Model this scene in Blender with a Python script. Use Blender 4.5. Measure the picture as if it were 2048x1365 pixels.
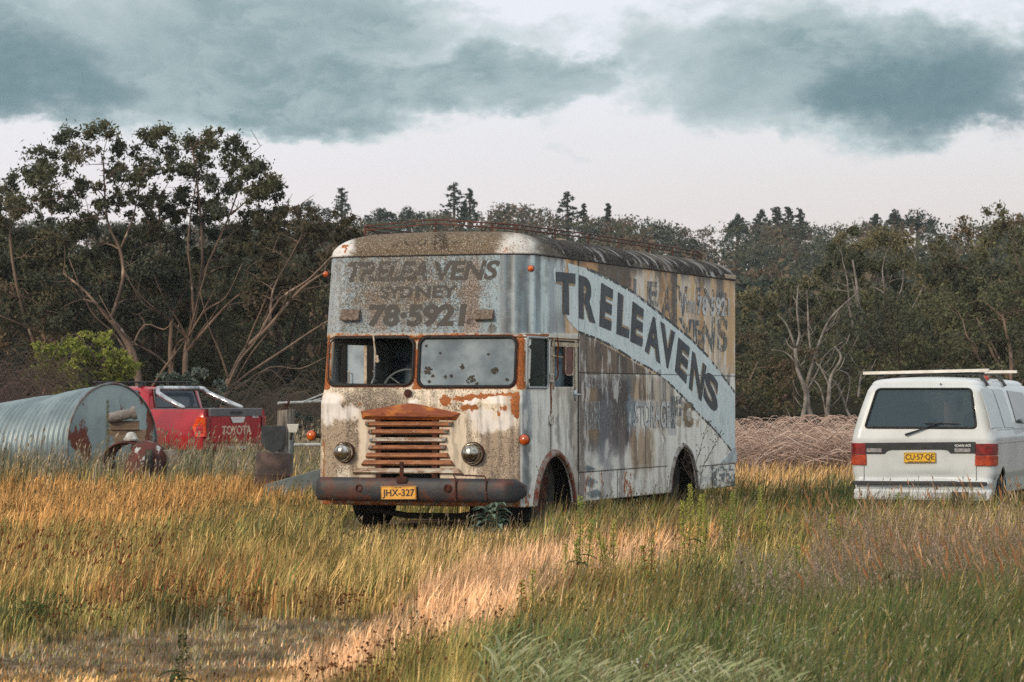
import bpy, bmesh, math, random
import numpy as np
from mathutils import Vector, Matrix
R = math.radians
scene = bpy.context.scene
for o in list(bpy.data.objects): bpy.data.objects.remove(o)
random.seed(7); rng = np.random.default_rng(11)
# ---------------------------------------------------------------- camera
F = 5690.0          # focal length in pixels of the 2048 px wide photograph
HZ = 794.0          # horizon row
H = 1.45            # eye height
cam = bpy.data.cameras.new('camera'); camo = bpy.data.objects.new('camera', cam)
scene.collection.objects.link(camo); scene.camera = camo
cam.sensor_width = 36; cam.lens = 36*F/2048
cam.shift_y = (HZ-682.5)/2048
cam.clip_start = .5; cam.clip_end = 5000
camo.location = (0, 0, H); camo.rotation_euler = (R(90), 0, 0)
cam.dof.use_dof = True; cam.dof.focus_distance = 31; cam.dof.aperture_fstop = 9
# ---------------------------------------------------------------- view, world, sun
scene.view_settings.view_transform = 'Standard'; scene.view_settings.look = 'None'
scene.view_settings.exposure = 0; scene.view_settings.gamma = 1
scene.render.engine = 'CYCLES'
cy = scene.cycles
cy.max_bounces = 5; cy.diffuse_bounces = 2; cy.glossy_bounces = 3; cy.transmission_bounces = 4
cy.transparent_max_bounces = 8; cy.use_denoising = False
cy.caustics_reflective = False; cy.caustics_refractive = False
SUN_EL, SUN_AZ = 22.0, 226.0   # azimuth clockwise from +Y: behind the camera, to its left
def srgb(r, g, b):
    def f(c):
        c /= 255.
        return c/12.92 if c <= .04045 else ((c+.055)/1.055)**2.4
    return (f(r), f(g), f(b), 1)
class N:
    """tiny node-graph helper"""
    def __init__(s, tree): s.t = tree; s.L = tree.links
    def node(s, typ, props=None, **inp):
        n = s.t.nodes.new(typ)
        for k, v in (props or {}).items(): setattr(n, k, v)
        for k, v in inp.items():
            key = int(k[1:]) if k[0] == '_' and k[1:].isdigit() else k.replace('_', ' ')
            s.set(n.inputs[key], v)
        return n
    def set(s, sock, v):
        if isinstance(v, bpy.types.NodeSocket): s.L.new(v, sock)
        elif isinstance(v, bpy.types.Node): s.L.new(v.outputs[0], sock)
        else: sock.default_value = v
    def math(s, op, a, b=0.0, c=0.0, clamp=False):
        n = s.t.nodes.new('ShaderNodeMath'); n.operation = op; n.use_clamp = clamp
        s.set(n.inputs[0], a); s.set(n.inputs[1], b); s.set(n.inputs[2], c)
        return n.outputs[0]
    def step(s, v, a, b, lo=0.0, hi=1.0):
        n = s.t.nodes.new('ShaderNodeMapRange'); n.interpolation_type = 'SMOOTHSTEP'
        s.set(n.inputs[0], v); s.set(n.inputs[1], a); s.set(n.inputs[2], b); s.set(n.inputs[3], lo); s.set(n.inputs[4], hi)
        return n.outputs[0]
    def mix(s, f, a, b, blend='MIX'):
        n = s.t.nodes.new('ShaderNodeMix'); n.data_type = 'RGBA'; n.blend_type = blend
        s.set(n.inputs[0], f); s.set(n.inputs[6], a); s.set(n.inputs[7], b)
        return n.outputs[2]
    def noise(s, vec, scale, detail=4, rough=.55, dist=0.0):
        return s.node('ShaderNodeTexNoise', None, Vector=vec, Scale=scale, Detail=detail, Roughness=rough, Distortion=dist).outputs[0]
    def sep(s, vec):
        n = s.node('ShaderNodeSeparateXYZ', None, Vector=vec); return n.outputs
    def comb(s, x, y, z):
        return s.node('ShaderNodeCombineXYZ', None, X=x, Y=y, Z=z).outputs[0]

world = bpy.data.worlds.new('World'); scene.world = world; world.use_nodes = True
nt = world.node_tree; nt.nodes.clear(); g = N(nt)
tc = g.node('ShaderNodeTexCoord').outputs['Generated']
x, y, z = g.sep(tc)
az = g.math('ARCTAN2', x, y); el = g.math('ARCSINE', z)
P = g.comb(g.math('MULTIPLY', az, 12.0), g.math('MULTIPLY', el, 21.0), 1.7)
n1 = g.noise(P, 1.25, 8, .55, .25)
n2 = g.noise(g.comb(g.math('MULTIPLY', az, 20.0), g.math('MULTIPLY', el, 30.0), 4.3), 2.2, 8, .62, .5)
n3_ = g.noise(g.comb(g.math('ADD', g.math('MULTIPLY', az, 60.0), g.math('MULTIPLY', n2, 3.0)), g.math('ADD', g.math('MULTIPLY', el, 90.0), g.math('MULTIPLY', n1, 3.0)), 9.0), 1.5, 6, .6)
nn = g.math('ADD', g.math('ADD', g.math('MULTIPLY', g.math('SUBTRACT', n1, .5), 1.6), g.math('MULTIPLY', g.math('SUBTRACT', n2, .5), 1.2)), g.math('MULTIPLY', g.math('SUBTRACT', n3_, .5), .45))
w1_ = g.noise(g.comb(g.math('MULTIPLY', az, 22.0), g.math('MULTIPLY', el, 34.0), 21.0), 1.6, 6, .6); w2_ = g.noise(g.comb(g.math('MULTIPLY', az, 22.0), g.math('MULTIPLY', el, 34.0), 33.0), 1.6, 6, .6)
azw = g.math('ADD', az, g.math('MULTIPLY', g.math('SUBTRACT', w1_, .5), .075)); elw = g.math('ADD', el, g.math('MULTIPLY', g.math('SUBTRACT', w2_, .5), .030))
# cloud banks: direction, size, weight
def bank(px, py, rx, ry, w, tilt=0.0):
    a0 = (px-1024)/F; e0 = (HZ-py)/F
    da = g.math('SUBTRACT', azw, a0); de = g.math('SUBTRACT', elw, e0)
    if tilt: de = g.math('SUBTRACT', de, g.math('MULTIPLY', da, tilt))
    qa = g.math('POWER', g.math('ABSOLUTE', g.math('DIVIDE', da, rx/F)), 2.0); qe = g.math('POWER', g.math('ABSOLUTE', g.math('DIVIDE', de, ry/F)), 2.0)
    d = g.math('ADD', qa, qe)
    return g.math('MULTIPLY', g.step(d, 1.9, 0.0), w)
banks = [(230, 110, 640, 150, .86), (660, 205, 210, 70, .50, .10), (40, 200, 260, 60, .22), (600, 262, 260, 40, .42), (800, 0, 240, 44, .25),
         (1035, 165, 190, 58, .80, .02), (1050, 235, 170, 38, .22), (1640, 165, 420, 110, .74), (1960, 190, 300, 110, .42), (1760, 30, 420, 70, .35),
         (1400, 40, 240, 50, .16), (1180, 90, 170, 50, .30), (900, 60, 200, 50, .22), (1740, 300, 110, 30, .30), (1135, 300, 60, 20, .24), (1535, 285, 36, 30, .20)]
tot = None
for b in banks:
    v = bank(*b); tot = v if tot is None else g.math('ADD', tot, v)
# elsewhere in the sky: broken cloud from the noise alone
away = g.math('MAXIMUM', g.step(el, .16, .3, 0, .55), g.step(g.math('ABSOLUTE', az), .25, .5, 0, .45))
tot = g.math('MAXIMUM', tot, away)
dens = g.math('ADD', tot, g.math('MULTIPLY', nn, .62))
fac = g.step(dens, .16, .56)
deep = g.step(dens, .45, 1.5)
light = g.mix(g.step(n2, .3, .75), srgb(190, 207, 211), srgb(212, 222, 225))
mid = g.mix(g.step(g.math('ADD', g.math('MULTIPLY', n2, .6), g.math('MULTIPLY', n3_, .4)), .36, .64), srgb(134, 160, 166), srgb(172, 191, 195))
cl = g.mix(g.step(dens, .40, .95), light, mid)
dk_ = g.math('ADD', g.math('ADD', bank(1990, 195, 330, 100, 1.0), bank(-60, 180, 300, 110, .9)), bank(1620, 195, 260, 50, .2))
cl = g.mix(g.math('MULTIPLY', g.step(g.math('ADD', dk_, g.math('MULTIPLY', nn, .5)), .1, 1.1), .75), cl, srgb(92, 124, 136))
# pale evening glow between the clouds, the Nishita sky behind it
sky = g.node('ShaderNodeTexSky', {'sky_type': 'NISHITA', 'sun_disc': False, 'sun_elevation': R(SUN_EL), 'sun_rotation': R(SUN_AZ), 'air_density': 1.2, 'dust_density': 4.0})
horizon = g.mix(g.step(az, -.2, .2), srgb(246, 238, 240), srgb(232, 224, 219))
horizon = g.mix(g.step(el, .045, .125), horizon, srgb(240, 244, 252))
clear = g.mix(.04, horizon, g.mix(1.0, sky, (.1, .1, .1, 1), 'MULTIPLY'))
col = g.mix(fac, clear, cl)
# the overcast is brighter overhead and out to the sides
col = g.mix(g.math('MAXIMUM', g.step(el, .25, .8, 0, .8), g.step(g.math('ABSOLUTE', az), .4, .9, 0, .5)), col, (1.10, 1.11, 1.13, 1))
bg = g.node('ShaderNodeBackground', None, Color=col, Strength=1.0)
out = g.node('ShaderNodeOutputWorld'); nt.links.new(bg.outputs[0], out.inputs[0])
sun = bpy.data.lights.new('sun', 'SUN'); suno = bpy.data.objects.new('sun', sun); scene.collection.objects.link(suno)
sun.energy = 2.4; sun.angle = R(12); sun.color = (1, .80, .60)
_d = Vector((math.sin(R(SUN_AZ))*math.cos(R(SUN_EL)), math.cos(R(SUN_AZ))*math.cos(R(SUN_EL)), math.sin(R(SUN_EL))))
suno.rotation_euler = _d.to_track_quat('Z', 'Y').to_euler()
# ---------------------------------------------------------------- helpers
C = scene.collection
def at(px, py, Y): return Vector(((px-1024)/F*Y, Y, H+(HZ-py)/F*Y))
def tag(o, label=None, cat=None, group=None, kind=None):
    if label: o['label'] = label
    if cat: o['category'] = cat
    if group: o['group'] = group
    if kind: o['kind'] = kind
    return o
def thing(name, label, cat, loc=(0, 0, 0), rz=0, group=None):
    o = bpy.data.objects.new(name, None); C.objects.link(o); o.location = loc; o.rotation_euler = (0, 0, rz)
    o.empty_display_size = .2
    return tag(o, label, cat, group)
class MB:
    def __init__(s): s.v = []; s.f = []
    def add(s, vs, fs):
        b = len(s.v); s.v += [tuple(p) for p in vs]; s.f += [tuple(i+b for i in f) for f in fs]; return s
    def box(s, x0, x1, y0, y1, z0, z1, M=None):
        vs = [(x, y, z) for z in (z0, z1) for y in (y0, y1) for x in (x0, x1)]
        if M is not None: vs = [M @ Vector(v) for v in vs]
        return s.add(vs, [(0, 2, 3, 1), (4, 5, 7, 6), (0, 1, 5, 4), (2, 6, 7, 3), (0, 4, 6, 2), (1, 3, 7, 5)])
    def tube(s, pts, rad, n=6, closed=False, cap=True):
        pts = [Vector(p) for p in pts]
        if not hasattr(rad, '__len__'): rad = [rad]*len(pts)
        m = len(pts); rings = []; prev = None
        for i, p in enumerate(pts):
            a = pts[i-1] if (i > 0 or closed) else p; b = pts[(i+1) % m] if (i < m-1 or closed) else p
            d = (b-a)
            if d.length < 1e-9: d = Vector((0, 0, 1))
            d.normalize()
            if prev is None: u = d.orthogonal().normalized()
            else:
                u = prev - d*prev.dot(d)
                u = u.normalized() if u.length > 1e-6 else d.orthogonal().normalized()
            prev = u; w = d.cross(u)
            rings.append([p + (u*math.cos(2*math.pi*k/n) + w*math.sin(2*math.pi*k/n))*rad[i] for k in range(n)])
        vs = [q for r_ in rings for q in r_]; fs = []
        for i in range(m if closed else m-1):
            j = (i+1) % m
            for k in range(n):
                fs.append((i*n+k, i*n+(k+1) % n, j*n+(k+1) % n, j*n+k))
        if cap and not closed:
            fs.append(tuple(range(n-1, -1, -1))); fs.append(tuple((m-1)*n+k for k in range(n)))
        return s.add(vs, fs)
    def lathe(s, prof, M=None, n=24, cap=False):
        """prof: (radius, height) along local z"""
        vs = []; fs = []
        for r_, h in prof:
            for k in range(n):
                a = 2*math.pi*k/n; v = Vector((r_*math.cos(a), r_*math.sin(a), h)); vs.append(M @ v if M is not None else v)
        for i in range(len(prof)-1):
            for k in range(n): fs.append((i*n+k, i*n+(k+1) % n, (i+1)*n+(k+1) % n, (i+1)*n+k))
        if cap: fs.append(tuple(range(n-1, -1, -1))); fs.append(tuple((len(prof)-1)*n+k for k in range(n)))
        return s.add(vs, fs)
    def prism(s, poly, fn, d0, d1):
        """poly in 2D, fn(a,b,d)->3D"""
        n = len(poly)
        vs = [fn(a, b, d0) for a, b in poly] + [fn(a, b, d1) for a, b in poly]
        fs = [tuple(range(n)), tuple(range(2*n-1, n-1, -1))] + [(i, i+n, (i+1) % n+n, (i+1) % n) for i in range(n)]
        return s.add(vs, fs)
    def build(s, name, mat, parent=None, smooth=False, bevel=0, angle=None):
        me = bpy.data.meshes.new(name); me.from_pydata([tuple(v) for v in s.v], [], s.f); me.update()
        bm = bmesh.new(); bm.from_mesh(me); bmesh.ops.recalc_face_normals(bm, faces=bm.faces); bm.to_mesh(me); bm.free()
        if mat: me.materials.append(mat)
        o = bpy.data.objects.new(name, me); C.objects.link(o)
        if parent: o.parent = parent
        if smooth:
            for p in me.polygons: p.use_smooth = True
            if angle is not None:
                try: me.set_sharp_from_angle(angle=R(angle))
                except Exception: pass
        if bevel:
            m = o.modifiers.new('bevel', 'BEVEL'); m.width = bevel; m.segments = 2; m.limit_method = 'ANGLE'
        return o
def npmesh(name, V, T, mat, parent=None, col=None, quads=False, smooth=False, extra=None):
    """fast mesh from arrays; T (n,3) or (n,4)"""
    V = np.asarray(V, np.float32).reshape(-1, 3); T = np.asarray(T, np.int32); k = T.shape[1]
    me = bpy.data.meshes.new(name); me.vertices.add(len(V)); me.vertices.foreach_set('co', V.ravel())
    me.loops.add(T.size); me.loops.foreach_set('vertex_index', T.ravel())
    me.polygons.add(len(T)); me.polygons.foreach_set('loop_start', np.arange(0, T.size, k, dtype=np.int32))
    me.update(calc_edges=True)
    if smooth: me.polygons.foreach_set('use_smooth', np.ones(len(T), bool))
    for nm, arr in [('Col', col)] + list((extra or {}).items()):
        if arr is None: continue
        a = me.attributes.new(nm, 'FLOAT_COLOR', 'POINT'); arr = np.asarray(arr, np.float32)
        if arr.shape[1] == 3: arr = np.concatenate([arr, np.ones((len(arr), 1), np.float32)], 1)
        a.data.foreach_set('color', arr.ravel())
    if mat: me.materials.append(mat)
    o = bpy.data.objects.new(name, me); C.objects.link(o)
    if parent: o.parent = parent
    return o
def copy_thing(o, loc=None, rz=None, scale=None, label=None):
    def cp(src, par):
        c = src.copy(); C.objects.link(c); c.parent = par
        for ch in list(src.children): cp(ch, c)
        return c
    c = cp(o, None)
    if loc is not None: c.location = loc
    if rz is not None: c.rotation_euler = (0, 0, rz)
    if scale is not None: c.scale = scale
    if label: c['label'] = label
    return c
class Frame:
    """vehicle frame: origin O on the ground, local x = (cos a, sin a), local y = (-sin a, cos a)"""
    def __init__(s, ox, oy, a): s.ox, s.oy, s.a = ox, oy, a; s.c, s.s = math.cos(a), math.sin(a)
    def loc(s, X, Y): dx, dy = X-s.ox, Y-s.oy; return dx*s.c+dy*s.s, -dx*s.s+dy*s.c
    def on_x(s, px, py, sx):     # plane local x = sx -> (y, z)
        k = (px-1024)/F; ax, ay = s.ox+sx*s.c, s.oy+sx*s.s
        t = (k*ay-ax)/(-s.s-k*s.c); Y = ay+t*s.c
        return t, H+(HZ-py)/F*Y
    def on_y(s, px, py, ty):     # plane local y = ty -> (x, z)
        k = (px-1024)/F; ax, ay = s.ox-ty*s.s, s.oy+ty*s.c
        t = (k*ay-ax)/(s.c-k*s.s); Y = ay+t*s.s
        return t, H+(HZ-py)/F*Y
    def pix(s, x, y, z):
        X = s.ox+x*s.c-y*s.s; Y = s.oy+x*s.s+y*s.c
        return 1024+F*X/Y, HZ-(z-H)*F/Y
# numpy value noise
def vnoise(x, y, seed=0, octaves=4, z=0.0):
    def h(ix, iy, k):
        n = (ix.astype(np.int64)*374761393 + iy.astype(np.int64)*668265263 + (k+seed)*1442695041) & 0x7fffffff
        n = ((n ^ (n >> 13))*1274126177) & 0x7fffffff
        return ((n ^ (n >> 16)) & 0xffff)/65535.
    out = np.zeros_like(np.asarray(x, float)); a = 1.; tot_ = 0.
    for k in range(octaves):
        xs, ys = x*2**k+k*17.3, y*2**k+k*9.1; ix, iy = np.floor(xs), np.floor(ys); fx, fy = xs-ix, ys-iy
        fx = fx*fx*(3-2*fx); fy = fy*fy*(3-2*fy)
        v = (h(ix, iy, k)*(1-fx)+h(ix+1, iy, k)*fx)*(1-fy)+(h(ix, iy+1, k)*(1-fx)+h(ix+1, iy+1, k)*fx)*fy
        out += v*a; tot_ += a; a *= .5
    return out/tot_
def sstep(v, a, b):
    t = np.clip((v-a)/(b-a), 0, 1); return t*t*(3-2*t)
def ss1(v, a, b):
    t = min(max((v-a)/(b-a), 0), 1); return t*t*(3-2*t)
# ---------------------------------------------------------------- materials
MATS = {}
def mat(name, col, rough=.6, metal=0., col2=None, scale=8., bump=0., spec=.5, thr=(.35, .65), col3=None, scale3=40., thr3=(.6, .68), coord='Object', stretch=(1, 1, 1), emis=None, coat=0.):
    if name in MATS: return MATS[name]
    m = bpy.data.materials.new(name); m.use_nodes = True; nt = m.node_tree; nt.nodes.clear(); g = N(nt)
    p = g.node('ShaderNodeBsdfPrincipled', None, Roughness=rough, Metallic=metal)
    p.inputs['Specular IOR Level'].default_value = spec; p.inputs['Coat Weight'].default_value = coat
    tc = g.node('ShaderNodeTexCoord').outputs[coord]
    if stretch != (1, 1, 1): tc = g.node('ShaderNodeMapping', None, Vector=tc, Scale=stretch).outputs[0]
    c = g.node('ShaderNodeRGB').outputs[0]; c.default_value = col
    if col2 is not None:
        n = g.noise(tc, scale, 6, .6); c = g.mix(g.step(n, thr[0], thr[1]), c, col2)
    else:
        n = g.noise(tc, scale, 4, .6); c = g.mix(g.step(n, .3, .7, 0, .25), c, tuple(v*.6 for v in col[:3])+(1,))
    if col3 is not None:
        n3 = g.noise(tc, scale3, 6, .65); c = g.mix(g.step(n3, thr3[0], thr3[1]), c, col3)
    g.set(p.inputs['Base Color'], c)
    if bump:
        b = g.node('ShaderNodeBump', None, Height=g.noise(tc, scale*4, 4, .6), Strength=bump, Distance=.01)
        g.L.new(b.outputs[0], p.inputs['Normal'])
    o = g.node('ShaderNodeOutputMaterial'); g.L.new(p.outputs[0], o.inputs[0])
    MATS[name] = m; return m
RUSTY = lambda: mat('rust', srgb(122, 62, 36), .85, 0, srgb(84, 48, 38), 14, .5, .2, col3=srgb(168, 98, 48), scale3=30)
DARK = lambda: mat('dark_iron', srgb(34, 32, 31), .8, 0, srgb(52, 44, 38), 9, .4, .3)
def leafmat(name, transl=.25, rough=.7, spec=.15):
    m = bpy.data.materials.new(name); m.use_nodes = True; nt = m.node_tree; nt.nodes.clear(); g = N(nt)
    a = g.node('ShaderNodeAttribute', {'attribute_name': 'Col'}).outputs[0]
    d = g.node('ShaderNodeBsdfDiffuse', None, Color=a)
    t = g.node('ShaderNodeBsdfTranslucent', None, Color=a)
    mx = g.node('ShaderNodeMixShader', None, Fac=transl); g.L.new(d.outputs[0], mx.inputs[1]); g.L.new(t.outputs[0], mx.inputs[2])
    o = g.node('ShaderNodeOutputMaterial'); g.L.new(mx.outputs[0], o.inputs[0])
    return m
LEAF = leafmat('foliage'); GRASS = leafmat('grass_blades', .3)
# ---------------------------------------------------------------- terrain
def zt(x, y):
    x = np.asarray(x, float); y = np.asarray(y, float)
    h = 17.5*sstep(y, 118, 360)
    ridge = .14*np.clip(-(x)/60., -1, 1)*sstep(y, 150, 300)*10
    h = h + ridge + (vnoise(x/40, y/40, 3)-.5)*4*sstep(y, 140, 240) + (vnoise(x/3, y/3, 5)-.5)*.10*sstep(y, 8, 14)*(1-sstep(y, 60, 90))
    return h
def build_ground():
    xs = np.concatenate([np.linspace(-300, -62, 22), np.linspace(-60, 60, 241), np.linspace(62, 300, 22)])
    ys = np.concatenate([np.linspace(-60, 9, 8), np.linspace(10, 70, 181), np.linspace(71, 480, 120)])
    Xg, Yg = np.meshgrid(xs, ys); Zg = zt(Xg, Yg)
    V = np.stack([Xg, Yg, Zg], -1).reshape(-1, 3); nx, ny = len(xs), len(ys)
    i, j = np.meshgrid(np.arange(nx-1), np.arange(ny-1)); a = (j*nx+i).ravel()
    T = np.stack([a, a+1, a+nx+1, a+nx], 1)
    m = bpy.data.materials.new('ground_soil'); m.use_nodes = True; nt = m.node_tree; nt.nodes.clear(); g = N(nt)
    pos = g.node('ShaderNodeNewGeometry').outputs[0]
    n1 = g.noise(pos, .8, 6, .6); n2 = g.noise(pos, 9, 6, .7); n3 = g.noise(pos, 60, 4, .7)
    c = g.mix(g.step(n1, .35, .65), (.11, .08, .05, 1), (.24, .165, .10, 1))
    c = g.mix(g.step(n2, .5, .65), c, (.26, .21, .16, 1))
    c = g.mix(g.step(n3, .48, .62, 0, .8), c, (.07, .055, .042, 1))
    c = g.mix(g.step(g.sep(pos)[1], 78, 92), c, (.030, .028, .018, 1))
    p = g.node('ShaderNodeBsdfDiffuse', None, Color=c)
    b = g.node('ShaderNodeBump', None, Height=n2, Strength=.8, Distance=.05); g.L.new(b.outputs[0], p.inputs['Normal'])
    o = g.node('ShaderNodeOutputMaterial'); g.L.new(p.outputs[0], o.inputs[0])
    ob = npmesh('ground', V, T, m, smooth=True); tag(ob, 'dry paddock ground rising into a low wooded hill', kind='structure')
    return ob
build_ground()
# ---------------------------------------------------------------- the old removal truck
TH = R(21.25); TR = Frame(-.990, 30.735, -TH); TL_, WR = 7.77, 1.2
truck = thing('removal_truck', 'derelict rusty box truck with faded lettering, parked in the middle of the dry grass', 'truck', (TR.ox, TR.oy, 0), -TH)
ZB, ZG, ZBELT = .27, 3.0, 2.09
def t0(z):
    return float(np.interp(z, [.27, .5, 1.38, 1.46, 1.52, 1.56, 2.05, 2.085, 2.095, 3.0], [.03, .0, -.03, .0, .035, .045, .095, .10, .085, .13]))
def wl(z): return float(np.interp(z, [.27, 1.5, 2.08, 2.10, 3.0], [1.24, 1.205, 1.19, 1.26, 1.225]))
def rr(z): return float(np.interp(z, [.27, 2.07, 2.10, 3.0], [.11, .12, .30, .32]))
zs = np.concatenate([np.arange(ZB, ZG, .0125), [ZG]])
NS, NA, NF, NL = 340, 14, 176, 44
cols = []
for z in zs:
    r_, w, f0 = rr(z), wl(z), t0(z); p = []
    for k in range(NS): p.append((WR, TL_+(f0+r_-TL_)*k/NS))
    for k in range(NA): a = math.pi/2*k/NA; p.append((WR-r_+r_*math.cos(a), f0+r_-r_*math.sin(a)))
    for k in range(NF): p.append((WR-r_+(-w+r_-(WR-r_))*k/NF, f0))
    for k in range(NA): a = math.pi/2*k/NA; p.append((-w+r_-r_*math.sin(a), f0+r_-r_*math.cos(a)))
    for k in range(NL): p.append((-w, f0+r_+(TL_-f0-r_)*k/NL))
    for k in range(12): p.append((-w+(WR+w)*k/12, TL_))
    cols.append([(a, b, z) for a, b in p])
G = np.array(cols); nz, nu = G.shape[:2]
seg = np.concatenate([np.zeros(NS), np.ones(NA), np.full(NF, 2), np.full(NA, 3), np.full(NL, 4), np.full(12, 5)])
def rrsdf(a, b, a0, a1, b0, b1, r):
    qa = np.abs(a-(a0+a1)/2)-(a1-a0)/2+r; qb = np.abs(b-(b0+b1)/2)-(b1-b0)/2+r
    return np.hypot(np.maximum(qa, 0), np.maximum(qb, 0))+np.minimum(np.maximum(qa, qb), 0)-r
def archsdf(a, b, c, hw, z0, top):
    k = np.hypot((a-c)/hw, np.maximum(b-z0, -.2)/(top-z0)); return (k-1)*min(hw, top-z0)
def fr(px, py, t=.07): return TR.on_y(px, py, t)
def sd(px, py, s=WR): return TR.on_x(px, py, s)
# openings: (segment, sdf)
WIN = []
a0, zt_ = fr(657, 675); a1, zb_ = fr(828, 772); WIN.append((2, (a0, a1, zb_, zt_, .10)))
a0, zt_ = fr(837, 674); a1, zb_ = fr(1033, 775); WIN.append((2, (a0, a1, zb_, zt_, .09)))
QW = (sd(1053.5, 700)[0], sd(1095, 700)[0], sd(1080, 776)[1], sd(1080, 676)[1], .05)
DW = (sd(1107, 700)[0], sd(1148.5, 700)[0], sd(1125, 774)[1], sd(1125, 682)[1], .015)
GR = (fr(750, 900, -.03)[0], fr(878, 900, -.03)[0], fr(800, 957, -.03)[1], fr(800, 838, -.03)[1], .01)
# left-hand side door window too (seen through the cab)
LW = (.5, 1.45, 1.6, 2.03, .05)
FA = (.93, .61, .12, .80); RA = (5.55, .56, .12, .815)
def fopen(sg, A_, Z_):
    if sg == 2: L_ = [rrsdf(A_, Z_, *w[1]) for w in WIN]+[rrsdf(A_, Z_, *GR)]
    elif sg == 0: L_ = [rrsdf(A_, Z_, *QW), rrsdf(A_, Z_, *DW), archsdf(A_, Z_, *FA), archsdf(A_, Z_, *RA)]
    elif sg == 4: L_ = [rrsdf(A_, Z_, *LW), archsdf(A_, Z_, *FA), archsdf(A_, Z_, *RA)]
    else: return np.full_like(A_, 9.)
    return np.minimum.reduce(L_)
keep = np.ones((nz-1, nu), bool)
for sg, u0, u1 in [(0, 0, NS), (2, NS+NA, NS+NA+NF), (4, NS+2*NA+NF, NS+2*NA+NF+NL)]:
    ax = 0 if sg == 2 else 1
    us = np.arange(u0, u1+1)
    A_, Z_ = G[:, us, ax], G[:, us, 2]; f = fopen(sg, A_, Z_)
    cA = (A_[:-1, :-1]+A_[1:, 1:])/2; cZ = (Z_[:-1, :-1]+Z_[1:, 1:])/2
    kp = fopen(sg, cA, cZ) > 0; keep[:, u0:u1] &= kp
    full = np.ones((nz+1, len(us)+1), bool); full[1:-1, 1:-1] = kp
    nb = full[:-1, :-1].astype(int)+full[1:, :-1]+full[:-1, 1:]+full[1:, 1:]
    bd = (nb > 0) & (nb < 4); e = 1e-4
    for _ in range(2):
        f = fopen(sg, A_, Z_); ga = (fopen(sg, A_+e, Z_)-f)/e; gz = (fopen(sg, A_, Z_+e)-f)/e; gg = np.maximum(ga**2+gz**2, .2)
        A_ = np.where(bd, A_-np.clip(f*ga/gg, -.05, .05), A_); Z_ = np.where(bd, Z_-np.clip(f*gz/gg, -.02, .02), Z_)
    G[:, us, ax] = A_; G[:, us, 2] = Z_
V = G.reshape(-1, 3)
jj, uu = np.nonzero(keep); u2 = (uu+1) % nu
T = np.stack([jj*nu+uu, (jj+1)*nu+uu, (jj+1)*nu+u2, jj*nu+u2], 1)
px, py = TR.pix(V[:, 0], V[:, 1], V[:, 2]); SG = np.tile(seg, nz)
hid = (SG == 4) | (SG == 5)
# ---- the worn paint, laid on as pigment, grime, lichen and rust
K = 1.10
class Paint:
    def __init__(s, px, py, base):
        s.x, s.y = px, py; s.c = np.tile(np.array(srgb(*base)[:3]), (len(px), 1)); s.m = np.zeros((len(px), 3))
        s.w1 = (vnoise(px/14, py/14, 1)-.5); s.w2 = (vnoise(px/5, py/5, 2, 3)-.5); s.st = vnoise(px/6.5+s.w1*.8, py/110, 3, 5)*.85+.15*vnoise(px/20, py/20, 6); s.st2 = vnoise(px/13+s.w1, py/200, 4, 4); s.n = vnoise(px/30, py/30, 8)
    def rect(s, x0, x1, y0, y1, soft=4, warp=10):
        x = s.x+s.w1*warp+s.w2*warp*.4; y = s.y+s.w1*warp*1.5
        return sstep(x, x0-soft, x0+soft)*(1-sstep(x, x1-soft, x1+soft))*sstep(y, y0-soft*2, y0+soft*2)*(1-sstep(y, y1-soft*2, y1+soft*2))
    def ell(s, cx, cy, rx, ry, soft=.3, warp=12):
        x = s.x+s.w1*warp+s.w2*warp*.6; y = s.y-s.w1*warp+s.w2*warp
        return 1-sstep(np.hypot((x-cx)/rx, (y-cy)/ry), 1-soft, 1+soft)
    def col(s, m, c, k=1.):
        m = np.clip(m*k, 0, 1)[:, None]; s.c = s.c*(1-m)+np.array(srgb(*c)[:3])*m
    def mask(s, ch, m, v):
        m = np.clip(m, 0, 1); s.m[:, ch] = s.m[:, ch]*(1-m)+v*m
p = Paint(px, py, (176, 182, 182))
X, Y = px, py
front = (SG == 2) | (SG == 3) | ((SG == 1) & (X < 1040)); side = ~front & ~hid
up = Y < 667
U = front & up
def on(m, sel): return m*sel
# upper front board
p.col(on(1., front & up), (128, 150, 162)); p.mask(0, on(1., front & up), .64)
p.col(on(p.rect(705, 860, 500, 640, 20, 40), U), (112, 104, 98), .6); p.mask(0, on(p.rect(690, 960, 505, 650, 25, 30), U), .84)
p.col(on(p.rect(925, 960, 520, 670, 8, 12), U), (140, 116, 102), .7); p.col(on(p.rect(740, 770, 590, 665, 8, 18), U), (126, 100, 88), .6)
p.col(on(p.ell(835, 600, 16, 16, .3, 6), U), (120, 112, 98), .9)
p.col(on(p.rect(645, 690, 520, 665, 10, 8), U), (150, 160, 166), .8)
for cx, cy, w_, c in [(1004, 590, 5, (110, 122, 130)), (1016, 590, 7, (74, 88, 98)), (1027, 620, 5, (190, 204, 208)), (1040, 590, 8, (92, 112, 124)), (1052, 610, 6, (84, 104, 116)), (1066, 610, 4, (190, 208, 212)), (1076, 590, 7, (116, 138, 148)), (1090, 610, 8, (176, 192, 196)), (1104, 600, 6, (134, 148, 156)), (1117, 610, 6, (164, 176, 180))]:
    p.col(p.rect(cx-w_, cx+w_, 505, 668, 3, 3)*(~hid), c, .9)
p.mask(0, p.rect(1000, 1120, 500, 668, 5, 5)*(~hid), .25)
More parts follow.
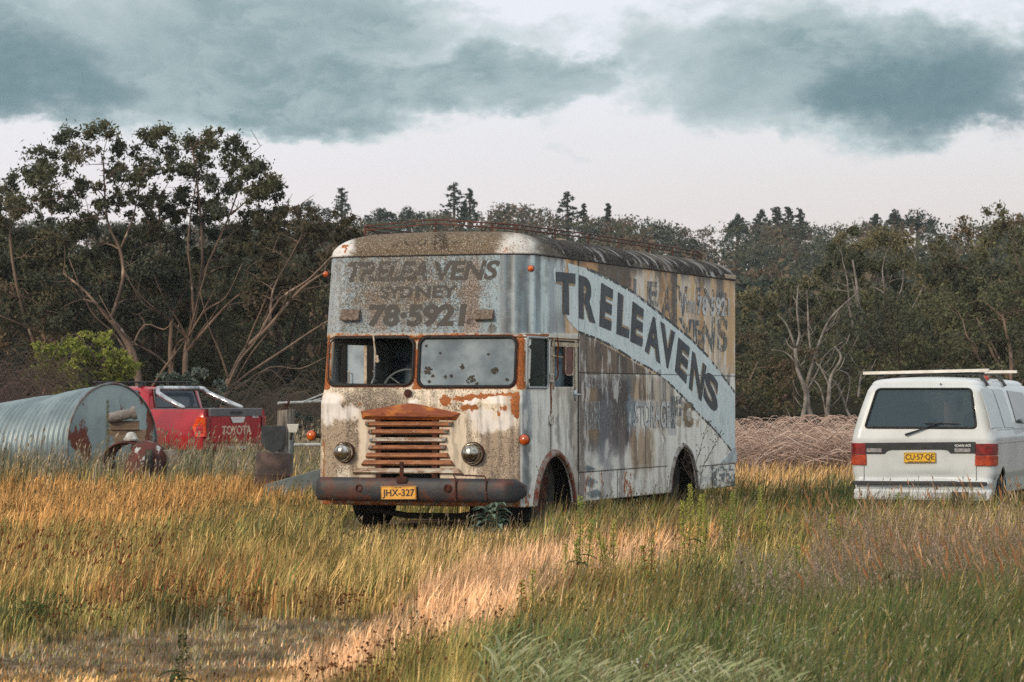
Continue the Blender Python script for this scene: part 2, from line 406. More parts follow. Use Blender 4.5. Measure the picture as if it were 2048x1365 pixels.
# roof-side of the corner and the dark run-down beside the door
p.col(on(p.rect(1126, 1150, 590, 668, 8, 8), side), (66, 66, 70), .8); p.col(on(p.rect(1100, 1150, 620, 668, 12, 10), side), (92, 88, 92), .5)
p.col(on(p.rect(1085, 1140, 505, 520, 4, 4), side), (92, 82, 74), .8); p.mask(0, on(p.rect(1085, 1145, 500, 524, 4, 6), side), .55)
# cargo side, above the swoosh: tan wood-coloured undercoat, pale patches
S1 = side & (X > 1130) & (Y < 790)
p.col(on(p.rect(1130, 1480, 500, 800, 4, 6), S1), (178, 150, 112))
p.col(on(sstep(p.st, .46, .60), S1), (196, 188, 176), .85)
p.col(on(p.rect(1262, 1322, 545, 660, 6, 10)*sstep(p.st+p.w1*.3, .3, .5), S1), (188, 184, 176), .9)
p.col(on(p.rect(1345, 1420, 545, 640, 6, 14)*sstep(p.st, .35, .6), S1), (186, 180, 172), .8)
p.col(on(sstep(p.st2, .60, .70), S1), (150, 112, 72), .7)
p.col(on(p.rect(1135, 1205, 515, 545, 4, 8), S1), (168, 128, 82), .9)
for x0, x1, y0, y1, c, k in [(1196, 1262, 520, 580, (62, 52, 46), .92), (1342, 1353, 540, 660, (66, 56, 50), .95), (1432, 1446, 555, 600, (70, 68, 72), .85), (1240, 1250, 560, 590, (92, 70, 50), .6), (1322, 1342, 540, 600, (164, 124, 80), .6), (1456, 1464, 560, 760, (168, 138, 100), .8), (1380, 1400, 600, 700, (150, 126, 100), .5)]:
    p.col(on(p.rect(x0, x1, y0, y1, 3, 6), S1), c, k)
p.mask(0, on(1., S1), .16)
# cargo side under the swoosh, above the middle seam
S2 = side & (X > 1157) & (Y >= 655) & (Y < 749)
below = 664+(X-1157)*.52+((X-1157)/150)**2*8
B2 = S2 & (Y > below-2)
p.col(on(1., B2), (84, 66, 52)); p.col(on(sstep(p.st, .5, .62), B2), (122, 104, 86), .7); p.col(on(sstep(p.st2, .52, .62), B2), (48, 40, 36), .8)
p.col(on(p.rect(1160, 1176, 660, 750, 4, 4), B2), (60, 50, 44), .8); p.mask(0, on(1., B2), .3)
# between the seams
S3_ = None
S3 = side & (X > 1157) & (Y >= 749)
low = S3
p.col(on(1., low), (206, 204, 196)); p.mask(0, on(1., low), .10)
p.col(on(p.rect(1155, 1262, 749, 905, 10, 20), low), (70, 60, 58), .92)
p.col(on(p.rect(1172, 1202, 775, 805, 5, 6)+p.rect(1172, 1200, 858, 880, 5, 6), low), (122, 98, 72), .9)
p.col(on(p.rect(1196, 1222, 770, 930, 6, 10), low), (70, 80, 90), .75); p.col(on(p.rect(1225, 1268, 760, 900, 8, 14), low), (46, 40, 46), .9)
p.col(on(p.rect(1255, 1275, 755, 860, 4, 10), low), (104, 120, 132), .85)
p.col(on(p.rect(1262, 1302, 750, 800, 4, 8), low), (166, 142, 116), .9)
p.col(on(p.rect(1300, 1350, 752, 860, 6, 12)*(1-.4*p.n), low), (126, 102, 76), .75)
p.col(on(p.rect(1262, 1308, 856, 938, 7, 8), low), (142, 118, 90), .85); p.col(on(p.rect(1268, 1276, 860, 960, 3, 6), low), (92, 74, 58), .7)
p.col(on(p.rect(1208, 1258, 860, 925, 10, 12)*sstep(p.st, .35, .6), low), (98, 88, 94), .8)
p.col(on(p.rect(1240, 1330, 830, 930, 14, 10)*sstep(p.st2, .5, .7), low), (150, 140, 130), .5)
p.col(on(p.rect(1160, 1172, 755, 1000, 3, 4), low), (106, 100, 100), .5)
p.col(on(p.rect(1160, 1250, 905, 935, 20, 10), low), (150, 158, 164), .5)
p.col(on(p.rect(1160, 1310, 749, 800, 1, 4)*sstep(vnoise(px/4., py/90., 55, 3), .5, .62), low), (60, 42, 30), .7)
p.mask(1, on(p.rect(1160, 1470, 940, 1000, 2, 4)*sstep(vnoise(px/5., py/60., 57, 3), .55, .66), side), .55)
p.mask(1, on(p.rect(1110, 1470, 505, 560, 2, 3)*(1-sstep((Y-(510+(X-1084)*.132)), 1, 12)), side), .45)
# peeled blocks behind the ghost letters
p.col(on(p.rect(1348, 1400, 800, 855, 3, 3)*sstep(p.w2+p.st, .42, .56), low), (140, 126, 104), .8)
p.col(on(p.rect(1335, 1352, 810, 870, 2, 6), low), (150, 156, 162), .7)
# skirt
S4 = side & (Y > 925) & (X > 1120)
p.col(on(p.ell(1180, 965, 12, 10, .3, 10)+p.ell(1192, 990, 18, 7, .3, 10)+p.ell(1180, 938, 14, 5, .3, 8), S4), (72, 94, 104), .9)
p.col(on(p.rect(1420, 1472, 930, 985, 4, 6)*sstep(p.w2+p.n*.5, .12, .3), side), (62, 78, 88), .9)
p.col(on(p.rect(1395, 1425, 930, 985, 4, 6)*sstep(p.w2, .0, .2), side), (120, 132, 138), .6)
p.mask(1, on(p.rect(1295, 1315, 940, 985, 3, 6), side), .35); p.mask(0, on(1., S4), .2)
p.col(on(p.rect(1205, 1225, 900, 1000, 4, 10)+p.rect(1238, 1250, 930, 1000, 4, 10), S4), (132, 134, 138), .6)
# cab side: door and quarter
CB = side & (X > 1044) & (X < 1160) & (Y > 667)
p.col(on(1., CB), (196, 197, 192)); p.mask(0, on(1., CB), .12)
p.col(on(p.rect(1042, 1060, 775, 1000, 6, 8), CB), (104, 112, 120), .9); p.col(on(p.rect(1056, 1064, 790, 880, 3, 4), CB), (130, 140, 148), .6)
p.col(on(p.rect(1102, 1156, 668, 790, 3, 3), CB), (172, 166, 154), .8); p.col(on(p.rect(1104, 1150, 775, 850, 8, 8), CB), (176, 172, 160), .6)
p.col(on(p.rect(1140, 1157, 800, 900, 4, 6), CB), (128, 112, 90), .6); p.col(on(p.rect(1146, 1158, 900, 1000, 4, 6), CB), (140, 128, 116), .7)
p.mask(1, on(p.rect(1100, 1104, 762, 850, 1.5, 2), CB), .9); p.mask(1, on(p.rect(1048, 1100, 667, 675, 2, 3), CB), .8)
p.col(on(p.rect(1157, 1170, 668, 1000, 3, 3), side), (98, 84, 78), .8); p.mask(0, on(p.rect(1157, 1168, 668, 1000, 3, 3), side), .5)
# window band: rust
WB = (~hid) & (Y > 667) & (Y < 780) & (X < 1050)
p.col(on(1., WB), (168, 158, 144)); p.mask(0, on(1., WB), .35); p.mask(1, on(1., WB), .35)
p.mask(1, on(p.rect(640, 660, 668, 790, 3, 4), WB), .82); p.mask(1, on(p.rect(824, 842, 700, 785, 4, 8), WB), .75); p.mask(1, on(p.ell(832, 674, 22, 8, .4, 4), WB), .7)
p.mask(1, on(p.rect(1034, 1050, 668, 800, 2, 3), WB), 1.); p.mask(1, on(p.rect(650, 1045, 664, 672, 1, 2), WB), .55)
# nose
NO = front & (Y >= 776)
p.col(on(1., NO), (212, 198, 176)); p.mask(0, on(1., NO), .66)
p.col(on(p.rect(640, 720, 800, 970, 8, 24), NO), (126, 108, 86), .75); p.col(on(p.ell(760, 805, 70, 30, .4, 20), NO), (112, 98, 80), .75)
p.col(on(p.rect(960, 1048, 860, 975, 8, 20), NO), (122, 104, 84), .75); p.col(on(sstep(p.st, .5, .65)*p.rect(960, 1048, 850, 975, 8, 10), NO), (118, 102, 86), .6)
p.mask(0, on(p.rect(690, 800, 782, 900, 14, 24), NO), .80); p.mask(0, on(p.rect(880, 960, 780, 860, 14, 20), NO), .72)
for e in [(662, 812, 20, 26), (690, 826, 34, 14), (655, 835, 12, 18), (985, 850, 40, 12), (1015, 830, 22, 18), (960, 830, 26, 14), (945, 800, 16, 9), (828, 800, 8, 7), (1000, 800, 26, 10)]:
    m_ = on(p.ell(*e, .3, 16), NO); p.col(m_, (214, 210, 206), .95); p.mask(0, m_, .14)
for e, v in [((890, 803, 14, 12), .8), ((925, 797, 26, 6), .75), ((960, 793, 34, 5), .8), ((1005, 788, 30, 5), .6), ((940, 815, 20, 8), .7), ((1035, 812, 14, 26), .85), ((1005, 822, 12, 12), .6), ((722, 808, 4, 6), .7)]:
    p.mask(1, on(p.ell(*e, .35, 10), NO), v)
p.col(on(p.ell(1030, 805, 20, 24, .4, 10), NO), (120, 96, 66), .6)
p.col(on(p.rect(718, 760, 830, 960, 4, 6)+p.rect(872, 930, 835, 960, 5, 8), NO), (202, 190, 170), .85); p.mask(0, on(p.rect(718, 760, 830, 960, 3, 5)+p.rect(872, 930, 835, 960, 3, 8), NO), .2)
p.col(on(p.rect(675, 700, 930, 970, 4, 5), NO), (214, 204, 186), .9)
p.mask(1, on(p.rect(646, 650, 880, 965, 1.5, 4), NO), .8); p.mask(1, on(p.ell(655, 960, 22, 5, .4, 6), NO), .7)
p.mask(1, on(p.rect(600, 1060, 996, 1030, 3, 8), front), .6); p.col(on(p.rect(600, 1060, 990, 1030, 3, 8), front), (90, 76, 50), .7)
p.mask(1, on(p.rect(1048, 1062, 985, 1030, 3, 3), ~hid), .6)
p.col(on(p.rect(1020, 1046, 970, 1000, 3, 4), front), (188, 180, 164), .9)
# generic grime streaks everywhere + hidden sides
p.col(on(sstep(p.st, .54, .66), ~hid), (70, 64, 60), .38); p.col(on(sstep(p.st2, .60, .68)*sstep(p.n, .4, .6), side), (58, 54, 54), .45)
p.col(on(sstep(vnoise(px/5., py/60., 77, 4), .62, .70), side & (Y > 668)), (206, 208, 204), .5)
p.col(on(p.rect(1050, 1480, 500, 1000, 2, 2)*(1-sstep((Y-(510+(X-1084)*.132)), 2, 26))*sstep(p.st, .35, .6), side), (54, 48, 44), .75)
kk_ = vnoise(px/8., py/150., 91, 4)
p.col(on(sstep(kk_, .52, .60)*sstep(Y, 860, 780), side & (X > 1157) & (Y > 749)), (44, 38, 36), .6)
p.mask(0, on(1., hid), .4); p.mask(1, on(1., hid), .2)
COLS = np.minimum(p.c*np.where(side, 1.38, 1.12)[:, None], .82)  # side colours lightened more than the front to offset its weaker light
def painted_metal(name, rough=.55, spec=.4, streak=.42):
    m = bpy.data.materials.new(name); m.use_nodes = True; nt = m.node_tree; nt.nodes.clear(); g = N(nt)
    base = g.node('ShaderNodeAttribute', {'attribute_name': 'Col'}).outputs[0]
    mk = g.sep(g.node('ShaderNodeAttribute', {'attribute_name': 'Msk'}).outputs[1]); lich, rust = mk[0], mk[1]
    oc = g.node('ShaderNodeTexCoord').outputs['Object']
    nf = g.noise(oc, 62, 6, .78); nm = g.noise(oc, 11, 5, .7); ns = g.noise(g.node('ShaderNodeMapping', None, Vector=oc, Scale=(6, 6, .55)).outputs[0], 2.4, 7, .72)
    c = g.mix(g.step(ns, .48, .72, 0, streak), base, (.13, .115, .10, 1))
    c = g.mix(g.step(nm, .52, .66, 0, .10), c, (.62, .62, .60, 1))
    # lichen: grey-brown crust, denser where the mask is high, with pale specks
    th = g.math('SUBTRACT', .72, g.math('MULTIPLY', lich, .30))
    f1 = g.step(g.math('ADD', g.math('MULTIPLY', nf, .72), g.math('MULTIPLY', nm, .28)), th, g.math('ADD', th, .035))
    c = g.mix(g.math('MULTIPLY', f1, .92), c, g.mix(g.step(nm, .4, .6), (.042, .036, .029, 1), (.125, .096, .068, 1)))
    nv = g.noise(oc, 75, 3, .7)
    c = g.mix(g.math('MULTIPLY', g.step(nv, .56, .62), g.math('MULTIPLY', lich, .85)), c, (.60, .54, .45, 1))
    vo = g.node('ShaderNodeTexVoronoi', None, Vector=oc, Scale=3.3); rd = g.math('ADD', vo.outputs['Distance'], g.math('MULTIPLY', g.math('SUBTRACT', nf, .5), .22))
    ring = g.math('MULTIPLY', g.step(rd, .20, .17), g.step(g.sep(vo.outputs['Color'])[0], .55, .6))
    c = g.mix(g.math('MULTIPLY', g.math('MULTIPLY', ring, g.step(lich, .3, .55)), .7), c, g.mix(g.step(rd, .06, .14), (.22, .18, .12, 1), (.045, .04, .034, 1)))
    # rust
    tr = g.math('SUBTRACT', .80, g.math('MULTIPLY', rust, .58))
    f2 = g.step(g.math('ADD', g.math('MULTIPLY', nm, .7), g.math('MULTIPLY', nf, .3)), tr, g.math('ADD', tr, .05))
    rc = g.mix(g.step(nf, .38, .6), (.17, .058, .024, 1), (.44, .145, .035, 1)); rc = g.mix(g.step(nv, .58, .66, 0, .6), rc, (.06, .035, .028, 1))
    f2 = g.math('MULTIPLY', f2, g.step(rust, .03, .1)); c = g.mix(f2, c, rc)
    pr = g.node('ShaderNodeBsdfPrincipled', None, Base_Color=c)
    pr.inputs['Specular IOR Level'].default_value = spec
    g.set(pr.inputs['Roughness'], g.math('ADD', rough, g.math('MULTIPLY', g.math('MAXIMUM', f1, f2), .32)))
    low = g.noise(oc, 1.6, 3, .5)
    hgt = g.math('ADD', g.math('ADD', g.math('MULTIPLY', f1, .5), g.math('MULTIPLY', nf, .5)), g.math('MULTIPLY', f2, .4))
    b = g.node('ShaderNodeBump', None, Height=hgt, Strength=.5, Distance=.004)
    b2 = g.node('ShaderNodeBump', None, Height=low, Strength=.6, Distance=.03, Normal=b.outputs[0]); g.L.new(b2.outputs[0], pr.inputs['Normal'])
    o = g.node('ShaderNodeOutputMaterial'); g.L.new(pr.outputs[0], o.inputs[0]); return m
PM = painted_metal('weathered_truck_paint')
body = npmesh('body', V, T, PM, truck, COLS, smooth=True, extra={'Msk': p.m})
body['label'] = 'peeling box body with grey, tan and rust-streaked panels'
sm = body.modifiers.new('skin', 'SOLIDIFY'); sm.thickness = .022; sm.offset = -1
# ---- roof: insets of the plan outline climbing to a crowned top
def outline(d, z, n_side=320, na=14, nf=60):
    w = wl(ZG)-d; x1 = WR-d; f0 = t0(ZG)+d; b = TL_-d*.45; r_ = max(rr(ZG)-d*.45, .12); q = []
    for k in range(n_side): q.append((x1, b+(f0+r_-b)*k/n_side))
    for k in range(na): a = math.pi/2*k/na; q.append((x1-r_+r_*math.cos(a), f0+r_-r_*math.sin(a)))
    for k in range(nf): q.append((x1-r_+(-w+r_-(x1-r_))*k/nf, f0))
    for k in range(na): a = math.pi/2*k/na; q.append((-w+r_-r_*math.sin(a), f0+r_-r_*math.cos(a)))
    for k in range(n_side): q.append((-w, f0+r_+(b-f0-r_)*k/n_side))
    for k in range(12): q.append((-w+(x1+w)*k/12, b))
    return [(a_, b_, z+.035*math.cos(min(abs(a_)/1.2, 1)*math.pi/2)*ss1(d, 0, .4)) for a_, b_ in q]
rings = [outline(d, z) for d, z in [(-.012, 2.985), (-.014, 3.0)]]
for k in range(18):
    a = math.pi/2*(k+.3)/17.3; rings.append(outline(.42*(1-math.cos(a)), 3.0+.225*math.sin(a)))
for d in (.5, .7, .9, 1.08): rings.append(outline(d, 3.228))
Rg = np.array(rings); nr, nc = Rg.shape[:2]; rv = Rg.reshape(-1, 3)
ii, kk = np.meshgrid(np.arange(nr-1), np.arange(nc), indexing='ij'); ii = ii.ravel(); kk = kk.ravel(); k2 = (kk+1) % nc
rt = np.stack([ii*nc+kk, (ii+1)*nc+kk, (ii+1)*nc+k2, ii*nc+k2], 1)
px, py = TR.pix(rv[:, 0], rv[:, 1], rv[:, 2]); q = Paint(px, py, (108, 94, 78))
fs = (rv[:, 1] < .55); dn = vnoise(rv[:, 1]*11+rv[:, 2]*5, rv[:, 2]*13+rv[:, 0]*9, 31, 4); dn2 = vnoise(rv[:, 1]*2, rv[:, 2]*5, 35, 4)
q.mask(0, np.ones(len(px)), .80)
q.col(sstep(rv[:, 1], .45, .8), (30, 27, 25), .98); q.col((rv[:, 1] >= .45)*sstep(dn, .60, .66)*sstep(dn2, .35, .55)*(rv[:, 0] > .6), (176, 178, 176), .75); q.col((rv[:, 1] >= .5)*sstep(dn2, .58, .66)*(rv[:, 0] > .6), (96, 88, 78), .6); q.mask(0, sstep(rv[:, 1], .4, .7), .45)
q.col(q.ell(1035, 500, 38, 34, .3, 16)*(rv[:, 1] < .75), (206, 204, 200), .85); q.mask(0, q.ell(1035, 500, 38, 34, .3, 16)*(rv[:, 1] < .75), .62)
q.col(q.ell(675, 492, 34, 30, .3, 14), (206, 206, 204), .95); q.mask(0, q.ell(675, 492, 34, 30, .3, 14), .6)
q.mask(1, q.ell(690, 500, 8, 12, .4, 6), .7); q.mask(1, q.ell(1012, 500, 9, 16, .4, 8), .45)
q.col(q.ell(882, 482, 16, 20, .4, 8)*1., (44, 38, 28), .95); q.col(q.ell(884, 500, 4, 14, .4, 4)*1., (44, 38, 28), .9)
for ex in (790, 812, 822, 848, 866, 910): q.col(q.ell(ex, 487+(ex % 7), 6, 5, .4, 4), (54, 46, 36), .8)
q.col((rv[:, 2] < 3.0)*1., (60, 56, 52), .6)
roof = npmesh('roof', rv, rt, painted_metal('lichened_roof_paint', .8, .08, .15), truck, q.c*K, smooth=True, extra={'Msk': q.m}); roof['label'] = 'rounded roof crusted with dark lichen'
mb = MB(); top = [tuple(v) for v in rings[-1]]; mb.add(top, [tuple(range(len(top)))]); mb.build('roof_deck', mat('roof_lichen', srgb(84, 80, 74), .9, 0, srgb(50, 48, 46), 8, .4), roof)
# ---- lettering
def text_mesh(s, bold=.0, shear=0., space=1.):
    cu = bpy.data.curves.new('t', 'FONT'); cu.body = s; cu.offset = bold; cu.shear = shear; cu.space_character = space; cu.resolution_u = 6
    o = bpy.data.objects.new('t', cu); C.objects.link(o)
    dg = bpy.context.evaluated_depsgraph_get(); dg.update()
    me = bpy.data.meshes.new_from_object(o.evaluated_get(dg))
    v = np.array([tuple(q_.co) for q_ in me.vertices]); f = [tuple(pl.vertices) for pl in me.polygons]
    bpy.data.objects.remove(o); bpy.data.curves.remove(cu); bpy.data.meshes.remove(me)
    v = v[:, :2]-v[:, :2].min(0); v /= v.max(0); return v, f
def text_on(name, s, quad, m, parent, plane, place, bold=.02, shear=0., space=1.):
    """quad: TL, TR, BR, BL in photo pixels; plane: pixel->surface coords; place: surface coords->3D"""
    v, f = text_mesh(s, bold, shear, space)
    (a0, b0), (a1, b1), (a2, b2), (a3, b3) = [plane(*q_) for q_ in quad]
    mb = MB(); vs = []
    for u, w in v:
        a = (a3*(1-u)+a2*u)*(1-w)+(a0*(1-u)+a1*u)*w; b = (b3*(1-u)+b2*u)*(1-w)+(b0*(1-u)+b1*u)*w
        vs.append(place(a, b))
    me = bpy.data.meshes.new(name); me.from_pydata(vs, [], f); me.update(); me.materials.append(m)
    o = bpy.data.objects.new(name, me); C.objects.link(o); o.parent = parent; return o
def letter_mat(name, col, wear=.5, scale=22, stretch=(1, 1, .25), rough=.5, col2=None):
    m = bpy.data.materials.new(name); m.use_nodes = True; nt = m.node_tree; nt.nodes.clear(); g = N(nt)
    oc = g.node('ShaderNodeTexCoord').outputs['Object']
    n = g.noise(g.node('ShaderNodeMapping', None, Vector=oc, Scale=stretch).outputs[0], scale, 5, .7)
    c = g.mix(g.step(g.noise(oc, 6, 4, .6), .35, .65), col, col2 or tuple(v*.6 for v in col[:3])+(1,))
    pr = g.node('ShaderNodeBsdfPrincipled', None, Base_Color=c, Roughness=rough)
    tr_ = g.node('ShaderNodeBsdfTransparent'); mx = g.node('ShaderNodeMixShader', None, Fac=g.step(n, 1-wear-.03, 1-wear+.03))
    g.L.new(pr.outputs[0], mx.inputs[1]); g.L.new(tr_.outputs[0], mx.inputs[2])
    o = g.node('ShaderNodeOutputMaterial'); g.L.new(mx.outputs[0], o.inputs[0]); return m
SIDE = lambda e: (lambda a, b: (WR+e, a, b))
FRONT = lambda e: (lambda a, b: (a, t0(b)-e, b))
LINK = letter_mat('navy_sign_paint', srgb(34, 44, 54), .37, 16, (1, 1, .3), col2=srgb(52, 64, 74))
LGOLD = letter_mat('faded_gold_outline', srgb(176, 150, 116), .42, 30, (1, 1, 1))
# pale swoosh carrying the name
upper = [(1100, 520), (1124, 524), (1147, 530), (1172, 537), (1194, 547), (1229, 564), (1264, 583.5), (1299.6, 611.7), (1323, 630), (1346, 649), (1381.6, 678.5), (1417, 715), (1440, 745), (1455, 766), (1469, 785)]
lower = [(1477, 912), (1453.5, 889.5), (1428.5, 859.6), (1398.6, 829.7), (1374, 802), (1334, 762), (1311.5, 745), (1299, 744-7), (1264, 718), (1229, 695), (1194, 678), (1156.6, 664), (1135, 640), (1118, 600), (1104, 560)]
poly = [sd(*c) for c in upper+lower]; poly = [(min(a, TL_-.002), b) for a, b in poly]
def fillpoly(name, poly, m, parent, place, cols=None, step=.05):
    """a polygon gridded finely along its length so it can carry wear"""
    bm = bmesh.new(); vs = [bm.verts.new(place(a, b)) for a, b in poly]; f = bm.faces.new(vs); bmesh.ops.triangulate(bm, faces=[f])
    me = bpy.data.meshes.new(name); bm.to_mesh(me); bm.free(); me.materials.append(m)
    o = bpy.data.objects.new(name, me); C.objects.link(o); o.parent = parent; return o
def swoosh_mat():
    m = bpy.data.materials.new('pale_blue_sign_paint'); m.use_nodes = True; nt = m.node_tree; nt.nodes.clear(); g = N(nt)
    oc = g.node('ShaderNodeTexCoord').outputs['Object']; x, y, z = g.sep(oc)
    n = g.noise(g.node('ShaderNodeMapping', None, Vector=oc, Scale=(1, 1, .3)).outputs[0], 9, 5, .65); n2 = g.noise(oc, 30, 4, .7)
    c = g.mix(g.step(n, .35, .7), srgb(212, 224, 226), srgb(190, 208, 212)); c = g.mix(g.step(n2, .62, .68, 0, .6), c, srgb(96, 116, 124))
    c = g.mix(g.math('MULTIPLY', g.step(g.noise(oc, 3.2, 5, .75), .60, .68), .65), c, srgb(84, 92, 96))
    pr = g.node('ShaderNodeBsdfPrincipled', None, Base_Color=c, Roughness=.5)
    edge = g.step(y, 1.1, 1.75)     # the band thins out towards the cab
    al = g.math('MAXIMUM', g.step(g.math('SUBTRACT', n, g.math('MULTIPLY', edge, .6)), .42, .34), g.math('MULTIPLY', edge, .0))
    fz = g.step(g.noise(g.node('ShaderNodeMapping', None, Vector=oc, Scale=(1, 1, .35)).outputs[0], 16, 5, .7), .66, .60)
    tr_ = g.node('ShaderNodeBsdfTransparent'); mx = g.node('ShaderNodeMixShader', None, Fac=g.math('MULTIPLY', al, g.math('MAXIMUM', fz, .55)))
    g.L.new(tr_.outputs[0], mx.inputs[1]); g.L.new(pr.outputs[0], mx.inputs[2])
    b = g.node('ShaderNodeBump', None, Height=g.noise(oc, 1.7, 3, .5), Strength=.5, Distance=.03); g.L.new(b.outputs[0], pr.inputs['Normal'])
    o = g.node('ShaderNodeOutputMaterial'); g.L.new(mx.outputs[0], o.inputs[0]); return m
fillpoly('sign_band', poly, swoosh_mat(), body, SIDE(.003))
# dark line along both edges of the band
def strip_line(pts, w, place, mb):
    for i in range(len(pts)-1):
        (a0, b0), (a1, b1) = pts[i], pts[i+1]; n_ = math.hypot(a1-a0, b1-b0) or 1; na_, nb_ = -(b1-b0)/n_*w, (a1-a0)/n_*w
        mb.add([place(a0+na_, b0+nb_), place(a1+na_, b1+nb_), place(a1-na_, b1-nb_), place(a0-na_, b0-nb_)], [(0, 1, 2, 3)])
mb = MB(); strip_line([sd(*c) for c in upper[3:]], .018, SIDE(.0045), mb); strip_line([(min(a, TL_), b) for a, b in [sd(*c) for c in lower[:12]]], .014, SIDE(.0045), mb)
mb.build('band_outline', letter_mat('band_edge_paint', srgb(52, 58, 62), .47, 8, (1, 1, 1)), body)
z3 = lambda x, y: (1030+x*.2344, 430+y*.2344); z4 = lambda x, y: (1030+x*.24909, 740+y*.24909)
LET = [('T', z3(345, 485), z3(510, 502), z3(512, 868), z3(352, 828), .06), ('R', z3(540, 512), z3(683, 560), z3(683, 928), z3(540, 880), .05), ('E', z3(733, 580), z3(835, 642), z3(816, 990), z3(716, 950), .055),
       ('L', z3(876, 660), z3(985, 735), z3(968, 1056), z3(862, 1015), .055), ('E', z3(1000, 738), z3(1095, 808), z3(1084, 1128), z3(980, 1080), .055), ('A', z3(1128, 830), z3(1240, 920), z3(1236, 1272), z3(1103, 1160), .045),
       ('V', z3(1238, 908), z3(1362, 1005), z3(1348, 1350), z3(1246, 1265), .045), ('E', (1356, 675), (1379, 696), (1371.5, 768), (1349, 742), .055), ('N', (1384, 702), (1412, 733), (1402, 803), (1377, 776), .04), ('S', (1411, 737), (1437, 764), (1433, 832), (1405, 798), .045)]
for ch, a_, b_, c_, d_, bo in LET:
    text_on('painted_letter', ch, (a_, b_, c_, d_), LGOLD, body, sd, SIDE(.006), bo+.022)
    text_on('painted_letter', ch, (a_, b_, c_, d_), LINK, body, sd, SIDE(.009), bo-.012)
# ghosts of older signs
GH = letter_mat('ghost_grey_paint', srgb(112, 116, 122), .50, 26, (1, 1, .22)); GW = letter_mat('ghost_white_paint', srgb(204, 208, 208), .40, 42, (1, 1, .4)); GS = letter_mat('ghost_blue_paint', srgb(104, 112, 118), .50, 20, (1, 1, .2))
GWT = letter_mat('thin_ghost_white_paint', srgb(190, 196, 198), .52, 55, (1, 1, .3))
z7 = lambda x, y: (1230+x*.13185, 530+y*.13185)
for ch, q_ in [('L', (z7(280, 205), z7(400, 240), z7(400, 600), z7(280, 560))), ('E', (z7(490, 245), z7(655, 262), z7(650, 640), z7(490, 600))), ('A', (z7(740, 280), z7(830, 300), z7(880, 880), z7(700, 800))),
               ('V', (z7(930, 300), z7(1100, 330), z7(1060, 800), z7(1000, 780))), ('E', (z7(1230, 340), z7(1300, 345), z7(1300, 620), z7(1230, 610))), ('N', (z7(1350, 355), z7(1500, 375), z7(1500, 700), z7(1350, 690))), ('S', (z7(1560, 400), z7(1700, 410), z7(1700, 800), z7(1540, 780)))]:
    text_on('faded_letter', ch, q_, GH, body, sd, SIDE(.0025 if ch == 'L' else .006), .04)
for ch, q_ in [('V', (z7(960, 800), z7(1180, 830), z7(1150, 1120), z7(1060, 1080))), ('E', (z7(1180, 830), z7(1320, 850), z7(1310, 1230), z7(1190, 1180))), ('N', (z7(1310, 850), z7(1520, 780), z7(1500, 1330), z7(1320, 1290))), ('S', (z7(1540, 790), z7(1710, 800), z7(1700, 1330), z7(1550, 1320)))]:
    text_on('faded_letter', ch, q_, GS, body, sd, SIDE(.006), .04)
text_on('painted_word', 'Phone', (z7(1045, 430), z7(1200, 470), z7(1205, 735), z7(1050, 720)), GW, body, sd, SIDE(.008), .01)
text_on('painted_number', '78 5921', (z7(1235, 470), z7(1730, 500), z7(1730, 790), z7(1235, 765)), GW, body, sd, SIDE(.008), .03)
z6 = lambda x, y: (1155+x*.12207, 735+y*.12207)
text_on('faded_word', 'BOOKIN', (z6(110, 125), z6(440, 135), z6(440, 350), z6(110, 350)), GWT, body, sd, SIDE(.003), .02)
text_on('faded_word', '& S', (z6(560, 130), z6(720, 135), z6(720, 350), z6(560, 350)), GWT, body, sd, SIDE(.003), .01)
text_on('faded_word', 'REM', (z6(110, 560), z6(360, 562), z6(360, 1020), z6(110, 1025)), GWT, body, sd, SIDE(.003), .03)
text_on('faded_word', 'OVALS', (z6(400, 560), z6(900, 562), z6(900, 1000), z6(400, 1020)), letter_mat('nearly_gone_paint', srgb(150, 146, 146), .57, 50, (1, 1, .2)), body, sd, SIDE(.003), .02)
text_on('painted_word', '.STORAGE', (z6(905, 555), z6(1510, 560), z6(1510, 985), z6(905, 995)), GS, body, sd, SIDE(.003), .05)
text_on('painted_word', '.STORAGE', (z6(905, 552), z6(1510, 556), z6(1510, 988), z6(905, 998)), GW, body, sd, SIDE(.0055), .025)
text_on('faded_letter', 'F', (z6(1520, 470), z6(1720, 480), z6(1700, 1010), z6(1530, 1000)), GS, body, sd, SIDE(.003), .05)
text_on('faded_letter', 'C', (z6(1730, 560), z6(1900, 570), z6(1890, 985), z6(1740, 985)), letter_mat('ghost_tan_paint', srgb(138, 118, 92), .36, 20), body, sd, SIDE(.003), .05)
z5 = lambda x, y: (600+x*.23438, 430+y*.23438)
FBK = letter_mat('black_front_lettering', srgb(30, 30, 32), .40, 30, (1, 1, .7)); FBK2 = letter_mat('black_number_paint', srgb(30, 32, 34), .37, 30, (1, 1, .7)); FBKT = letter_mat('overgrown_front_lettering', srgb(36, 34, 34), .46, 26, (1, 1, .7))
fp = lambda x, y: fr(x, y, .11)
text_on('faded_word', 'TRELEA', (z5(410, 400), z5(1105, 392), z5(1080, 560), z5(395, 570)), FBKT, body, fp, FRONT(.003), .035, .22)
text_on('painted_word', 'VENS', (z5(1140, 390), z5(1705, 385), z5(1685, 556), z5(1150, 560)), FBK, body, fp, FRONT(.003), .035, .18)
text_on('faded_word', 'SYD', (z5(690, 610), z5(960, 608), z5(960, 712), z5(690, 715)), FBKT, body, fp, FRONT(.003), .035)
text_on('painted_word', 'NEY', (z5(985, 606), z5(1350, 600), z5(1335, 708), z5(985, 712)), FBK, body, fp, FRONT(.003), .03)
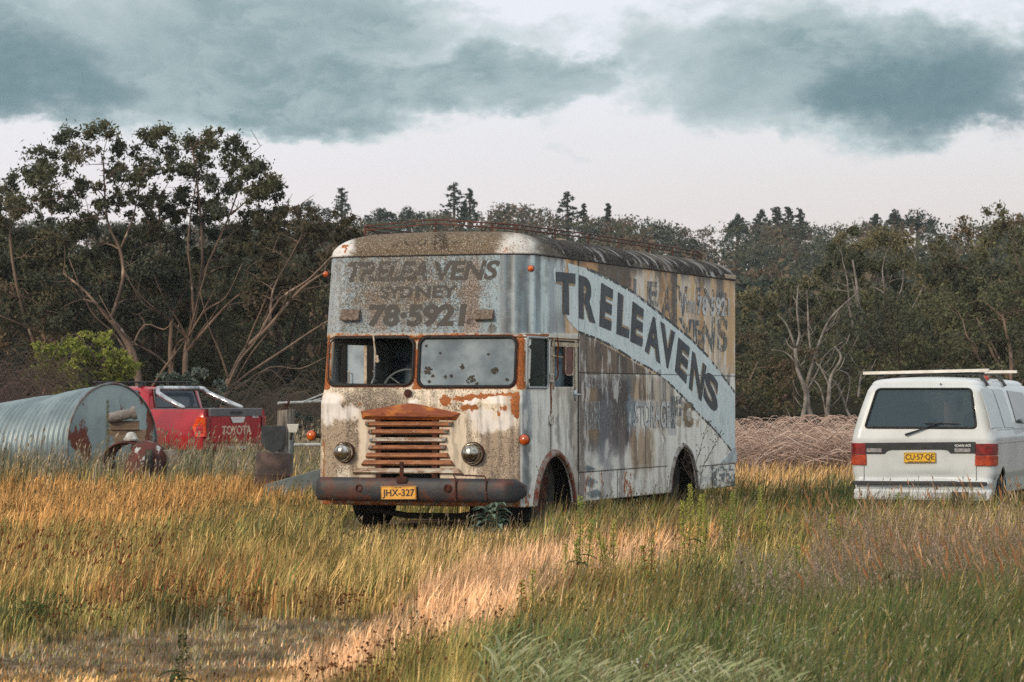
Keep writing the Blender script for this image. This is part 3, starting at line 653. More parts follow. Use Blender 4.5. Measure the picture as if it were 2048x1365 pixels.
text_on('painted_number', '78·5921', (z5(590, 765), z5(1425, 758), z5(1420, 955), z5(590, 960)), FBK2, body, fp, FRONT(.003), .045, .08)
# ---------------------------------------------------------------- truck fittings
RUST = mat('rust', srgb(128, 66, 36), .85, 0, srgb(78, 46, 38), 14, .5, .2, col3=srgb(176, 104, 50), scale3=26)
RUSTD = mat('dark_rust', srgb(84, 48, 38), .85, 0, srgb(52, 38, 34), 12, .5, .2, col3=srgb(132, 70, 42), scale3=22)
IRON = mat('dark_iron', srgb(38, 35, 33), .8, 0, srgb(58, 46, 38), 9, .4, .3)
RUB = mat('black_rubber', srgb(24, 25, 27), .7, 0, srgb(44, 44, 44), 12, .2, .3)
TYRE = mat('old_tyre', srgb(40, 42, 44), .85, 0, srgb(70, 66, 60), 10, .3, .2)
CHROME = mat('worn_chrome', srgb(196, 196, 192), .16, 1, srgb(120, 112, 100), 22, .05, .5, col3=srgb(96, 66, 46), scale3=30, thr3=(.62, .68))
AMBER = mat('amber_lens', srgb(206, 96, 16), .25, 0, srgb(160, 60, 12), 14, .1, .6, coat=.5)
SLATE = mat('slate_cab_paint', srgb(130, 150, 162), .8, 0, srgb(78, 92, 102), 5, .2, .2, col3=srgb(120, 136, 142), scale3=36, thr3=(.6, .66))
PALE = mat('pale_blue_door_paint', srgb(160, 176, 188), .7, 0, srgb(124, 138, 150), 3.5, .1, .3, col3=srgb(110, 96, 90), scale3=40, thr3=(.68, .72))
BLACKIN = mat('shade_black', srgb(22, 22, 22), .95)  # near-black colour stands in for shade inside bay, wells, cab and pipe
CREAM = mat('cream_trim', srgb(196, 184, 164), .65, 0, srgb(150, 132, 110), 18, .2, .3, col3=srgb(110, 66, 44), scale3=40)
# grille
gmats = mat('rusty_grille_bar', srgb(164, 112, 76), .65, .1, srgb(124, 80, 56), 18, .4, .4, stretch=(.4, 1, 1), col3=srgb(178, 158, 136), scale3=36, thr3=(.6, .68))
gsil = mat('silvered_grille_bar', srgb(190, 184, 172), .45, .3, srgb(146, 116, 92), 16, .3, .4, stretch=(.4, 1, 1), col3=srgb(132, 78, 48), scale3=30, thr3=(.58, .64))
grille = MB()
gx = lambda x: 620+x*.20507; gy = lambda y: 780+y*.20507
gp = lambda x, y, t=-.05: TR.on_y(gx(x), gy(y), t)
g_root = None
def bar(name, tl, tr, bl, br, yt, yb, m, parent, d=.035):
    q = [gp(tl, yt), gp(tr, yt), gp(br, yb), gp(bl, yb)]; zc = q[3][1]+(q[0][1]-q[3][1])*.26
    mb = MB(); l = (q[0][0]+q[3][0])/2; r_ = (q[1][0]+q[2][0])/2; ins = .012
    vs = [(q[0][0], -.03, q[0][1]), (q[1][0], -.03, q[1][1]), (r_, -.03-d, zc+.006), (l, -.03-d, zc+.006), (q[2][0], -.03, q[2][1]), (q[3][0], -.03, q[3][1]),
          (q[0][0], .0, q[0][1]), (q[1][0], .0, q[1][1]), (q[2][0], .0, q[2][1]), (q[3][0], .0, q[3][1])]
    mb.add(vs, [(0, 1, 2, 3), (3, 2, 4, 5), (0, 3, 5), (1, 4, 2), (0, 6, 7, 1), (5, 4, 8, 9), (0, 5, 9, 6), (1, 7, 8, 4), (6, 9, 8, 7)])
    return mb.build(name, m, parent, bevel=.004)
grl = bpy.data.objects.new('grille', None); C.objects.link(grl); grl.parent = truck
for x0, x1 in ((640, 694), (1190, 1245)):
    gbase = MB(); (a, zt1), (b, zb1) = gp(x0, 290, -.02), gp(x1, 868, -.02); gbase.box(a, b, -.028, .02, zb1, zt1); gbase.build('grille_post', RUSTD, grl, bevel=.004)
grl; grl['label'] = 'rusted slatted grille with a peaked top'
for a in [(525, 1395, 552, 1360, 310, 362, gmats), (560, 1350, 572, 1320, 385, 436, gmats), (572, 1325, 580, 1312, 464, 515, gsil), (570, 1318, 565, 1312, 540, 588, gmats), (548, 1330, 540, 1352, 615, 667, gmats), (520, 1362, 490, 1400, 685, 740, gmats), (440, 1432, 405, 1484, 764, 820, gsil)]:
    bar('grille_bar', *a, grl)
def tips(mb, l, r_, yt, yb):
    for x, s in ((l, -1), (r_, 1)):
        mb = MB(); a, z1 = gp(x, yt, -.06); _, z0 = gp(x, yb, -.06); mb.box(a-.03 if s > 0 else a-.004, a+.004 if s > 0 else a+.03, -.068, -.03, z0+.012, z1-.012); mb.build('chrome_tip', CHROME, grl, bevel=.003)
mb = MB()
for l, r_, a, b in [(545, 1375, 310, 362), (575, 1332, 385, 436), (582, 1312, 464, 515), (580, 1308, 540, 588)]: tips(mb, l, r_, a, b)
crown = [(487, 207), (950, 132), (1000, 132), (1462, 228), (1415, 299), (502, 290)]
cq = [gp(x, y) for x, y in crown]; mb = MB()
mid = [gp(560, 255), gp(975, 205), gp(1390, 262)]
vs = [(a, -.03, b) for a, b in cq]+[(a, -.095, b) for a, b in mid]+[(a, .0, b) for a, b in cq]
mb.add(vs, [(0, 1, 7, 6), (1, 2, 7), (2, 3, 8, 7), (3, 4, 8), (4, 5, 6, 7, 8), (5, 0, 6)]+[(i, i+9, (i+1) % 6+9, (i+1) % 6) for i in range(6)])
mb.build('grille_crown', mat('bright_rust', srgb(128, 68, 42), .7, 0, srgb(178, 108, 44), 5, .3, .4, stretch=(.5, 1, 1.5), thr=(.45, .6), col3=srgb(110, 52, 36), scale3=18, thr3=(.55, .65)), grl, bevel=.004)
mb = MB(); a, b = gp(962, 35, 0); M = Matrix.Translation((a, -.01, b)) @ Matrix.Rotation(R(90), 4, 'X')
mb.lathe([(.045, 0), (.045, .02), (.02, .03), (.0, .03)], M, 12); mb.build('badge', RUSTD, truck)
# engine bay darkness behind the grille: radiator core
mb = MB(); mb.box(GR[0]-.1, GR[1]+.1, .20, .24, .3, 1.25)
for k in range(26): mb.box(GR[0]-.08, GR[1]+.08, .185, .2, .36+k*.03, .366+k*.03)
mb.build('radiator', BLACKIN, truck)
# bumper
BT = -.24
b0, zb1 = TR.on_y(622, 957, BT); b1, _ = TR.on_y(1041, 957, BT); zc = TR.on_y(830, 980, BT)[1]
path = []; nseg = 60
for k in range(nseg+1):
    u = k/nseg; s_ = b0+(b1-b0)*u; e = max(0, (abs(u-.5)*2-.86)/.14); path.append((s_, BT+.16*e*e+.0*u, e))
mb = MB(); vs = []; nn_ = 14
for i, (s_, t_, e) in enumerate(path):
    dent = .012*math.sin(i*.9)+.01*math.sin(i*.37+1)
    for k in range(nn_):
        a = 2*math.pi*k/nn_; rz = .128*(1-.55*max(0, e-.55)/.45 if e > .55 else 1); ry = .075*(1-.5*max(0, e-.5)/.5 if e > .5 else 1)
        cz_, sz_ = math.cos(a), math.sin(a); vs.append((s_, t_+(ry+dent*.4)*math.copysign(abs(cz_)**.6, cz_), zc+rz*math.copysign(abs(sz_)**.62, sz_)))
fs = [(i*nn_+k, i*nn_+(k+1) % nn_, (i+1)*nn_+(k+1) % nn_, (i+1)*nn_+k) for i in range(nseg) for k in range(nn_)]+[tuple(range(nn_)), tuple(nseg*nn_+k for k in range(nn_))]
mb.add(vs, fs); bump = mb.build('bumper', mat('dented_bumper_paint', srgb(40, 44, 50), .55, .05, srgb(74, 42, 34), 3.2, .5, .5, thr=(.46, .54), col3=srgb(52, 42, 38), scale3=14, thr3=(.5, .62)), truck, smooth=True); bump['label'] = 'rounded dark bumper with rust patches'
for x in (718, 895):
    mb = MB(); a, b = TR.on_y(x, 977, BT-.08); M = Matrix.Translation((a, BT-.065, b)) @ Matrix.Rotation(R(90), 4, 'X'); mb.lathe([(.045, 0), (.045, .02), (.03, .028), (.03, .012), (0, .012)], M, 14); mb.build('tow_eye', RUSTD, bump)
mb = MB(); a, b = TR.on_y(803, 950, BT-.08); mb.box(a-.02, a+.02, BT-.085, BT-.06, b-.05, b+.14); mb.box(a-.06, a+.06, BT-.088, BT-.07, b-.09, b-.02); mb.build('crank_bracket', RUSTD, bump, bevel=.004)
mb = MB(); pts = [TR.on_y(x, y, BT-.09) for x, y in ((911, 1003), (911, 958), (906, 950), (969, 953), (972, 960), (972, 1000))]; mb.tube([(a, BT-.085, b) for a, b in pts], .009, 6); mb.build('wire_bracket', RUSTD, bump)
# plates: rounded sheet with lettering
def plate(frame, quad, t, text, small, m, mt, parent, smally, yoff=.006, top=True, tq=None, sq=None):
    pl = lambda x, y: frame.on_y(x, y, t); q = [pl(*c) for c in quad]
    mb = MB(); mb.prism(q, lambda a, b, d: (a, t+d, b), 0, .008); ob = mb.build('number_plate', m, parent, bevel=.003)
    text_on('plate_text', text, tq, mt, ob, pl, lambda a, b: (a, t-.0035, b), .015)
    if small: text_on('plate_text', small, sq, mt, ob, pl, lambda a, b: (a, t-.0035, b), .01)
    e = .006; mbx = MB(); qq = [(q[0][0]+e, q[0][1]-e), (q[1][0]-e, q[1][1]-e), (q[2][0]-e, q[2][1]+e), (q[3][0]+e, q[3][1]+e)]
    mbx.tube([(a, t-.002, b) for a, b in qq], .0028, 4, closed=True); mbx.build('plate_rim', mt, ob); return ob
YEL = mat('yellow_plate', srgb(228, 172, 72), .5, 0, srgb(206, 146, 58), 14, .1, .4); BLK = mat('plate_black', srgb(34, 32, 30), .5)
npq = [(761.5, 973), (832, 972.5), (832.5, 999.5), (762, 1000)]
np_ = plate(TR, npq, BT-.105, 'JHX-327', 'N S W', YEL, BLK, bump, None, tq=[(765, 979), (829, 978.5), (829, 997), (765.5, 997.5)], sq=[(790, 974.2), (803, 974.2), (803, 977), (790, 977)])
# head lamps covered with chrome caps
for cx, cy, rp in ((687, 905, 19), (944, 908, 21)):
    a, b = TR.on_y(cx, cy, -.06); r_ = rp*30.9/F; M = Matrix.Translation((a, -.028, b)) @ Matrix.Rotation(R(90), 4, 'X') @ Matrix.Rotation(R(4), 4, 'Y')
    mb = MB(); mb.lathe([(r_*1.06, .0), (r_*1.04, .05), (r_*.98, .066), (r_*.93, .06), (r_*.90, .072), (r_*.86, .09)]+[(r_*.84*math.cos(k*math.pi/18), .092+r_*.42*math.sin(k*math.pi/18)) for k in range(10)], M, 32)
    h = mb.build('headlight', CHROME, truck, smooth=True, angle=40); h['label'] = 'round headlight under a chrome cap'
    mb = MB(); mb.lathe([(r_*1.12, -.01), (r_*1.12, .02), (r_*1.04, .03)], M, 32); mb.build('rim', RUSTD, h, smooth=True)
# amber lamps
def amber(pos, r_, stalk=None, squash=1.):
    mb = MB(); M = Matrix.Translation(pos)
    mb.lathe([(r_*math.sin(math.pi*k/10), -r_*squash*math.cos(math.pi*k/10)) for k in range(11)], M @ Matrix.Rotation(R(90), 4, 'X'), 20)
    o = mb.build('indicator_light', AMBER, truck, smooth=True)
    if stalk: m2 = MB(); m2.tube([pos, stalk], r_*.45, 8); m2.lathe([(r_*1.04, -.008), (r_*1.07, 0), (r_*1.04, .008)], M @ Matrix.Rotation(R(90), 4, 'X'), 20); m2.build('housing', IRON, o)
a, b = TR.on_y(623, 871, .05); amber((a, .05, b), .058, (a+.12, .10, b-.01), .8)
a, b = TR.on_y(1049, 880, -.02); amber((a, -.02, b), .058, (a-.03, .06, b), .7)
a, b = TR.on_y(652, 549, .25); amber((a, .25, b), .034, (a+.06, .27, b), 1.1)
a, b = TR.on_x(1064, 538, 1.22); amber((1.22, a-.03, b), .036, (1.17, a+.03, b), 1.2); mb = MB(); a, b = TR.on_x(1074, 538, 1.22)
# drip rail at the belt, gutter under the roof, panel seams
BR = mat('belt_rail', srgb(60, 50, 40), .8, 0, srgb(120, 84, 40), 20, .3)
def uline(z, off, s_end=TL_, s0=-1):
    r_, w, f0 = rr(z), wl(z), t0(z); p = [(WR+off, s_end, z)]; p.append((WR+off, f0+r_, z))
    for k in range(1, 9): a = math.pi/2*k/8; p.append((WR-r_+(r_+off)*math.cos(a), f0+r_-(r_+off)*math.sin(a), z))
    for k in range(9): a = math.pi/2*k/8; p.append((-w+r_-(r_+off)*math.sin(a), f0+r_-(r_+off)*math.cos(a), z))
    p.append((-w-off, s_end, z)); return p
mb = MB(); mb.tube(uline(2.088, .006, 1.72), .011, 6); mb.build('belt_rail', BR, body)
mb = MB(); mb.tube(uline(2.985, .004), .010, 6); mb.build('roof_gutter', mat('gutter_dark', srgb(46, 42, 40), .8), body)
mb = MB()
SZ = 1.722
mb.box(WR+.001, WR+.0035, 1.70, TL_, SZ-.004, SZ+.004); mb.box(WR+.001, WR+.0035, 1.70, 4.9, .598, .606); mb.box(WR+.001, WR+.0035, 6.2, TL_, .566, .574)
mb.box(WR+.0012, WR+.004, 1.696, 1.704, .27, 2.98); mb.box(WR+.0012, WR+.0025, 4.048, 4.052, .61, SZ-.005)
mb.box(WR+.001, WR+.0035, 3.02, 3.03, .27, .6); mb.box(WR+.001, WR+.0035, 6.75, 6.76, .27, .57)
mb.box(WR+.001, WR+.0025, 5.258, 5.264, 1.73, 2.98)
mb.build('panel_seam', IRON, body)
mb = MB()
for k in range(60): mb.box(WR+.001, WR+.005, 1.75+k*.1, 1.757+k*.1, SZ+.012, SZ+.019)
for k in range(44): mb.box(WR+.001, WR+.005, 1.76+k*.07, 1.766+k*.07, .612, .618)
for k in range(64): mb.box(WR+.001, WR+.005, 1.75+k*.094, 1.757+k*.094, 2.955, 2.962)
mb.build('rivets', mat('rivet_heads', srgb(150, 140, 126), .6), body)
# front shelf brackets and white corner box at the tail
for x0, x1, y0, y1 in ((685, 722, 619, 639), (950, 989, 620, 637)):
    a0_, z1_ = fp(x0, y0); a1_, z0_ = fp(x1, y1); mb = MB(); f_ = t0(z0_)
    mb.add([(a0_, f_-.01, z1_), (a1_, f_-.01, z1_), (a1_, f_-.07, z0_), (a0_, f_-.07, z0_), (a0_, f_, z1_), (a1_, f_, z1_), (a1_, f_, z0_-.012), (a0_, f_, z0_-.012), (a1_, f_-.07, z0_-.012), (a0_, f_-.07, z0_-.012)], [(0, 1, 2, 3), (0, 4, 5, 1), (3, 2, 8, 9), (9, 8, 6, 7), (0, 3, 9, 7, 4), (1, 5, 6, 8, 2)])
    mb.build('hood_bracket', mat('lichened_bracket', srgb(122, 108, 96), .85, 0, srgb(76, 66, 58), 30, .3), body)
mb = MB(); mb.box(WR-.10, WR+.012, TL_-.45, TL_+.01, 2.985, 3.05); mb.build('corner_cap', CREAM, body, bevel=.01)
# flare at the tail skirt
mb = MB(); a, b = sd(1466, 925); mb.prism([(TL_-.7, b), (TL_+.03, b+.0), (TL_+.05, b+.09), (TL_-.02, b+.2)], lambda y_, z_, d: (WR+d, y_, z_), .001, .012); mb.build('skirt_flare', PM if False else mat('pale_panel', srgb(190, 200, 202), .5, 0, srgb(150, 160, 166), 5), body)
# wheel arch lips
ARCH = mat('arch_lip_rust', srgb(112, 72, 60), .8, 0, srgb(150, 140, 132), 7, .4, .3, col3=srgb(128, 60, 38), scale3=16, thr3=(.5, .6))
def lip(A, m, lw=.07, proud=.02, aend=200):
    c, hw, z0, top_ = A; prof = []
    mb = MB(); n = 40; vs = []
    for k in range(n+1):
        a = math.pi*k/n; ca, sa = math.cos(a), math.sin(a); hgt = top_-z0
        for wdt, pr in ((0, .0), (0, proud), (lw*.6, proud*1.2), (lw, .001)):
            y_ = c-(hw+wdt)*ca; z_ = max(z0+(hgt+wdt)*sa, z0)
            if z_ < ZB: z_ = ZB
            vs.append((WR+pr, y_, z_))
    mb.add(vs, [(i*4+j, i*4+j+1, (i+1)*4+j+1, (i+1)*4+j) for i in range(n) for j in range(3)]); return mb.build('wheel_arch', m, body, smooth=True)
lip(FA, ARCH, .075, .03); lip(RA, mat('arch_lip_pale', srgb(176, 176, 172), .7, 0, srgb(112, 100, 92), 9, .3), .06, .02)
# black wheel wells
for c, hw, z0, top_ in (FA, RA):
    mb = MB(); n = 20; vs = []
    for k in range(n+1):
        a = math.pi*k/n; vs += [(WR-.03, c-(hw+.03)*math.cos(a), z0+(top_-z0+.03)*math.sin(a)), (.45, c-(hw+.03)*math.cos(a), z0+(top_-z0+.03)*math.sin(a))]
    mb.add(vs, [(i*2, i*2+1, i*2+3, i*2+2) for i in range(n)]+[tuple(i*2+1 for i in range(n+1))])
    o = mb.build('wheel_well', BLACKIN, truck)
# wheels
def wheel(name, pos, rad, wid, parent, hub=True, m=TYRE, hubm=None, n=36, rim=.56):
    M = Matrix.Translation(pos) @ Matrix.Rotation(R(90), 4, 'Y')
    mb = MB(); r_ = rad; w = wid/2
    mb.lathe([(r_*rim, -w*.8), (r_*.62, -w*.98), (r_*.86, -w), (r_*.96, -w*.82), (r_, -w*.6), (r_, -w*.2), (r_*.985, -w*.18), (r_*.985, -w*.1), (r_, -w*.08), (r_, w*.08), (r_*.985, w*.1), (r_*.985, w*.18), (r_, w*.2), (r_, w*.6), (r_*.96, w*.82), (r_*.86, w), (r_*.62, w*.98), (r_*rim, w*.8)], M, n)
    wo = bpy.data.objects.new(name, None); C.objects.link(wo); wo.parent = parent
    t = mb.build('tyre', m, wo, smooth=True, angle=50)
    mb = MB(); mb.lathe([(0, w*.35), (r_*.14, w*.38), (r_*.18, w*.2), (r_*.40, w*.25), (r_*.50, w*.6), (r_*(rim+.02), w*.82), (r_*(rim+.01), -w*.8), (r_*.45, -w*.3), (0, -w*.3)], M, 24); mb.build('rim', hubm or RUSTD, wo, smooth=True, angle=40); return wo
for x, y_ in ((.93, .93), (-.95, .93), (.93, 5.45), (-.95, 5.45)): wheel('wheel', (x, y_, .45), .47, .24, truck)
mb = MB(); mb.tube([(-.9, .93, .42), (.9, .93, .42)], .05, 8); mb.tube([(-.9, 5.45, .46), (.9, 5.45, .46)], .07, 8)
for x in (-.42, .42): mb.box(x-.04, x+.04, .1, 7.5, .44, .58)
for t_ in (.25, 2.2, 4.1, 6.6): mb.box(-.5, .5, t_-.04, t_+.04, .46, .56)
mb.tube([(-.75, .30, .22), (-.3, .34, .15), (.3, .34, .15), (.75, .30, .22)], .035, 8)
for x in (-.55, .55):
    for k in range(4): mb.box(x-.03, x+.03, .3+.08*k, 1.6-.08*k, .36-.018*k, .374-.018*k)
mb.box(-.35, .3, .5, 1.4, .25, .44); mb.build('chassis', IRON, truck, bevel=.006)
# ---- cab interior
cab = MB(); cab.box(-1.14, 1.16, .2, 1.9, .86, .9); cab.box(-1.12, 1.16, .45, 1.9, 2.16, 2.2)
cab.box(-1.08, 1.1, .16, .42, 1.40, 1.47)
ci = cab.build('cab_floor', BLACKIN, truck)
mb = MB(); mb.box(-1.15, 1.17, 1.9, 1.93, .9, 2.17); part = mb.build('partition', SLATE, truck); part['label'] = 'slate blue wall at the back of the cab'
pp = lambda x, y, t=1.88: TR.on_y(x, y, t)
def panel(name, x0, y0, x1, y1, t, th, m, parent, bv=.004):
    (a0_, z1_), (a1_, z0_) = pp(x0, y0, t), pp(x1, y1, t); mb = MB(); mb.box(a0_, a1_, t-th, t, z0_, z1_); return mb.build(name, m, parent, bevel=bv)
panel('inner_door', 694, 685, 731, 800, 1.87, .02, PALE, truck)
panel('door_post', 731, 685, 737, 800, 1.86, .05, CREAM, truck)
panel('dark_post', 678, 670, 694, 800, 1.85, .03, BLACKIN, truck); panel('dark_post', 737, 670, 751, 800, 1.85, .03, BLACKIN, truck)
panel('lintel', 678, 670, 751, 684, 1.84, .03, BLACKIN, truck)
mb = MB(); (a0_, z1_), (a1_, z0_) = pp(664, 697, .9), pp(675, 755, .9)
mb.box(a0_-.06, a1_+.03, .9, .92, z0_-.08, z1_+.08); sdp = mb.build('side_door_frame', SLATE, truck, bevel=.01)
mb = MB(); mb.box(a0_, a1_, .885, .905, z0_, z1_); mb.build('brown_panel', mat('brown_board', srgb(104, 92, 86), .8), sdp, bevel=.01)
mb = MB(); pts = [(a0_-.008, z0_), (a0_-.008, z1_-.02), (a0_+.02, z1_+.008), (a1_, z1_+.008)]; mb.tube([(a, .88, b) for a, b in pts]+[], .006, 6); mb.build('moulding', CREAM, sdp)
for x, y0, y1 in ((694, 743, 766), (745, 743, 767)):
    mb = MB(); p1 = [pp(x, y0, 1.8), pp(x+4, y0+1, 1.8), pp(x+4, y1-1, 1.8), pp(x-1, y1, 1.8)]; mb.tube([(a, 1.8, b) for a, b in p1], .008, 6); mb.build('grab_handle', mat('grab_rail', srgb(140, 130, 112), .4, .5), truck)
# steering wheel
mb = MB(); a, b = TR.on_y(806, 765, .62); M = Matrix.Translation((a, .62, b-.03)) @ Matrix.Rotation(R(52), 4, 'X')
mb.tube([M @ Vector((.22*math.cos(k*math.pi/16), .22*math.sin(k*math.pi/16), 0)) for k in range(32)], .013, 8, closed=True)
for k in range(3): mb.tube([M @ Vector((0, 0, -.03)), M @ Vector((.21*math.cos(k*2.09+.5), .21*math.sin(k*2.09+.5), 0))], .008, 6)
mb.tube([M @ Vector((0, 0, -.03)), M @ Vector((0, 0, -.5))], .02, 8); mb.build('steering_wheel', mat('faded_wheel_rim', srgb(112, 122, 124), .5), truck, smooth=True)
for sx in (-.62, .6):
    mb = MB(); mb.box(sx-.25, sx+.25, 1.15, 1.6, 1.05, 1.2); mb.box(sx-.25, sx+.25, 1.6, 1.72, 1.1, 1.5); mb.build('seat', mat('torn_seat', srgb(50, 46, 42), .8), truck, bevel=.03)
# glass and rubbers
def rrect(a0, a1, b0, b1, r_, n=8):
    q = []
    for cx, cz, s in ((a1-r_, b1-r_, 0), (a0+r_, b1-r_, 1), (a0+r_, b0+r_, 2), (a1-r_, b0+r_, 3)):
        for k in range(n+1): a = math.pi/2*(s+k/n); q.append((cx+r_*math.cos(a), cz+r_*math.sin(a)))
    return q
for i, (_, w) in enumerate(WIN):
    e = .008; q = rrect(w[0]+e, w[1]-e, w[2]+e, w[3]-e, w[4])
    mb = MB(); mb.tube([(a, t0(b)-.004, b) for a, b in q], .017, 8, closed=True)
    ws = mb.build('windscreen', RUB, truck, smooth=True); ws['label'] = ['empty windscreen opening in its rubber', 'dusty windscreen in black rubber'][i]
    mb = MB(); q = rrect(w[0]-.012, w[1]+.012, w[2]-.012, w[3]+.012, w[4]+.01); mb.tube([(a, t0(b)-.002, b) for a, b in q], .006, 6, closed=True); mb.build('rust_edge', RUST, ws)
    if i == 1:
        mb = MB(); q = rrect(w[0]+e, w[1]-e, w[2]+e, w[3]-e, w[4]); mb.add([(a, t0(b)+.004, b) for a, b in q], [tuple(range(len(q)))])
        m = bpy.data.materials.new('dusty_sky_tinted_glass'); m.use_nodes = True; nt = m.node_tree; nt.nodes.clear(); g = N(nt)
        oc = g.node('ShaderNodeTexCoord').outputs['Object']; n1 = g.noise(oc, 2.2, 5, .6); n2 = g.noise(oc, 26, 4, .7)
        zz = g.sep(oc)[2]
        c = g.mix(g.step(n1, .35, .65), srgb(98, 116, 128), srgb(136, 152, 161)); c = g.mix(g.step(n2, .55, .7, 0, .4), c, srgb(110, 124, 134))  # grey-blue base holds both dust and the sky the pane reflects
        sp = g.noise(oc, 14, 5, .8); c = g.mix(g.step(sp, .70, .72), c, srgb(50, 54, 56))
        pr = g.node('ShaderNodeBsdfPrincipled', None, Base_Color=c, Roughness=.5); pr.inputs['Specular IOR Level'].default_value = .3
        tr_ = g.node('ShaderNodeBsdfTransparent', None, Color=(.6, .66, .7, 1)); mx = g.node('ShaderNodeMixShader', None, Fac=g.step(n1, .2, .7, .72, .92)); g.L.new(tr_.outputs[0], mx.inputs[1]); g.L.new(pr.outputs[0], mx.inputs[2])
        o_ = g.node('ShaderNodeOutputMaterial'); g.L.new(mx.outputs[0], o_.inputs[0])
        gl = mb.build('glass', m, ws)
        # lichen rosettes grown on the glass
        mb = MB()
        for cx, cy, rp in ((857, 741, 9), (942, 758, 10), (990, 742, 7), (925, 734, 5), (976, 709, 2), (866, 752, 3), (903, 752, 3), (860, 764, 3), (892, 754, 3), (851, 692, 2), (880, 707, 1.6), (1015, 760, 3), (955, 768, 2.5)):
            a, b = fr(cx, cy); rp = rp*30.9/F
            for j in range(int(14+rp*600)):
                th_, rd_ = random.uniform(0, 6.28), rp*random.uniform(.25, 1.0); aa, bb = a+rd_*math.cos(th_), b+rd_*math.sin(th_)*.9; s_ = random.uniform(.004, .010)+rp*.05
                M = Matrix.Translation((aa, t0(bb)+.002, bb)) @ Matrix.Rotation(R(90), 4, 'X') @ Matrix.Scale(s_, 4); mb.lathe([(1, 0), (.8, .4), (0, .6)], M, 6)
        mb.build('lichen', mat('lichen_rosette', srgb(34, 33, 31), .9, 0, srgb(84, 78, 68), 60, .2), gl)
mb = MB(); pts = [(a, t0(1.9)-.03, b) for a, b in [TR.on_y(x, y, .08) for x, y in ((749, 670), (751, 690), (754, 715))]]; mb.tube(pts, .009, 6)
(a, b) = TR.on_y(755, 722, .06); mb.box(a-.02, a+.022, .04, .07, b-.012, b+.012); mb.box(a-.022, a+.0, .04, .07, b+.02, b+.035); mb.box(a-.008, a+.012, .045, .065, b-.02, b+.06)
mb.build('wiper_arm', CREAM, truck)
# quarter window and door
SG_ = mat('tree_reflection_glass', srgb(44, 56, 54), .12, 0, srgb(30, 38, 38), 3, 0, .6)  # dark green base colour imitates trees mirrored in the pane
q = rrect(*QW); mb = MB(); mb.tube([(WR+.004, a, b) for a, b in q], .016, 6, closed=True); qw = mb.build('quarter_window', mat('aluminium_trim', srgb(150, 156, 160), .5, .4), truck, smooth=True)
mb = MB(); mb.add([(WR-.012, a, b) for a, b in q], [tuple(range(len(q)))]); mb.box(WR-.014, WR-.004, QW[0], QW[1], QW[2]+.12, QW[2]+.14); mb.build('glass', SG_, qw)
door = MB(); D0, D1 = sd(1101, 700)[0], sd(1156, 700)[0]; DZ0, DZ1 = .62, 2.065
for a_, b_, c_, d_ in ((D0, D0+.012, .86, DZ1), (D1-.012, D1, DZ0, DZ1)): door.box(WR+.001, WR+.005, a_, b_, c_, d_)
door.box(WR+.001, WR+.005, D0, D1, DZ1-.012, DZ1)
dr = door.build('cab_door', IRON, truck)
mb = MB(); e = .03
for a_, b_, c_, d_ in ((DW[0]-e, DW[0], DW[2]-e, DW[3]+e), (DW[1], DW[1]+e*1.6, DW[2]-e, DW[3]+e), (DW[0], DW[1], DW[3], DW[3]+e), ): mb.box(WR+.001, WR+.014, a_, b_, c_, d_)
mb.box(WR+.002, WR+.012, D0+.02, D1-.02, 2.0, 2.05); mb.build('window_frame', CREAM, dr, bevel=.004)
mb = MB(); mb.box(WR-.16, WR-.15, DW[0]-.05, DW[1]+.1, DW[2]-.1, DW[3]+.06); mb.build('window_board', SLATE, dr)
HNG = mat('white_hinge', srgb(206, 206, 200), .5, 0, srgb(120, 100, 84), 22)
for z_ in (1.66, 1.20):
    mb = MB(); a_ = D0; mb.box(WR+.002, WR+.022, a_-.06, a_-.01, z_-.05, z_+.05); mb.box(WR+.002, WR+.022, a_+.01, a_+.05, z_-.05, z_+.05); mb.tube([(WR+.016, a_, z_-.07), (WR+.016, a_, z_+.07)], .012, 8); mb.build('hinge', HNG, dr, bevel=.003)
mb = MB(); pts = [(1106, 676), (1108, 690), (1106, 720), (1108, 752), (1103, 760)]; mb.tube([(WR+.05, a, b) for a, b in [sd(x, y) for x, y in pts]], .009, 6); mb.build('stay_rod', RUST, dr)
mb = MB(); q = rrect(sd(1112, 700)[0], sd(1127, 700)[0], sd(1119, 751)[1], sd(1119, 694)[1], .05, 5); mb.prism(q, lambda a, b, d: (WR+.08+d, a, b), 0, .03)
mir = mb.build('wing_mirror', mat('red_brown_mirror_back', srgb(112, 64, 56), .6, 0, srgb(84, 48, 44), 12), dr, bevel=.008)
mb = MB(); mb.tube([(WR+.112, a, b) for a, b in q], .006, 6, closed=True)
mb.tube([(WR+.01, D0+.03, 1.9), (WR+.09, sd(1113, 700)[0], 1.88)], .008, 6); mb.build('mirror_rim', CREAM, mir)
mb = MB(); a, b = sd(1150, 791); mb.lathe([(.0, .012), (.03, .010), (.036, 0)], Matrix.Translation((WR+.002, a, b)) @ Matrix.Rotation(R(90), 4, 'Y') @ Matrix.Diagonal((1.9, 1, 1, 1)), 16)
mb.tube([(WR+.02, a-.05, b+.005), (WR+.045, a-.02, b+.008), (WR+.045, a+.06, b+.008)], .010, 8); mb.build('handle', mat('door_handle_metal', srgb(180, 190, 194), .3, .7), dr, smooth=True)
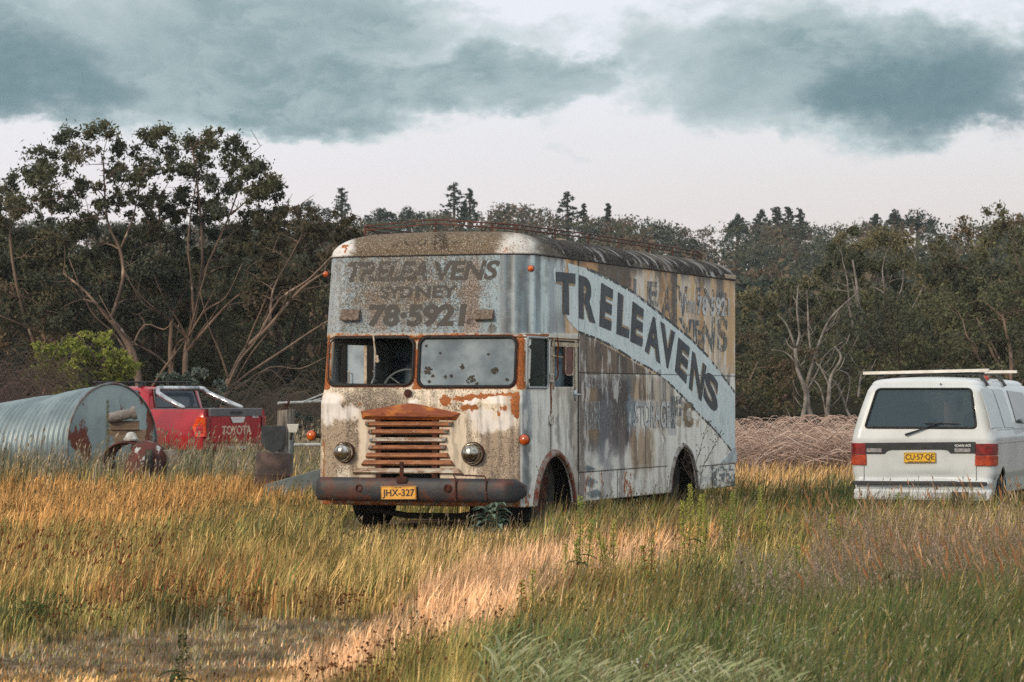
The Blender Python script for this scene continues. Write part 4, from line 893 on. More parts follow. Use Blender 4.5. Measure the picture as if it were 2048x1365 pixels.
# roof rack
mb = MB(); 
def rail(z_, r_=.0085):
    fl, fc, frt = TR.on_y(727, 452, .62), TR.on_y(873, 440, .55), TR.on_y(985, 447, .60)
    dz = z_
    pts = [(-.86, 7.1, 3.33+dz), (fl[0], .66, fl[1]+dz), (fc[0], .52, fc[1]+dz), (frt[0], .58, frt[1]+dz), (.80, .80, 3.335+dz), (.85, 3.0, 3.35+dz), (.86, 5.2, 3.35+dz), (.86, 7.2, 3.345+dz), (.86, 7.38, 3.30+dz)]
    mb.tube(pts, r_, 6); return pts
a_ = rail(0); b_ = rail(-.045)
for pt in a_[1:8]: mb.tube([pt, (pt[0], pt[1]+.01, 3.20)], .011, 6)
for t_ in (1.9, 4.1, 6.2): mb.tube([(.845, t_, 3.345), (.845, t_, 3.2)], .009, 6)
mb.tube([(a_[1][0], .66, a_[1][2]), (a_[1][0]+.12, 1.0, 3.22)], .008, 6); mb.tube([a_[8], (.84, 7.42, 3.2)], .009, 6)
mb.build('roof_rack', mat('rack_rust', srgb(96, 52, 40), .8, 0, srgb(62, 42, 36), 8, .2), truck)
mb = MB()
for x, y_, w_ in ((-.25, .75, .25), (.1, .9, .3), (.45, 1.3, .2), (.3, 2.5, .4)): mb.box(x, x+w_, y_, y_+.2, 3.24, 3.275)
mb.build('roof_vent', CREAM, roof, bevel=.008)
# ---------------------------------------------------------------- white van
VN = Frame(4.547, 31.56, R(-19)); van = thing('parked_van', 'white van seen from behind with roof bars and a yellow plate', 'van', (VN.ox, VN.oy, 0), R(-19))
def vw(z): return float(np.interp(z, [.36, .52, .60, .98, 1.08, 1.3, 1.52, 1.58], [.76, .775, .80, .805, .785, .725, .655, .62]))
def vy(z): return float(np.interp(z, [.36, .50, .54, .98, 1.08, 1.52, 1.58], [.0, -.015, .02, .0, .015, .13, .17]))
def vf(z): return float(np.interp(z, [.36, .98, 1.58], [4.05, 4.0, 3.25]))
vz = np.concatenate([np.arange(.36, 1.58, .02), [1.58]]); rows = []
nS, nA, nR = 130, 10, 74
for z in vz:
    w, y0, y1 = vw(z), vy(z), vf(z); r_ = .10; p_ = []
    for k in range(nS): p_.append((w, y1+(y0+r_-y1)*k/nS))
    for k in range(nA): a = math.pi/2*k/nA; p_.append((w-r_+r_*math.cos(a), y0+r_-r_*math.sin(a)))
    for k in range(nR): p_.append((w-r_-2*(w-r_)*k/nR, y0))
    for k in range(nA): a = math.pi/2*k/nA; p_.append((-w+r_-r_*math.sin(a), y0+r_-r_*math.cos(a)))
    for k in range(nS): p_.append((-w, y0+r_+(y1-y0-r_)*k/nS))
    for k in range(20): p_.append((-w+2*w*k/20, y1))
    rows.append([(a, b, z) for a, b in p_])
VG = np.array(rows); nz, nu = VG.shape[:2]
vr = lambda px, py: VN.on_y(px, py, .06); vs_ = lambda px, py: VN.on_x(px, py, .76)
RG = (vr(1733, 800)[0]+.00, vr(1951, 800)[0], vr(1840, 856)[1], vr(1840, 778)[1], .05)
SW1 = (vs_(1964, 800)[0], vs_(1984, 800)[0]); VA = (.62, .34, .1, .66)
def rg_sdf(A_, Z_):    # trapezoid rear window
    k = (Z_-RG[2])/(RG[3]-RG[2]); sh = np.clip(k, 0, 1)
    a0_ = vr(1731, 0)[0]+sh*(vr(1752, 0)[0]-vr(1731, 0)[0]); a1_ = vr(1954, 0)[0]+sh*(vr(1940, 0)[0]-vr(1954, 0)[0])
    qa = np.abs(A_-(a0_+a1_)/2)-(a1_-a0_)/2+.05; qb = np.abs(Z_-(RG[2]+RG[3])/2)-(RG[3]-RG[2])/2+.05
    return np.hypot(np.maximum(qa, 0), np.maximum(qb, 0))+np.minimum(np.maximum(qa, qb), 0)-.05
def vopen(sg, A_, Z_): return rg_sdf(A_, Z_) if sg == 2 else np.minimum(archsdf(A_, Z_, *VA), archsdf(A_, Z_, 3.0, .34, .1, .66))
keep = np.ones((nz-1, nu), bool)
for sg, u0, u1 in [(0, 0, nS), (2, nS+nA, nS+nA+nR), (4, nS+2*nA+nR, 2*nS+2*nA+nR-1)]:
    ax = 0 if sg == 2 else 1; us = np.arange(u0, u1+1); A_, Z_ = VG[:, us, ax], VG[:, us, 2]
    kp = vopen(sg, (A_[:-1, :-1]+A_[1:, 1:])/2, (Z_[:-1, :-1]+Z_[1:, 1:])/2) > 0; keep[:, u0:u1] &= kp
    full = np.ones((nz+1, len(us)+1), bool); full[1:-1, 1:-1] = kp
    nb = full[:-1, :-1].astype(int)+full[1:, :-1]+full[:-1, 1:]+full[1:, 1:]; bd = (nb > 0) & (nb < 4); e = 1e-4
    for _ in range(2):
        f = vopen(sg, A_, Z_); ga = (vopen(sg, A_+e, Z_)-f)/e; gz = (vopen(sg, A_, Z_+e)-f)/e; gg = np.maximum(ga**2+gz**2, .2)
        A_ = np.where(bd, A_-np.clip(f*ga/gg, -.04, .04), A_); Z_ = np.where(bd, Z_-np.clip(f*gz/gg, -.03, .03), Z_)
    VG[:, us, ax] = A_; VG[:, us, 2] = Z_
u5 = 2*nS+2*nA+nR; zc5 = (VG[:-1, 0, 2]+VG[1:, 0, 2])/2; keep[(zc5 > 1.04) & (zc5 < 1.52), u5+1:u5+19] = False
# dents low on the hatch
Vv = VG.reshape(-1, 3).copy(); rear = (Vv[:, 1] < .3)
Vv[:, 1] += 1.7*rear*(.018*np.exp(-((Vv[:, 0]+.30)/.22)**2-((Vv[:, 2]-.46)/.06)**2)+.02*np.exp(-((Vv[:, 0]-.05)/.35)**2-((Vv[:, 2]-.56)/.05)**2)-.012*np.exp(-((Vv[:, 0]-.45)/.25)**2-((Vv[:, 2]-.44)/.08)**2)+.02*np.exp(-((Vv[:, 0]-.76)/.06)**2-((Vv[:, 2]-.44)/.04)**2))
jj, uu = np.nonzero(keep); u2 = (uu+1) % nu
Tv = np.stack([jj*nu+uu, (jj+1)*nu+uu, (jj+1)*nu+u2, jj*nu+u2], 1)
WHITE = mat('white_van_paint', srgb(204, 211, 214), .32, 0, srgb(190, 197, 200), 2.2, .05, .5, col3=srgb(150, 148, 142), scale3=9, thr3=(.64, .8), coat=.3)
pass
vb = npmesh('body', Vv, Tv, WHITE, van, smooth=True); vsm = vb.modifiers.new('skin', 'SOLIDIFY'); vsm.thickness = .02; vsm.offset = -1
def voutline(d, z, dz=0.):
    w = vw(1.58)-d; y0, y1 = vy(1.58)+d, vf(1.58)-d; r_ = .12; p_ = []
    for k in range(24): p_.append((w, y1-r_+(y0+r_-y1+r_)*k/24))
    for k in range(nA): a = math.pi/2*k/nA; p_.append((w-r_+r_*math.cos(a), y0+r_-r_*math.sin(a)))
    for k in range(24): p_.append((w-r_-2*(w-r_)*k/24, y0))
    for k in range(nA): a = math.pi/2*k/nA; p_.append((-w+r_-r_*math.sin(a), y0+r_-r_*math.cos(a)))
    for k in range(25): p_.append((-w, y0+r_+(y1-r_-y0-r_)*k/24))
    for k in range(12): p_.append((-w+2*w*(k+.5)/12, y1))
    return [(a, b, z+.02*math.cos(min(1, abs(a)/.6)*1.57)*min(1, d/.1)) for a, b in p_]
vrg = [voutline(d, z) for d, z in [(-.001, 1.578), (.005, 1.598), (.02, 1.618), (.045, 1.632), (.09, 1.642), (.2, 1.65), (.4, 1.655), (.58, 1.657)]]
mb = MB(); m_ = len(vrg[0])
for r0 in vrg: mb.v += r0
mb.f = [(i*m_+k, i*m_+(k+1) % m_, (i+1)*m_+(k+1) % m_, (i+1)*m_+k) for i in range(len(vrg)-1) for k in range(m_)]+[tuple((len(vrg)-1)*m_+k for k in range(m_))]
mb.build('roof', WHITE, van, smooth=True)
VBLK = mat('van_black_plastic', srgb(30, 34, 38), .45, 0, srgb(44, 48, 50), 9, .05)
vplace = lambda e: (lambda a, b: (a, vy(b)-e, b)); vside = lambda e: (lambda a, b: (vw(b)+e, a, b))
# rear window: rubber, glass
e_ = [(1733, 857), (1952, 855), (1942, 779), (1753, 780)]
c4 = [(RG_ := None)]
def trap(n=8):
    zb, zt2 = RG[2], RG[3]; cs = [(vr(1731, 0)[0], zb), (vr(1954, 0)[0], zb), (vr(1940, 0)[0], zt2), (vr(1752, 0)[0], zt2)]; q = []
    for i in range(4):
        p0, p1, p2 = Vector(cs[i-1]), Vector(cs[i]), Vector(cs[(i+1) % 4]); r_ = .05; u = (p0-p1).normalized()*r_; v = (p2-p1).normalized()*r_
        for k in range(n+1):
            t = k/n; q.append(tuple((p1+u)*(1-t)**2+p1*2*t*(1-t)+(p1+v)*t*t))
    return q
tq_ = trap(); mb = MB(); mb.tube([(a, vy(b)-.004, b) for a, b in tq_], .013, 6, closed=True); rw = mb.build('rear_window', RUB, van, smooth=True)
def glassmat(name, tint, refl_rough=.06, opac=.55):
    m = bpy.data.materials.new(name); m.use_nodes = True; nt = m.node_tree; nt.nodes.clear(); g = N(nt)
    pr = g.node('ShaderNodeBsdfPrincipled', None, Base_Color=tint, Roughness=refl_rough); pr.inputs['Specular IOR Level'].default_value = .5
    tr_ = g.node('ShaderNodeBsdfTransparent', None, Color=(.75, .8, .82, 1)); mx = g.node('ShaderNodeMixShader', None, Fac=opac)
    g.L.new(tr_.outputs[0], mx.inputs[1]); g.L.new(pr.outputs[0], mx.inputs[2]); o = g.node('ShaderNodeOutputMaterial'); g.L.new(mx.outputs[0], o.inputs[0]); return m
VGL = glassmat('van_glass', srgb(80, 100, 112), .05, .5)
mb = MB(); mb.add([(a, vy(b)+.004, b) for a, b in tq_], [tuple(range(len(tq_)))]); mb.build('glass', VGL, rw)
# inside
mb = MB(); mb.box(-.58, .58, .5, 3.1, .70, 1.56); mb.f = [f for i, f in enumerate(mb.f) if i not in (2, 3)]; mb.build('cabin_lining', mat('cabin_lining', srgb(120, 136, 144), .9), van)
q = [VN.on_y(x, y, 3.0) for x, y in ((1766, 796), (1775, 806), (1850, 803), (1900, 800), (1922, 793), (1924, 785), (1880, 789), (1800, 793))]
mb = MB(); mb.prism(q, lambda a, b, d: (a, 3.0+d, b), 0, .01); ssm = bpy.data.materials.new('translucent_sun_shade'); ssm.use_nodes = True; nt = ssm.node_tree; nt.nodes.clear(); g = N(nt)
oc = g.node('ShaderNodeTexCoord').outputs['Object']; cc_ = g.mix(g.step(g.noise(g.node('ShaderNodeMapping', None, Vector=oc, Scale=(1, 1, 9)).outputs[0], 5, 4, .6), .4, .6), (.92, .94, .94, 1), (.6, .63, .65, 1))
tn = g.node('ShaderNodeBsdfTranslucent', None, Color=cc_); df = g.node('ShaderNodeBsdfDiffuse', None, Color=cc_); mx = g.node('ShaderNodeMixShader', None, Fac=.7); g.L.new(df.outputs[0], mx.inputs[1]); g.L.new(tn.outputs[0], mx.inputs[2])
o = g.node('ShaderNodeOutputMaterial'); g.L.new(mx.outputs[0], o.inputs[0]); mb.build('sun_shade', ssm, van)
mb = MB()
q = [VN.on_y(x, y, 1.9) for x, y in ((1766, 860), (1768, 830), (1800, 808), (1835, 802), (1852, 806), (1859, 822), (1857, 832), (1872, 840), (1880, 860))]
mb.prism(q, lambda a, b, d: (a, 1.9+d, b), 0, .12); mb.build('seat', mat('dark_seat', srgb(38, 48, 54), .9), van, bevel=.03)
mb = MB(); a, b = VN.on_y(1941, 846, 1.9); mb.lathe([(.0, -.1), (.07, -.08), (.09, 0), (.07, .1), (0, .13)], Matrix.Translation((a, 1.9, b)), 12); mb.build('headrest', mat('dark_seat', None), van, smooth=True)
mb = MB(); a, b = VN.on_y(1920, 806, 2.5); mb.box(a-.04, a+.04, 2.48, 2.5, b-.10, b+.08); mb.build('hanging_tag', VBLK, van)
# wiper
mb = MB(); w_ = [(1813, 870), (1840, 861), (1873, 848), (1885, 846)]; pts = [vr(x, y) for x, y in w_]; mb.tube([(a, vy(b)-.03, b) for a, b in pts], [.014, .010, .008, .006], 6)
pts = [vr(x, y) for x, y in ((1851, 847), (1880, 847), (1920, 848))]; mb.tube([(a, vy(b)-.022, b) for a, b in pts], .006, 6); mb.build('wiper', VBLK, van)
# black garnish with reversing lamps
gq = [vr(x, y) for x, y in ((1727, 886), (1953, 884), (1953, 907), (1903, 907), (1897, 901), (1888, 899.5), (1785, 900), (1777, 902), (1771, 908), (1729, 908))]
mb = MB(); mb.prism(gq, lambda a, b, d: (a, vy(b)-d, b), .001, .012); gz = mb.build('light_panel', VBLK, van, bevel=.003)
LWHITE = mat('reversing_lens', srgb(120, 116, 118), .3, 0, srgb(150, 150, 152), 30)
for x0, x1 in ((1736, 1766), (1911, 1943)):
    (a0_, z1_), (a1_, z0_) = vr(x0, 897), vr(x1, 905); mb = MB(); mb.box(a0_, a1_, vy(.9)-.018, vy(.9)-.008, z0_, z1_); mb.build('reversing_light', LWHITE, van, bevel=.002)
VTX = mat('white_lettering', srgb(226, 228, 228), .5)
text_on('badge_text', 'TOWN ACE', ((1911, 889.5), (1944, 888.5), (1944, 893.5), (1911, 894.5)), VTX, gz, vr, vplace(.0135), .02)
REDL = mat('red_lens', srgb(136, 20, 20), .25, 0, srgb(92, 16, 16), 16, .1, .6, coat=.4); ORL = mat('orange_lens', srgb(180, 66, 16), .25, 0, srgb(132, 34, 16), 16, .1, .6, coat=.4)
def vlamp(s, y0, y1, m, nm, par):
    zt2 = vr(1840, y0)[1]; zb = vr(1840, y1)[1]; mb = MB(); vs = []
    prof = []                      # wraps round the corner
    w = .812; 
    for u in range(9):
        if u < 3: x_, y_ = .60+(.70-.60)*u/2 if s > 0 else .635+(.70-.635)*u/2, -.012
        else: a = (u-3)/4*math.pi/2 if u < 8 else math.pi/2; x_, y_ = w-.11+.118*math.sin(a), .11-.122*math.cos(a)+(.0 if u < 8 else .06)
        prof.append((x_*s, y_+.0))
    for z_ in (zb, zt2): vs += [(x_, y_, z_) for x_, y_ in prof]
    vs += [(x_*.97, y_+.03, z_) for z_ in (zb, zt2) for x_, y_ in prof]
    n9 = 9; fs = [(i, i+1, i+1+n9, i+n9) for i in range(8)]+[(i+2*n9, i+1+2*n9, i+1, i) for i in range(8)]+[(i+n9, i+1+n9, i+1+3*n9, i+3*n9) for i in range(8)]+[(0, n9, 3*n9, 2*n9), (8, 8+n9, 8+3*n9, 8+2*n9)]
    mb.add(vs, fs); return mb.build(nm, m, par, bevel=.004)
for s in (-1, 1):
    tl = vlamp(s, 887, 909.5, REDL, 'tail_light', van); vlamp(s, 910.5, 931, ORL, 'indicator_light', tl)
plate(VN, [(1808, 905.5), (1871, 905), (1871, 926), (1808, 926.5)], -.012, 'CU·57·QE', 'NEW SOUTH WALES', mat('bright_yellow_plate', srgb(226, 176, 30), .45), BLK, van, None, tq=[(1811, 909), (1868, 908.5), (1868, 921.5), (1811, 922)], sq=[(1816, 922.7), (1863, 922.2), (1863, 925.3), (1816, 925.8)])
# hatch gap, crease lines, bumper
mb = MB()
z0_, z1_ = vr(1840, 963)[1], vr(1840, 908)[1]
for a_ in (vr(1730, 0)[0], vr(1954, 0)[0]):
    for k in range(6):
        za, zb2 = z0_+(z1_-z0_)*k/6, z0_+(z1_-z0_)*(k+1)/6; mb.add([(a_-.003, vy(za)-.0015, za), (a_+.003, vy(za)-.0015, za), (a_+.003, vy(zb2)-.0015, zb2), (a_-.003, vy(zb2)-.0015, zb2)], [(0, 1, 2, 3)])
strip_line([vr(x, y) for x, y in ((1730, 963), (1954, 963))], .004, vplace(.002), mb)
mb.build('hatch_gap', VBLK, vb)
mb = MB(); zb2 = vr(1840, 966.5)[1]; mb.box(-.77, .73, -.075, -.03, zb2-.022, zb2+.022); mb.build('bumper_strip', VBLK, van, bevel=.008)
mb = MB(); mb.box(-.76, .78, -.06, .12, .30, .43); vbm = mb.build('bumper', WHITE, van, bevel=.03)
mb = MB()
for x0, x1 in ((1783, 1822), (1862, 1908), (1940, 1975)):
    a0_, a1_ = vr(x0, 0)[0], vr(x1, 0)[0]; mb.box(a0_, a1_, -.066, -.05, .325, .39)
mb.build('bumper_panel', mat('bumper_grey', srgb(176, 182, 186), .6, 0, srgb(120, 124, 128), 10), vbm, bevel=.004)
mb = MB(); mb.box(-.72, .66, -.062, .0, .27, .30); mb.box(vr(1908, 0)[0], vr(1940, 0)[0], -.07, -.04, .31, .40); mb.build('lower_black_trim', VBLK, vbm)  # black strip below the bumper and a block set in it
mb = MB(); a, b = vr(1878, 765); mb.lathe([(0, .008), (.010, .006), (.010, 0)], Matrix.Translation((a, vy(1.56)-.002, 1.592)) @ Matrix.Rotation(R(90), 4, 'X'), 10); mb.build('washer_jet', VBLK, van)
# side: body crease, painted-over windows, black cab window
mb = MB(); strip_line([(y_, .93) for y_ in np.linspace(.12, 3.9, 20)], .004, vside(.0015), mb); strip_line([(y_, 1.08) for y_ in np.linspace(.3, 3.9, 20)], .003, vside(.002), mb)
mb.build('side_crease', mat('crease_grey', srgb(140, 148, 154), .6), vb)
def sidepatch(name, quad, m, e0, e1, par, bv=.004):
    q = [VN.on_x(x, y, s) for x, y, s in quad]; mb = MB(); n_ = 6; ring = []
    for i in range(4):
        (a0_, b0_), (a1_, b1_) = q[i], q[(i+1) % 4]
        for k in range(n_): ring.append((a0_+(a1_-a0_)*k/n_, b0_+(b1_-b0_)*k/n_))
    cy_ = sum(a for a, b in ring)/len(ring); zt_, zb_ = max(b for a, b in ring), min(b for a, b in ring)
    mb.prism(ring, lambda a, b, d: (vw(b)+d, a, b), e0, e1); return mb.build(name, m, par, bevel=bv)
sp_ = sidepatch('side_window_panel', ((1962, 777, .66), (1984, 778, .66), (2006, 856, .78), (1982, 857, .78)), mat('panel_white', srgb(186, 196, 200), .4), .001, .010, van)
sp2 = sidepatch('side_window_panel', ((1986, 778, .66), (2005, 779, .66), (2026, 856, .78), (2009, 856, .78)), mat('panel_white', None), .001, .010, van)
cw = sidepatch('cab_window', ((2014, 781, .66), (2044, 786, .66), (2070, 850, .78), (2034, 846, .78)), mat('cab_glass', srgb(36, 44, 50), .1, 0, None, 5, 0, .6), .001, .008, van)
mb = MB(); mb.tube([(vw(1.1)+.02, 2.9, 1.12), (vw(1.1)+.14, 2.95, 1.15)], .012, 6); mb.box(vw(1.1)+.1, vw(1.1)+.24, 2.93, 3.0, 1.08, 1.26); mb.build('wing_mirror', VBLK, van, bevel=.01)
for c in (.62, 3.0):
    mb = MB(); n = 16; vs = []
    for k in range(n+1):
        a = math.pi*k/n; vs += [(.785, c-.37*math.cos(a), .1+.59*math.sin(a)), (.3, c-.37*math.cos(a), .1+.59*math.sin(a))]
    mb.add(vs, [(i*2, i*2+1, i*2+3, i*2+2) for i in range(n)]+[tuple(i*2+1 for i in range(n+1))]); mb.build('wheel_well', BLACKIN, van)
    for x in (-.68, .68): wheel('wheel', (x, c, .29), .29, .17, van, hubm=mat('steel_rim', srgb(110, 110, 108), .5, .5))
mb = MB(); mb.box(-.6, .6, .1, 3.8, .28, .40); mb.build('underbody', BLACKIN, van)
# antenna
mb = MB(); q0, q1 = VN.on_x(1997, 750, .6), VN.on_x(1960, 703, .6); mb.tube([(.6, max(q0[0], .2), 1.62), (.55, 1.4, 1.98)], .005, 5); mb.f, mb.v = [], []
P0, P1 = VN.on_y(1996, 757, 3.0), VN.on_y(1960, 703, 2.6); mb.tube([(P0[0], 3.0, 1.62), (P1[0], 2.6, P1[1])], .004, 5); mb.build('antenna', IRON, van)
# roof bars: black carrier and two pale lengths
for t_ in (.55, 1.75):
    rack = MB(); rack.box(-.60, .60, t_-.025, t_+.025, 1.70, 1.725)
    for s in (-1, 1):
        rack.add([(s*.50, t_-.03, 1.725), (s*.56, t_-.03, 1.725), (s*.66, t_-.03, 1.575), (s*.62, t_-.03, 1.57), (s*.50, t_+.03, 1.725), (s*.56, t_+.03, 1.725), (s*.66, t_+.03, 1.575), (s*.62, t_+.03, 1.57)], [(0, 1, 2, 3), (4, 5, 6, 7), (0, 1, 5, 4), (1, 2, 6, 5), (2, 3, 7, 6), (3, 0, 4, 7)])
    rack.build('roof_rack', VBLK, van, bevel=.004)
BARM = mat('pale_timber_bar', srgb(226, 224, 218), .6, 0, srgb(206, 202, 194), 10)
for (x0, y0, x1, y1, t_) in ((1727, 747, 1978, 741, .50), (1795, 746, 2034, 744, 1.75)):
    (a0_, z0_), (a1_, z1_) = VN.on_y(x0, y0, t_), VN.on_y(x1, y1, t_); mb = MB()
    for_ = [(a0_, z0_), (a1_, z1_)]; h_ = .017
    mb.add([(a, t_+dy, b+dz) for a, b in for_ for dy in (-.03, .03) for dz in (-h_, h_)], [(0, 1, 3, 2), (4, 6, 7, 5), (0, 4, 5, 1), (2, 3, 7, 6), (1, 5, 7, 3), (0, 2, 6, 4)])
    ob_ = mb.build('roof_bar', BARM, van, bevel=.003)
mb = MB(); a, b = VN.on_y(1970, 757, 1.0); mb.lathe([(.05, 0), (.05, .03), (.03, .05), (0, .05)], Matrix.Translation((a, 1.0, 1.64)), 12); mb.build('roof_light', ORL, van)

# ---------------------------------------------------------------- red utility truck behind
UT = Frame(-5.453, 56.0, R(50)); ute = thing('parked_utility_truck', 'shiny red dual cab utility with silver sports bar beyond the tall grass', 'pickup truck', (UT.ox, UT.oy, 0), R(50))
RED = mat('ute_red_paint', srgb(172, 22, 36), .22, .25, srgb(140, 16, 30), 1.2, 0, .5, coat=.6)
RED2 = mat('ute_dark_red', srgb(112, 14, 24), .35, .2, coat=.3); GREYT = mat('tonneau_sky_grey', srgb(96, 94, 98), .5, 0, srgb(80, 78, 82), 4)
def loft(secs, name, m, par, smooth=True, bevel=0, closed=True, angle=45):
    mb = MB(); n = len(secs[0])
    for s in secs: mb.v += [tuple(v) for v in s]
    mb.f = [(i*n+k, i*n+(k+1) % n, (i+1)*n+(k+1) % n, (i+1)*n+k) for i in range(len(secs)-1) for k in range(n)]+[tuple(range(n-1, -1, -1)), tuple((len(secs)-1)*n+k for k in range(n))]
    return mb.build(name, m, par, smooth=smooth, bevel=bevel, angle=angle)
def usec(y, w, zt, zb=.42): return [(-w, y, zb), (-w-.01, y, .8), (-w, y, .95), (-w+.03, y, zt-.04), (-w+.06, y, zt), (w-.06, y, zt), (w-.03, y, zt-.04), (w, y, .95), (w+.01, y, .8), (w, y, zb)]
def ux(px, py, t=.0): return UT.on_y(px, py, t)
bed_top = ux(470, 819)[1]
loft([usec(.02, .86, bed_top-.0), usec(.12, .90, bed_top), usec(.8, .915, bed_top), usec(1.62, .915, bed_top)], 'tray', RED, ute)
loft([usec(1.65, .91, bed_top-.02), usec(3.7, .91, bed_top-.04), usec(4.6, .88, bed_top-.14), usec(5.0, .8, bed_top-.35)], 'body', RED, ute)
zr = ux(313, 773, 2.2)[1]
def csec(y, wb, wt, zt2): return [(-wb, y, bed_top-.06), (-wt-.02, y, zt2-.06), (-wt+.06, y, zt2), (wt-.06, y, zt2), (wt+.02, y, zt2-.06), (wb, y, bed_top-.06)]
loft([csec(1.66, .84, .70, bed_top+.05), csec(1.78, .84, .68, zr-.05), csec(1.95, .84, .67, zr), csec(3.1, .84, .67, zr-.01), csec(3.95, .82, .62, bed_top-.02)], 'cab', RED, ute)
UGL = glassmat('ute_glass', srgb(70, 82, 92), .06, .95)
yb_ = lambda z: 1.66+.12*(z-(bed_top+.05))/(zr-.1-bed_top)
rwq = [(-.60, bed_top+.03), (.60, bed_top+.03), (.55, zr-.07), (-.55, zr-.07)]
mb = MB(); mb.prism(rwq, lambda a, b, d: (a, yb_(b)-.012-d, b), 0, .01); urw = mb.build('rear_window', UGL, ute, bevel=.005)
mb = MB(); mb.tube([(a, yb_(b)-.028, b) for a, b in rwq], .02, 6, closed=True); mb.build('window_seal', VBLK, urw)
for s in (-1, 1):
    mb = MB(); mb.prism([(2.0, bed_top+.03), (3.7, bed_top+.02), (3.05, zr-.08), (1.98, zr-.08)], lambda a, b, d: (s*(.85-(b-bed_top)*.33+d), a, b), .0, .012); mb.build('side_window', UGL, ute)
tgz0, tgz1 = ux(470, 886)[1], bed_top-.005
mb = MB(); mb.box(-.70, .70, -.03, .03, tgz0, tgz1); tg = mb.build('tailgate', RED, ute, bevel=.02)
mb = MB(); mb.box(-.71, .71, -.045, .04, ux(470, 833)[1], bed_top+.012); mb.box(-.8, .8, .02, 1.5, bed_top, bed_top+.02); mb.build('tonneau_and_sky_band', GREYT, ute, bevel=.008)  # grey band on the tailgate stands in for reflected sky, flat cover behind
mb = MB(); q = [ux(*c, -.05) for c in ((461, 834.5), (491, 834), (487, 846), (466, 846.5))]; mb.prism(q, lambda a, b, d: (a, -.05+d, b), 0, .02); mb.build('handle', mat('silver_trim', srgb(206, 206, 206), .25, .6), tg, bevel=.004)
mb = MB(); q = [ux(*c, -.05) for c in ((462, 823), (485, 823), (485, 828), (462, 828))]; mb.prism(q, lambda a, b, d: (a, -.06+d, b), 0, .02); mb.build('camera_cover', VBLK, tg)
text_on('painted_word', 'TOYOTA', ((444, 852), (503, 851), (503, 869), (444, 870)), mat('pale_gold_lettering', srgb(196, 170, 150), .5), tg, lambda x, y: ux(x, y, -.033), lambda a, b: (a, -.033, b), .03)
text_on('painted_word', 'HILUX', ((505, 832), (517, 832), (517, 836), (505, 836)), VTX, tg, lambda x, y: ux(x, y, -.047), lambda a, b: (a, -.047, b), .02)
for s in (-1, 1):
    zt2, zb2 = ux(470, 834)[1], ux(470, 873)[1]; mb = MB(); n6 = 8; vs = []
    for z_, yo in ((zb2, .16), (zb2+(zt2-zb2)*.5, .26), (zt2, .12)):
        for k in range(n6): a = math.pi/2*k/(n6-1); vs.append((s*(.80+.115*math.sin(a)), -.012+(yo)*(1-math.cos(a)), z_))
        vs.append((s*.80, .05, z_))
    n7 = n6+1; fs = [(i*n7+k, i*n7+k+1, (i+1)*n7+k+1, (i+1)*n7+k) for i in range(2) for k in range(n6)]+[tuple(range(n7)), tuple(2*n7+k for k in range(n7))]
    mb.add(vs, fs); tl = mb.build('tail_light', mat('ute_red_lens', srgb(206, 30, 22), .2, 0, srgb(232, 96, 24), 10, .1, .6, stretch=(1, 1, 4), coat=.6), ute, smooth=False)
    mb = MB(); mb.box(min(s*.715, s*.80), max(s*.715, s*.80), -.035, .03, zb2-.03, zt2); mb.build('light_edge', REDL, tl, bevel=.006)
mb = MB(); mb.box(-.86, .86, -.12, .06, .40, tgz0-.02); mb.build('bumper', RED2, ute, bevel=.03)
mb = MB(); mb.box(-.30, .22, -.135, -.11, tgz0-.12, tgz0-.06); mb.build('number_plate', mat('plate_white', srgb(196, 200, 204), .5), ute)
# sports bar
SIL = mat('polished_steel', srgb(206, 208, 210), .22, .9, srgb(160, 162, 166), 6)
zh = ux(313, 777, 1.5)[1]
for s in (-1, 1):
    mb = MB(); mb.tube([(s*.80, .62, bed_top+.02), (s*.74, 1.15, bed_top+.20), (s*.69, 1.46, zh-.10), (s*.62, 1.55, zh-.01), (s*.5, 1.56, zh)], .052, 10); mb.build('sports_bar', SIL, ute, smooth=True)
mb = MB(); mb.tube([(-.52, 1.56, zh), (.52, 1.56, zh)], .048, 10); mb.build('sports_bar', SIL, ute, smooth=True)
for t_, x0, x1 in ((2.05, 216, 304), (3.3, 137, 212)):
    mb = MB(); (a0_, z0_), (a1_, z1_) = UT.on_y(x0, 766, t_), UT.on_y(x1, 766, t_); a0_, a1_ = max(a0_, -.8), min(a1_, .8)
    mb.box(-.74, .74, t_-.04, t_+.04, zr+.07, zr+.10)
    for s in (-.62, .62): mb.box(s-.03, s+.03, t_-.05, t_+.05, zr-.02, zr+.08)
    mb.build('roof_rack', VBLK, ute, bevel=.01)
for x in (-.78, .78):
    for c in (1.0, 4.05): wheel('wheel', (x, c, .38), .38, .25, ute, hubm=mat('steel_rim', None))
# ---------------------------------------------------------------- junk in the grass on the left
# corrugated half-round tank
TY = 50.0; ec = at(224, 900, TY); ec.z = 0
tank = thing('corrugated_tank', 'half-round corrugated galvanised tank lying in the long grass', 'water tank', (ec.x, ec.y, 0))
axd = Vector((-.777, .63, 0)).normalized(); sidev = Vector((axd.y, -axd.x, 0)); sidev = Vector((.63, .777, 0)).normalized()
RT, LT = 1.03, 5.4
def tankp(l, a, r_): # l along the axis, a angle from up
    c = Vector((0, 0, .62-.117*l)); return axd*l+sidev*(r_*math.sin(a))+Vector((0, 0, max(r_*math.cos(a), -.9)))+c
mb = MB(); nl, na_ = 330, 40; vs = []
for i in range(nl):
    l = LT*i/(nl-1); r_ = RT+.026*math.sin(2*math.pi*l/.135)
    dent = .0
    for k in range(na_+1): a = -1.95+3.9*k/na_; vs.append(tankp(l, a, r_-.05*math.exp(-((l-1.4)/.3)**2-((a+.3)/.25)**2)))
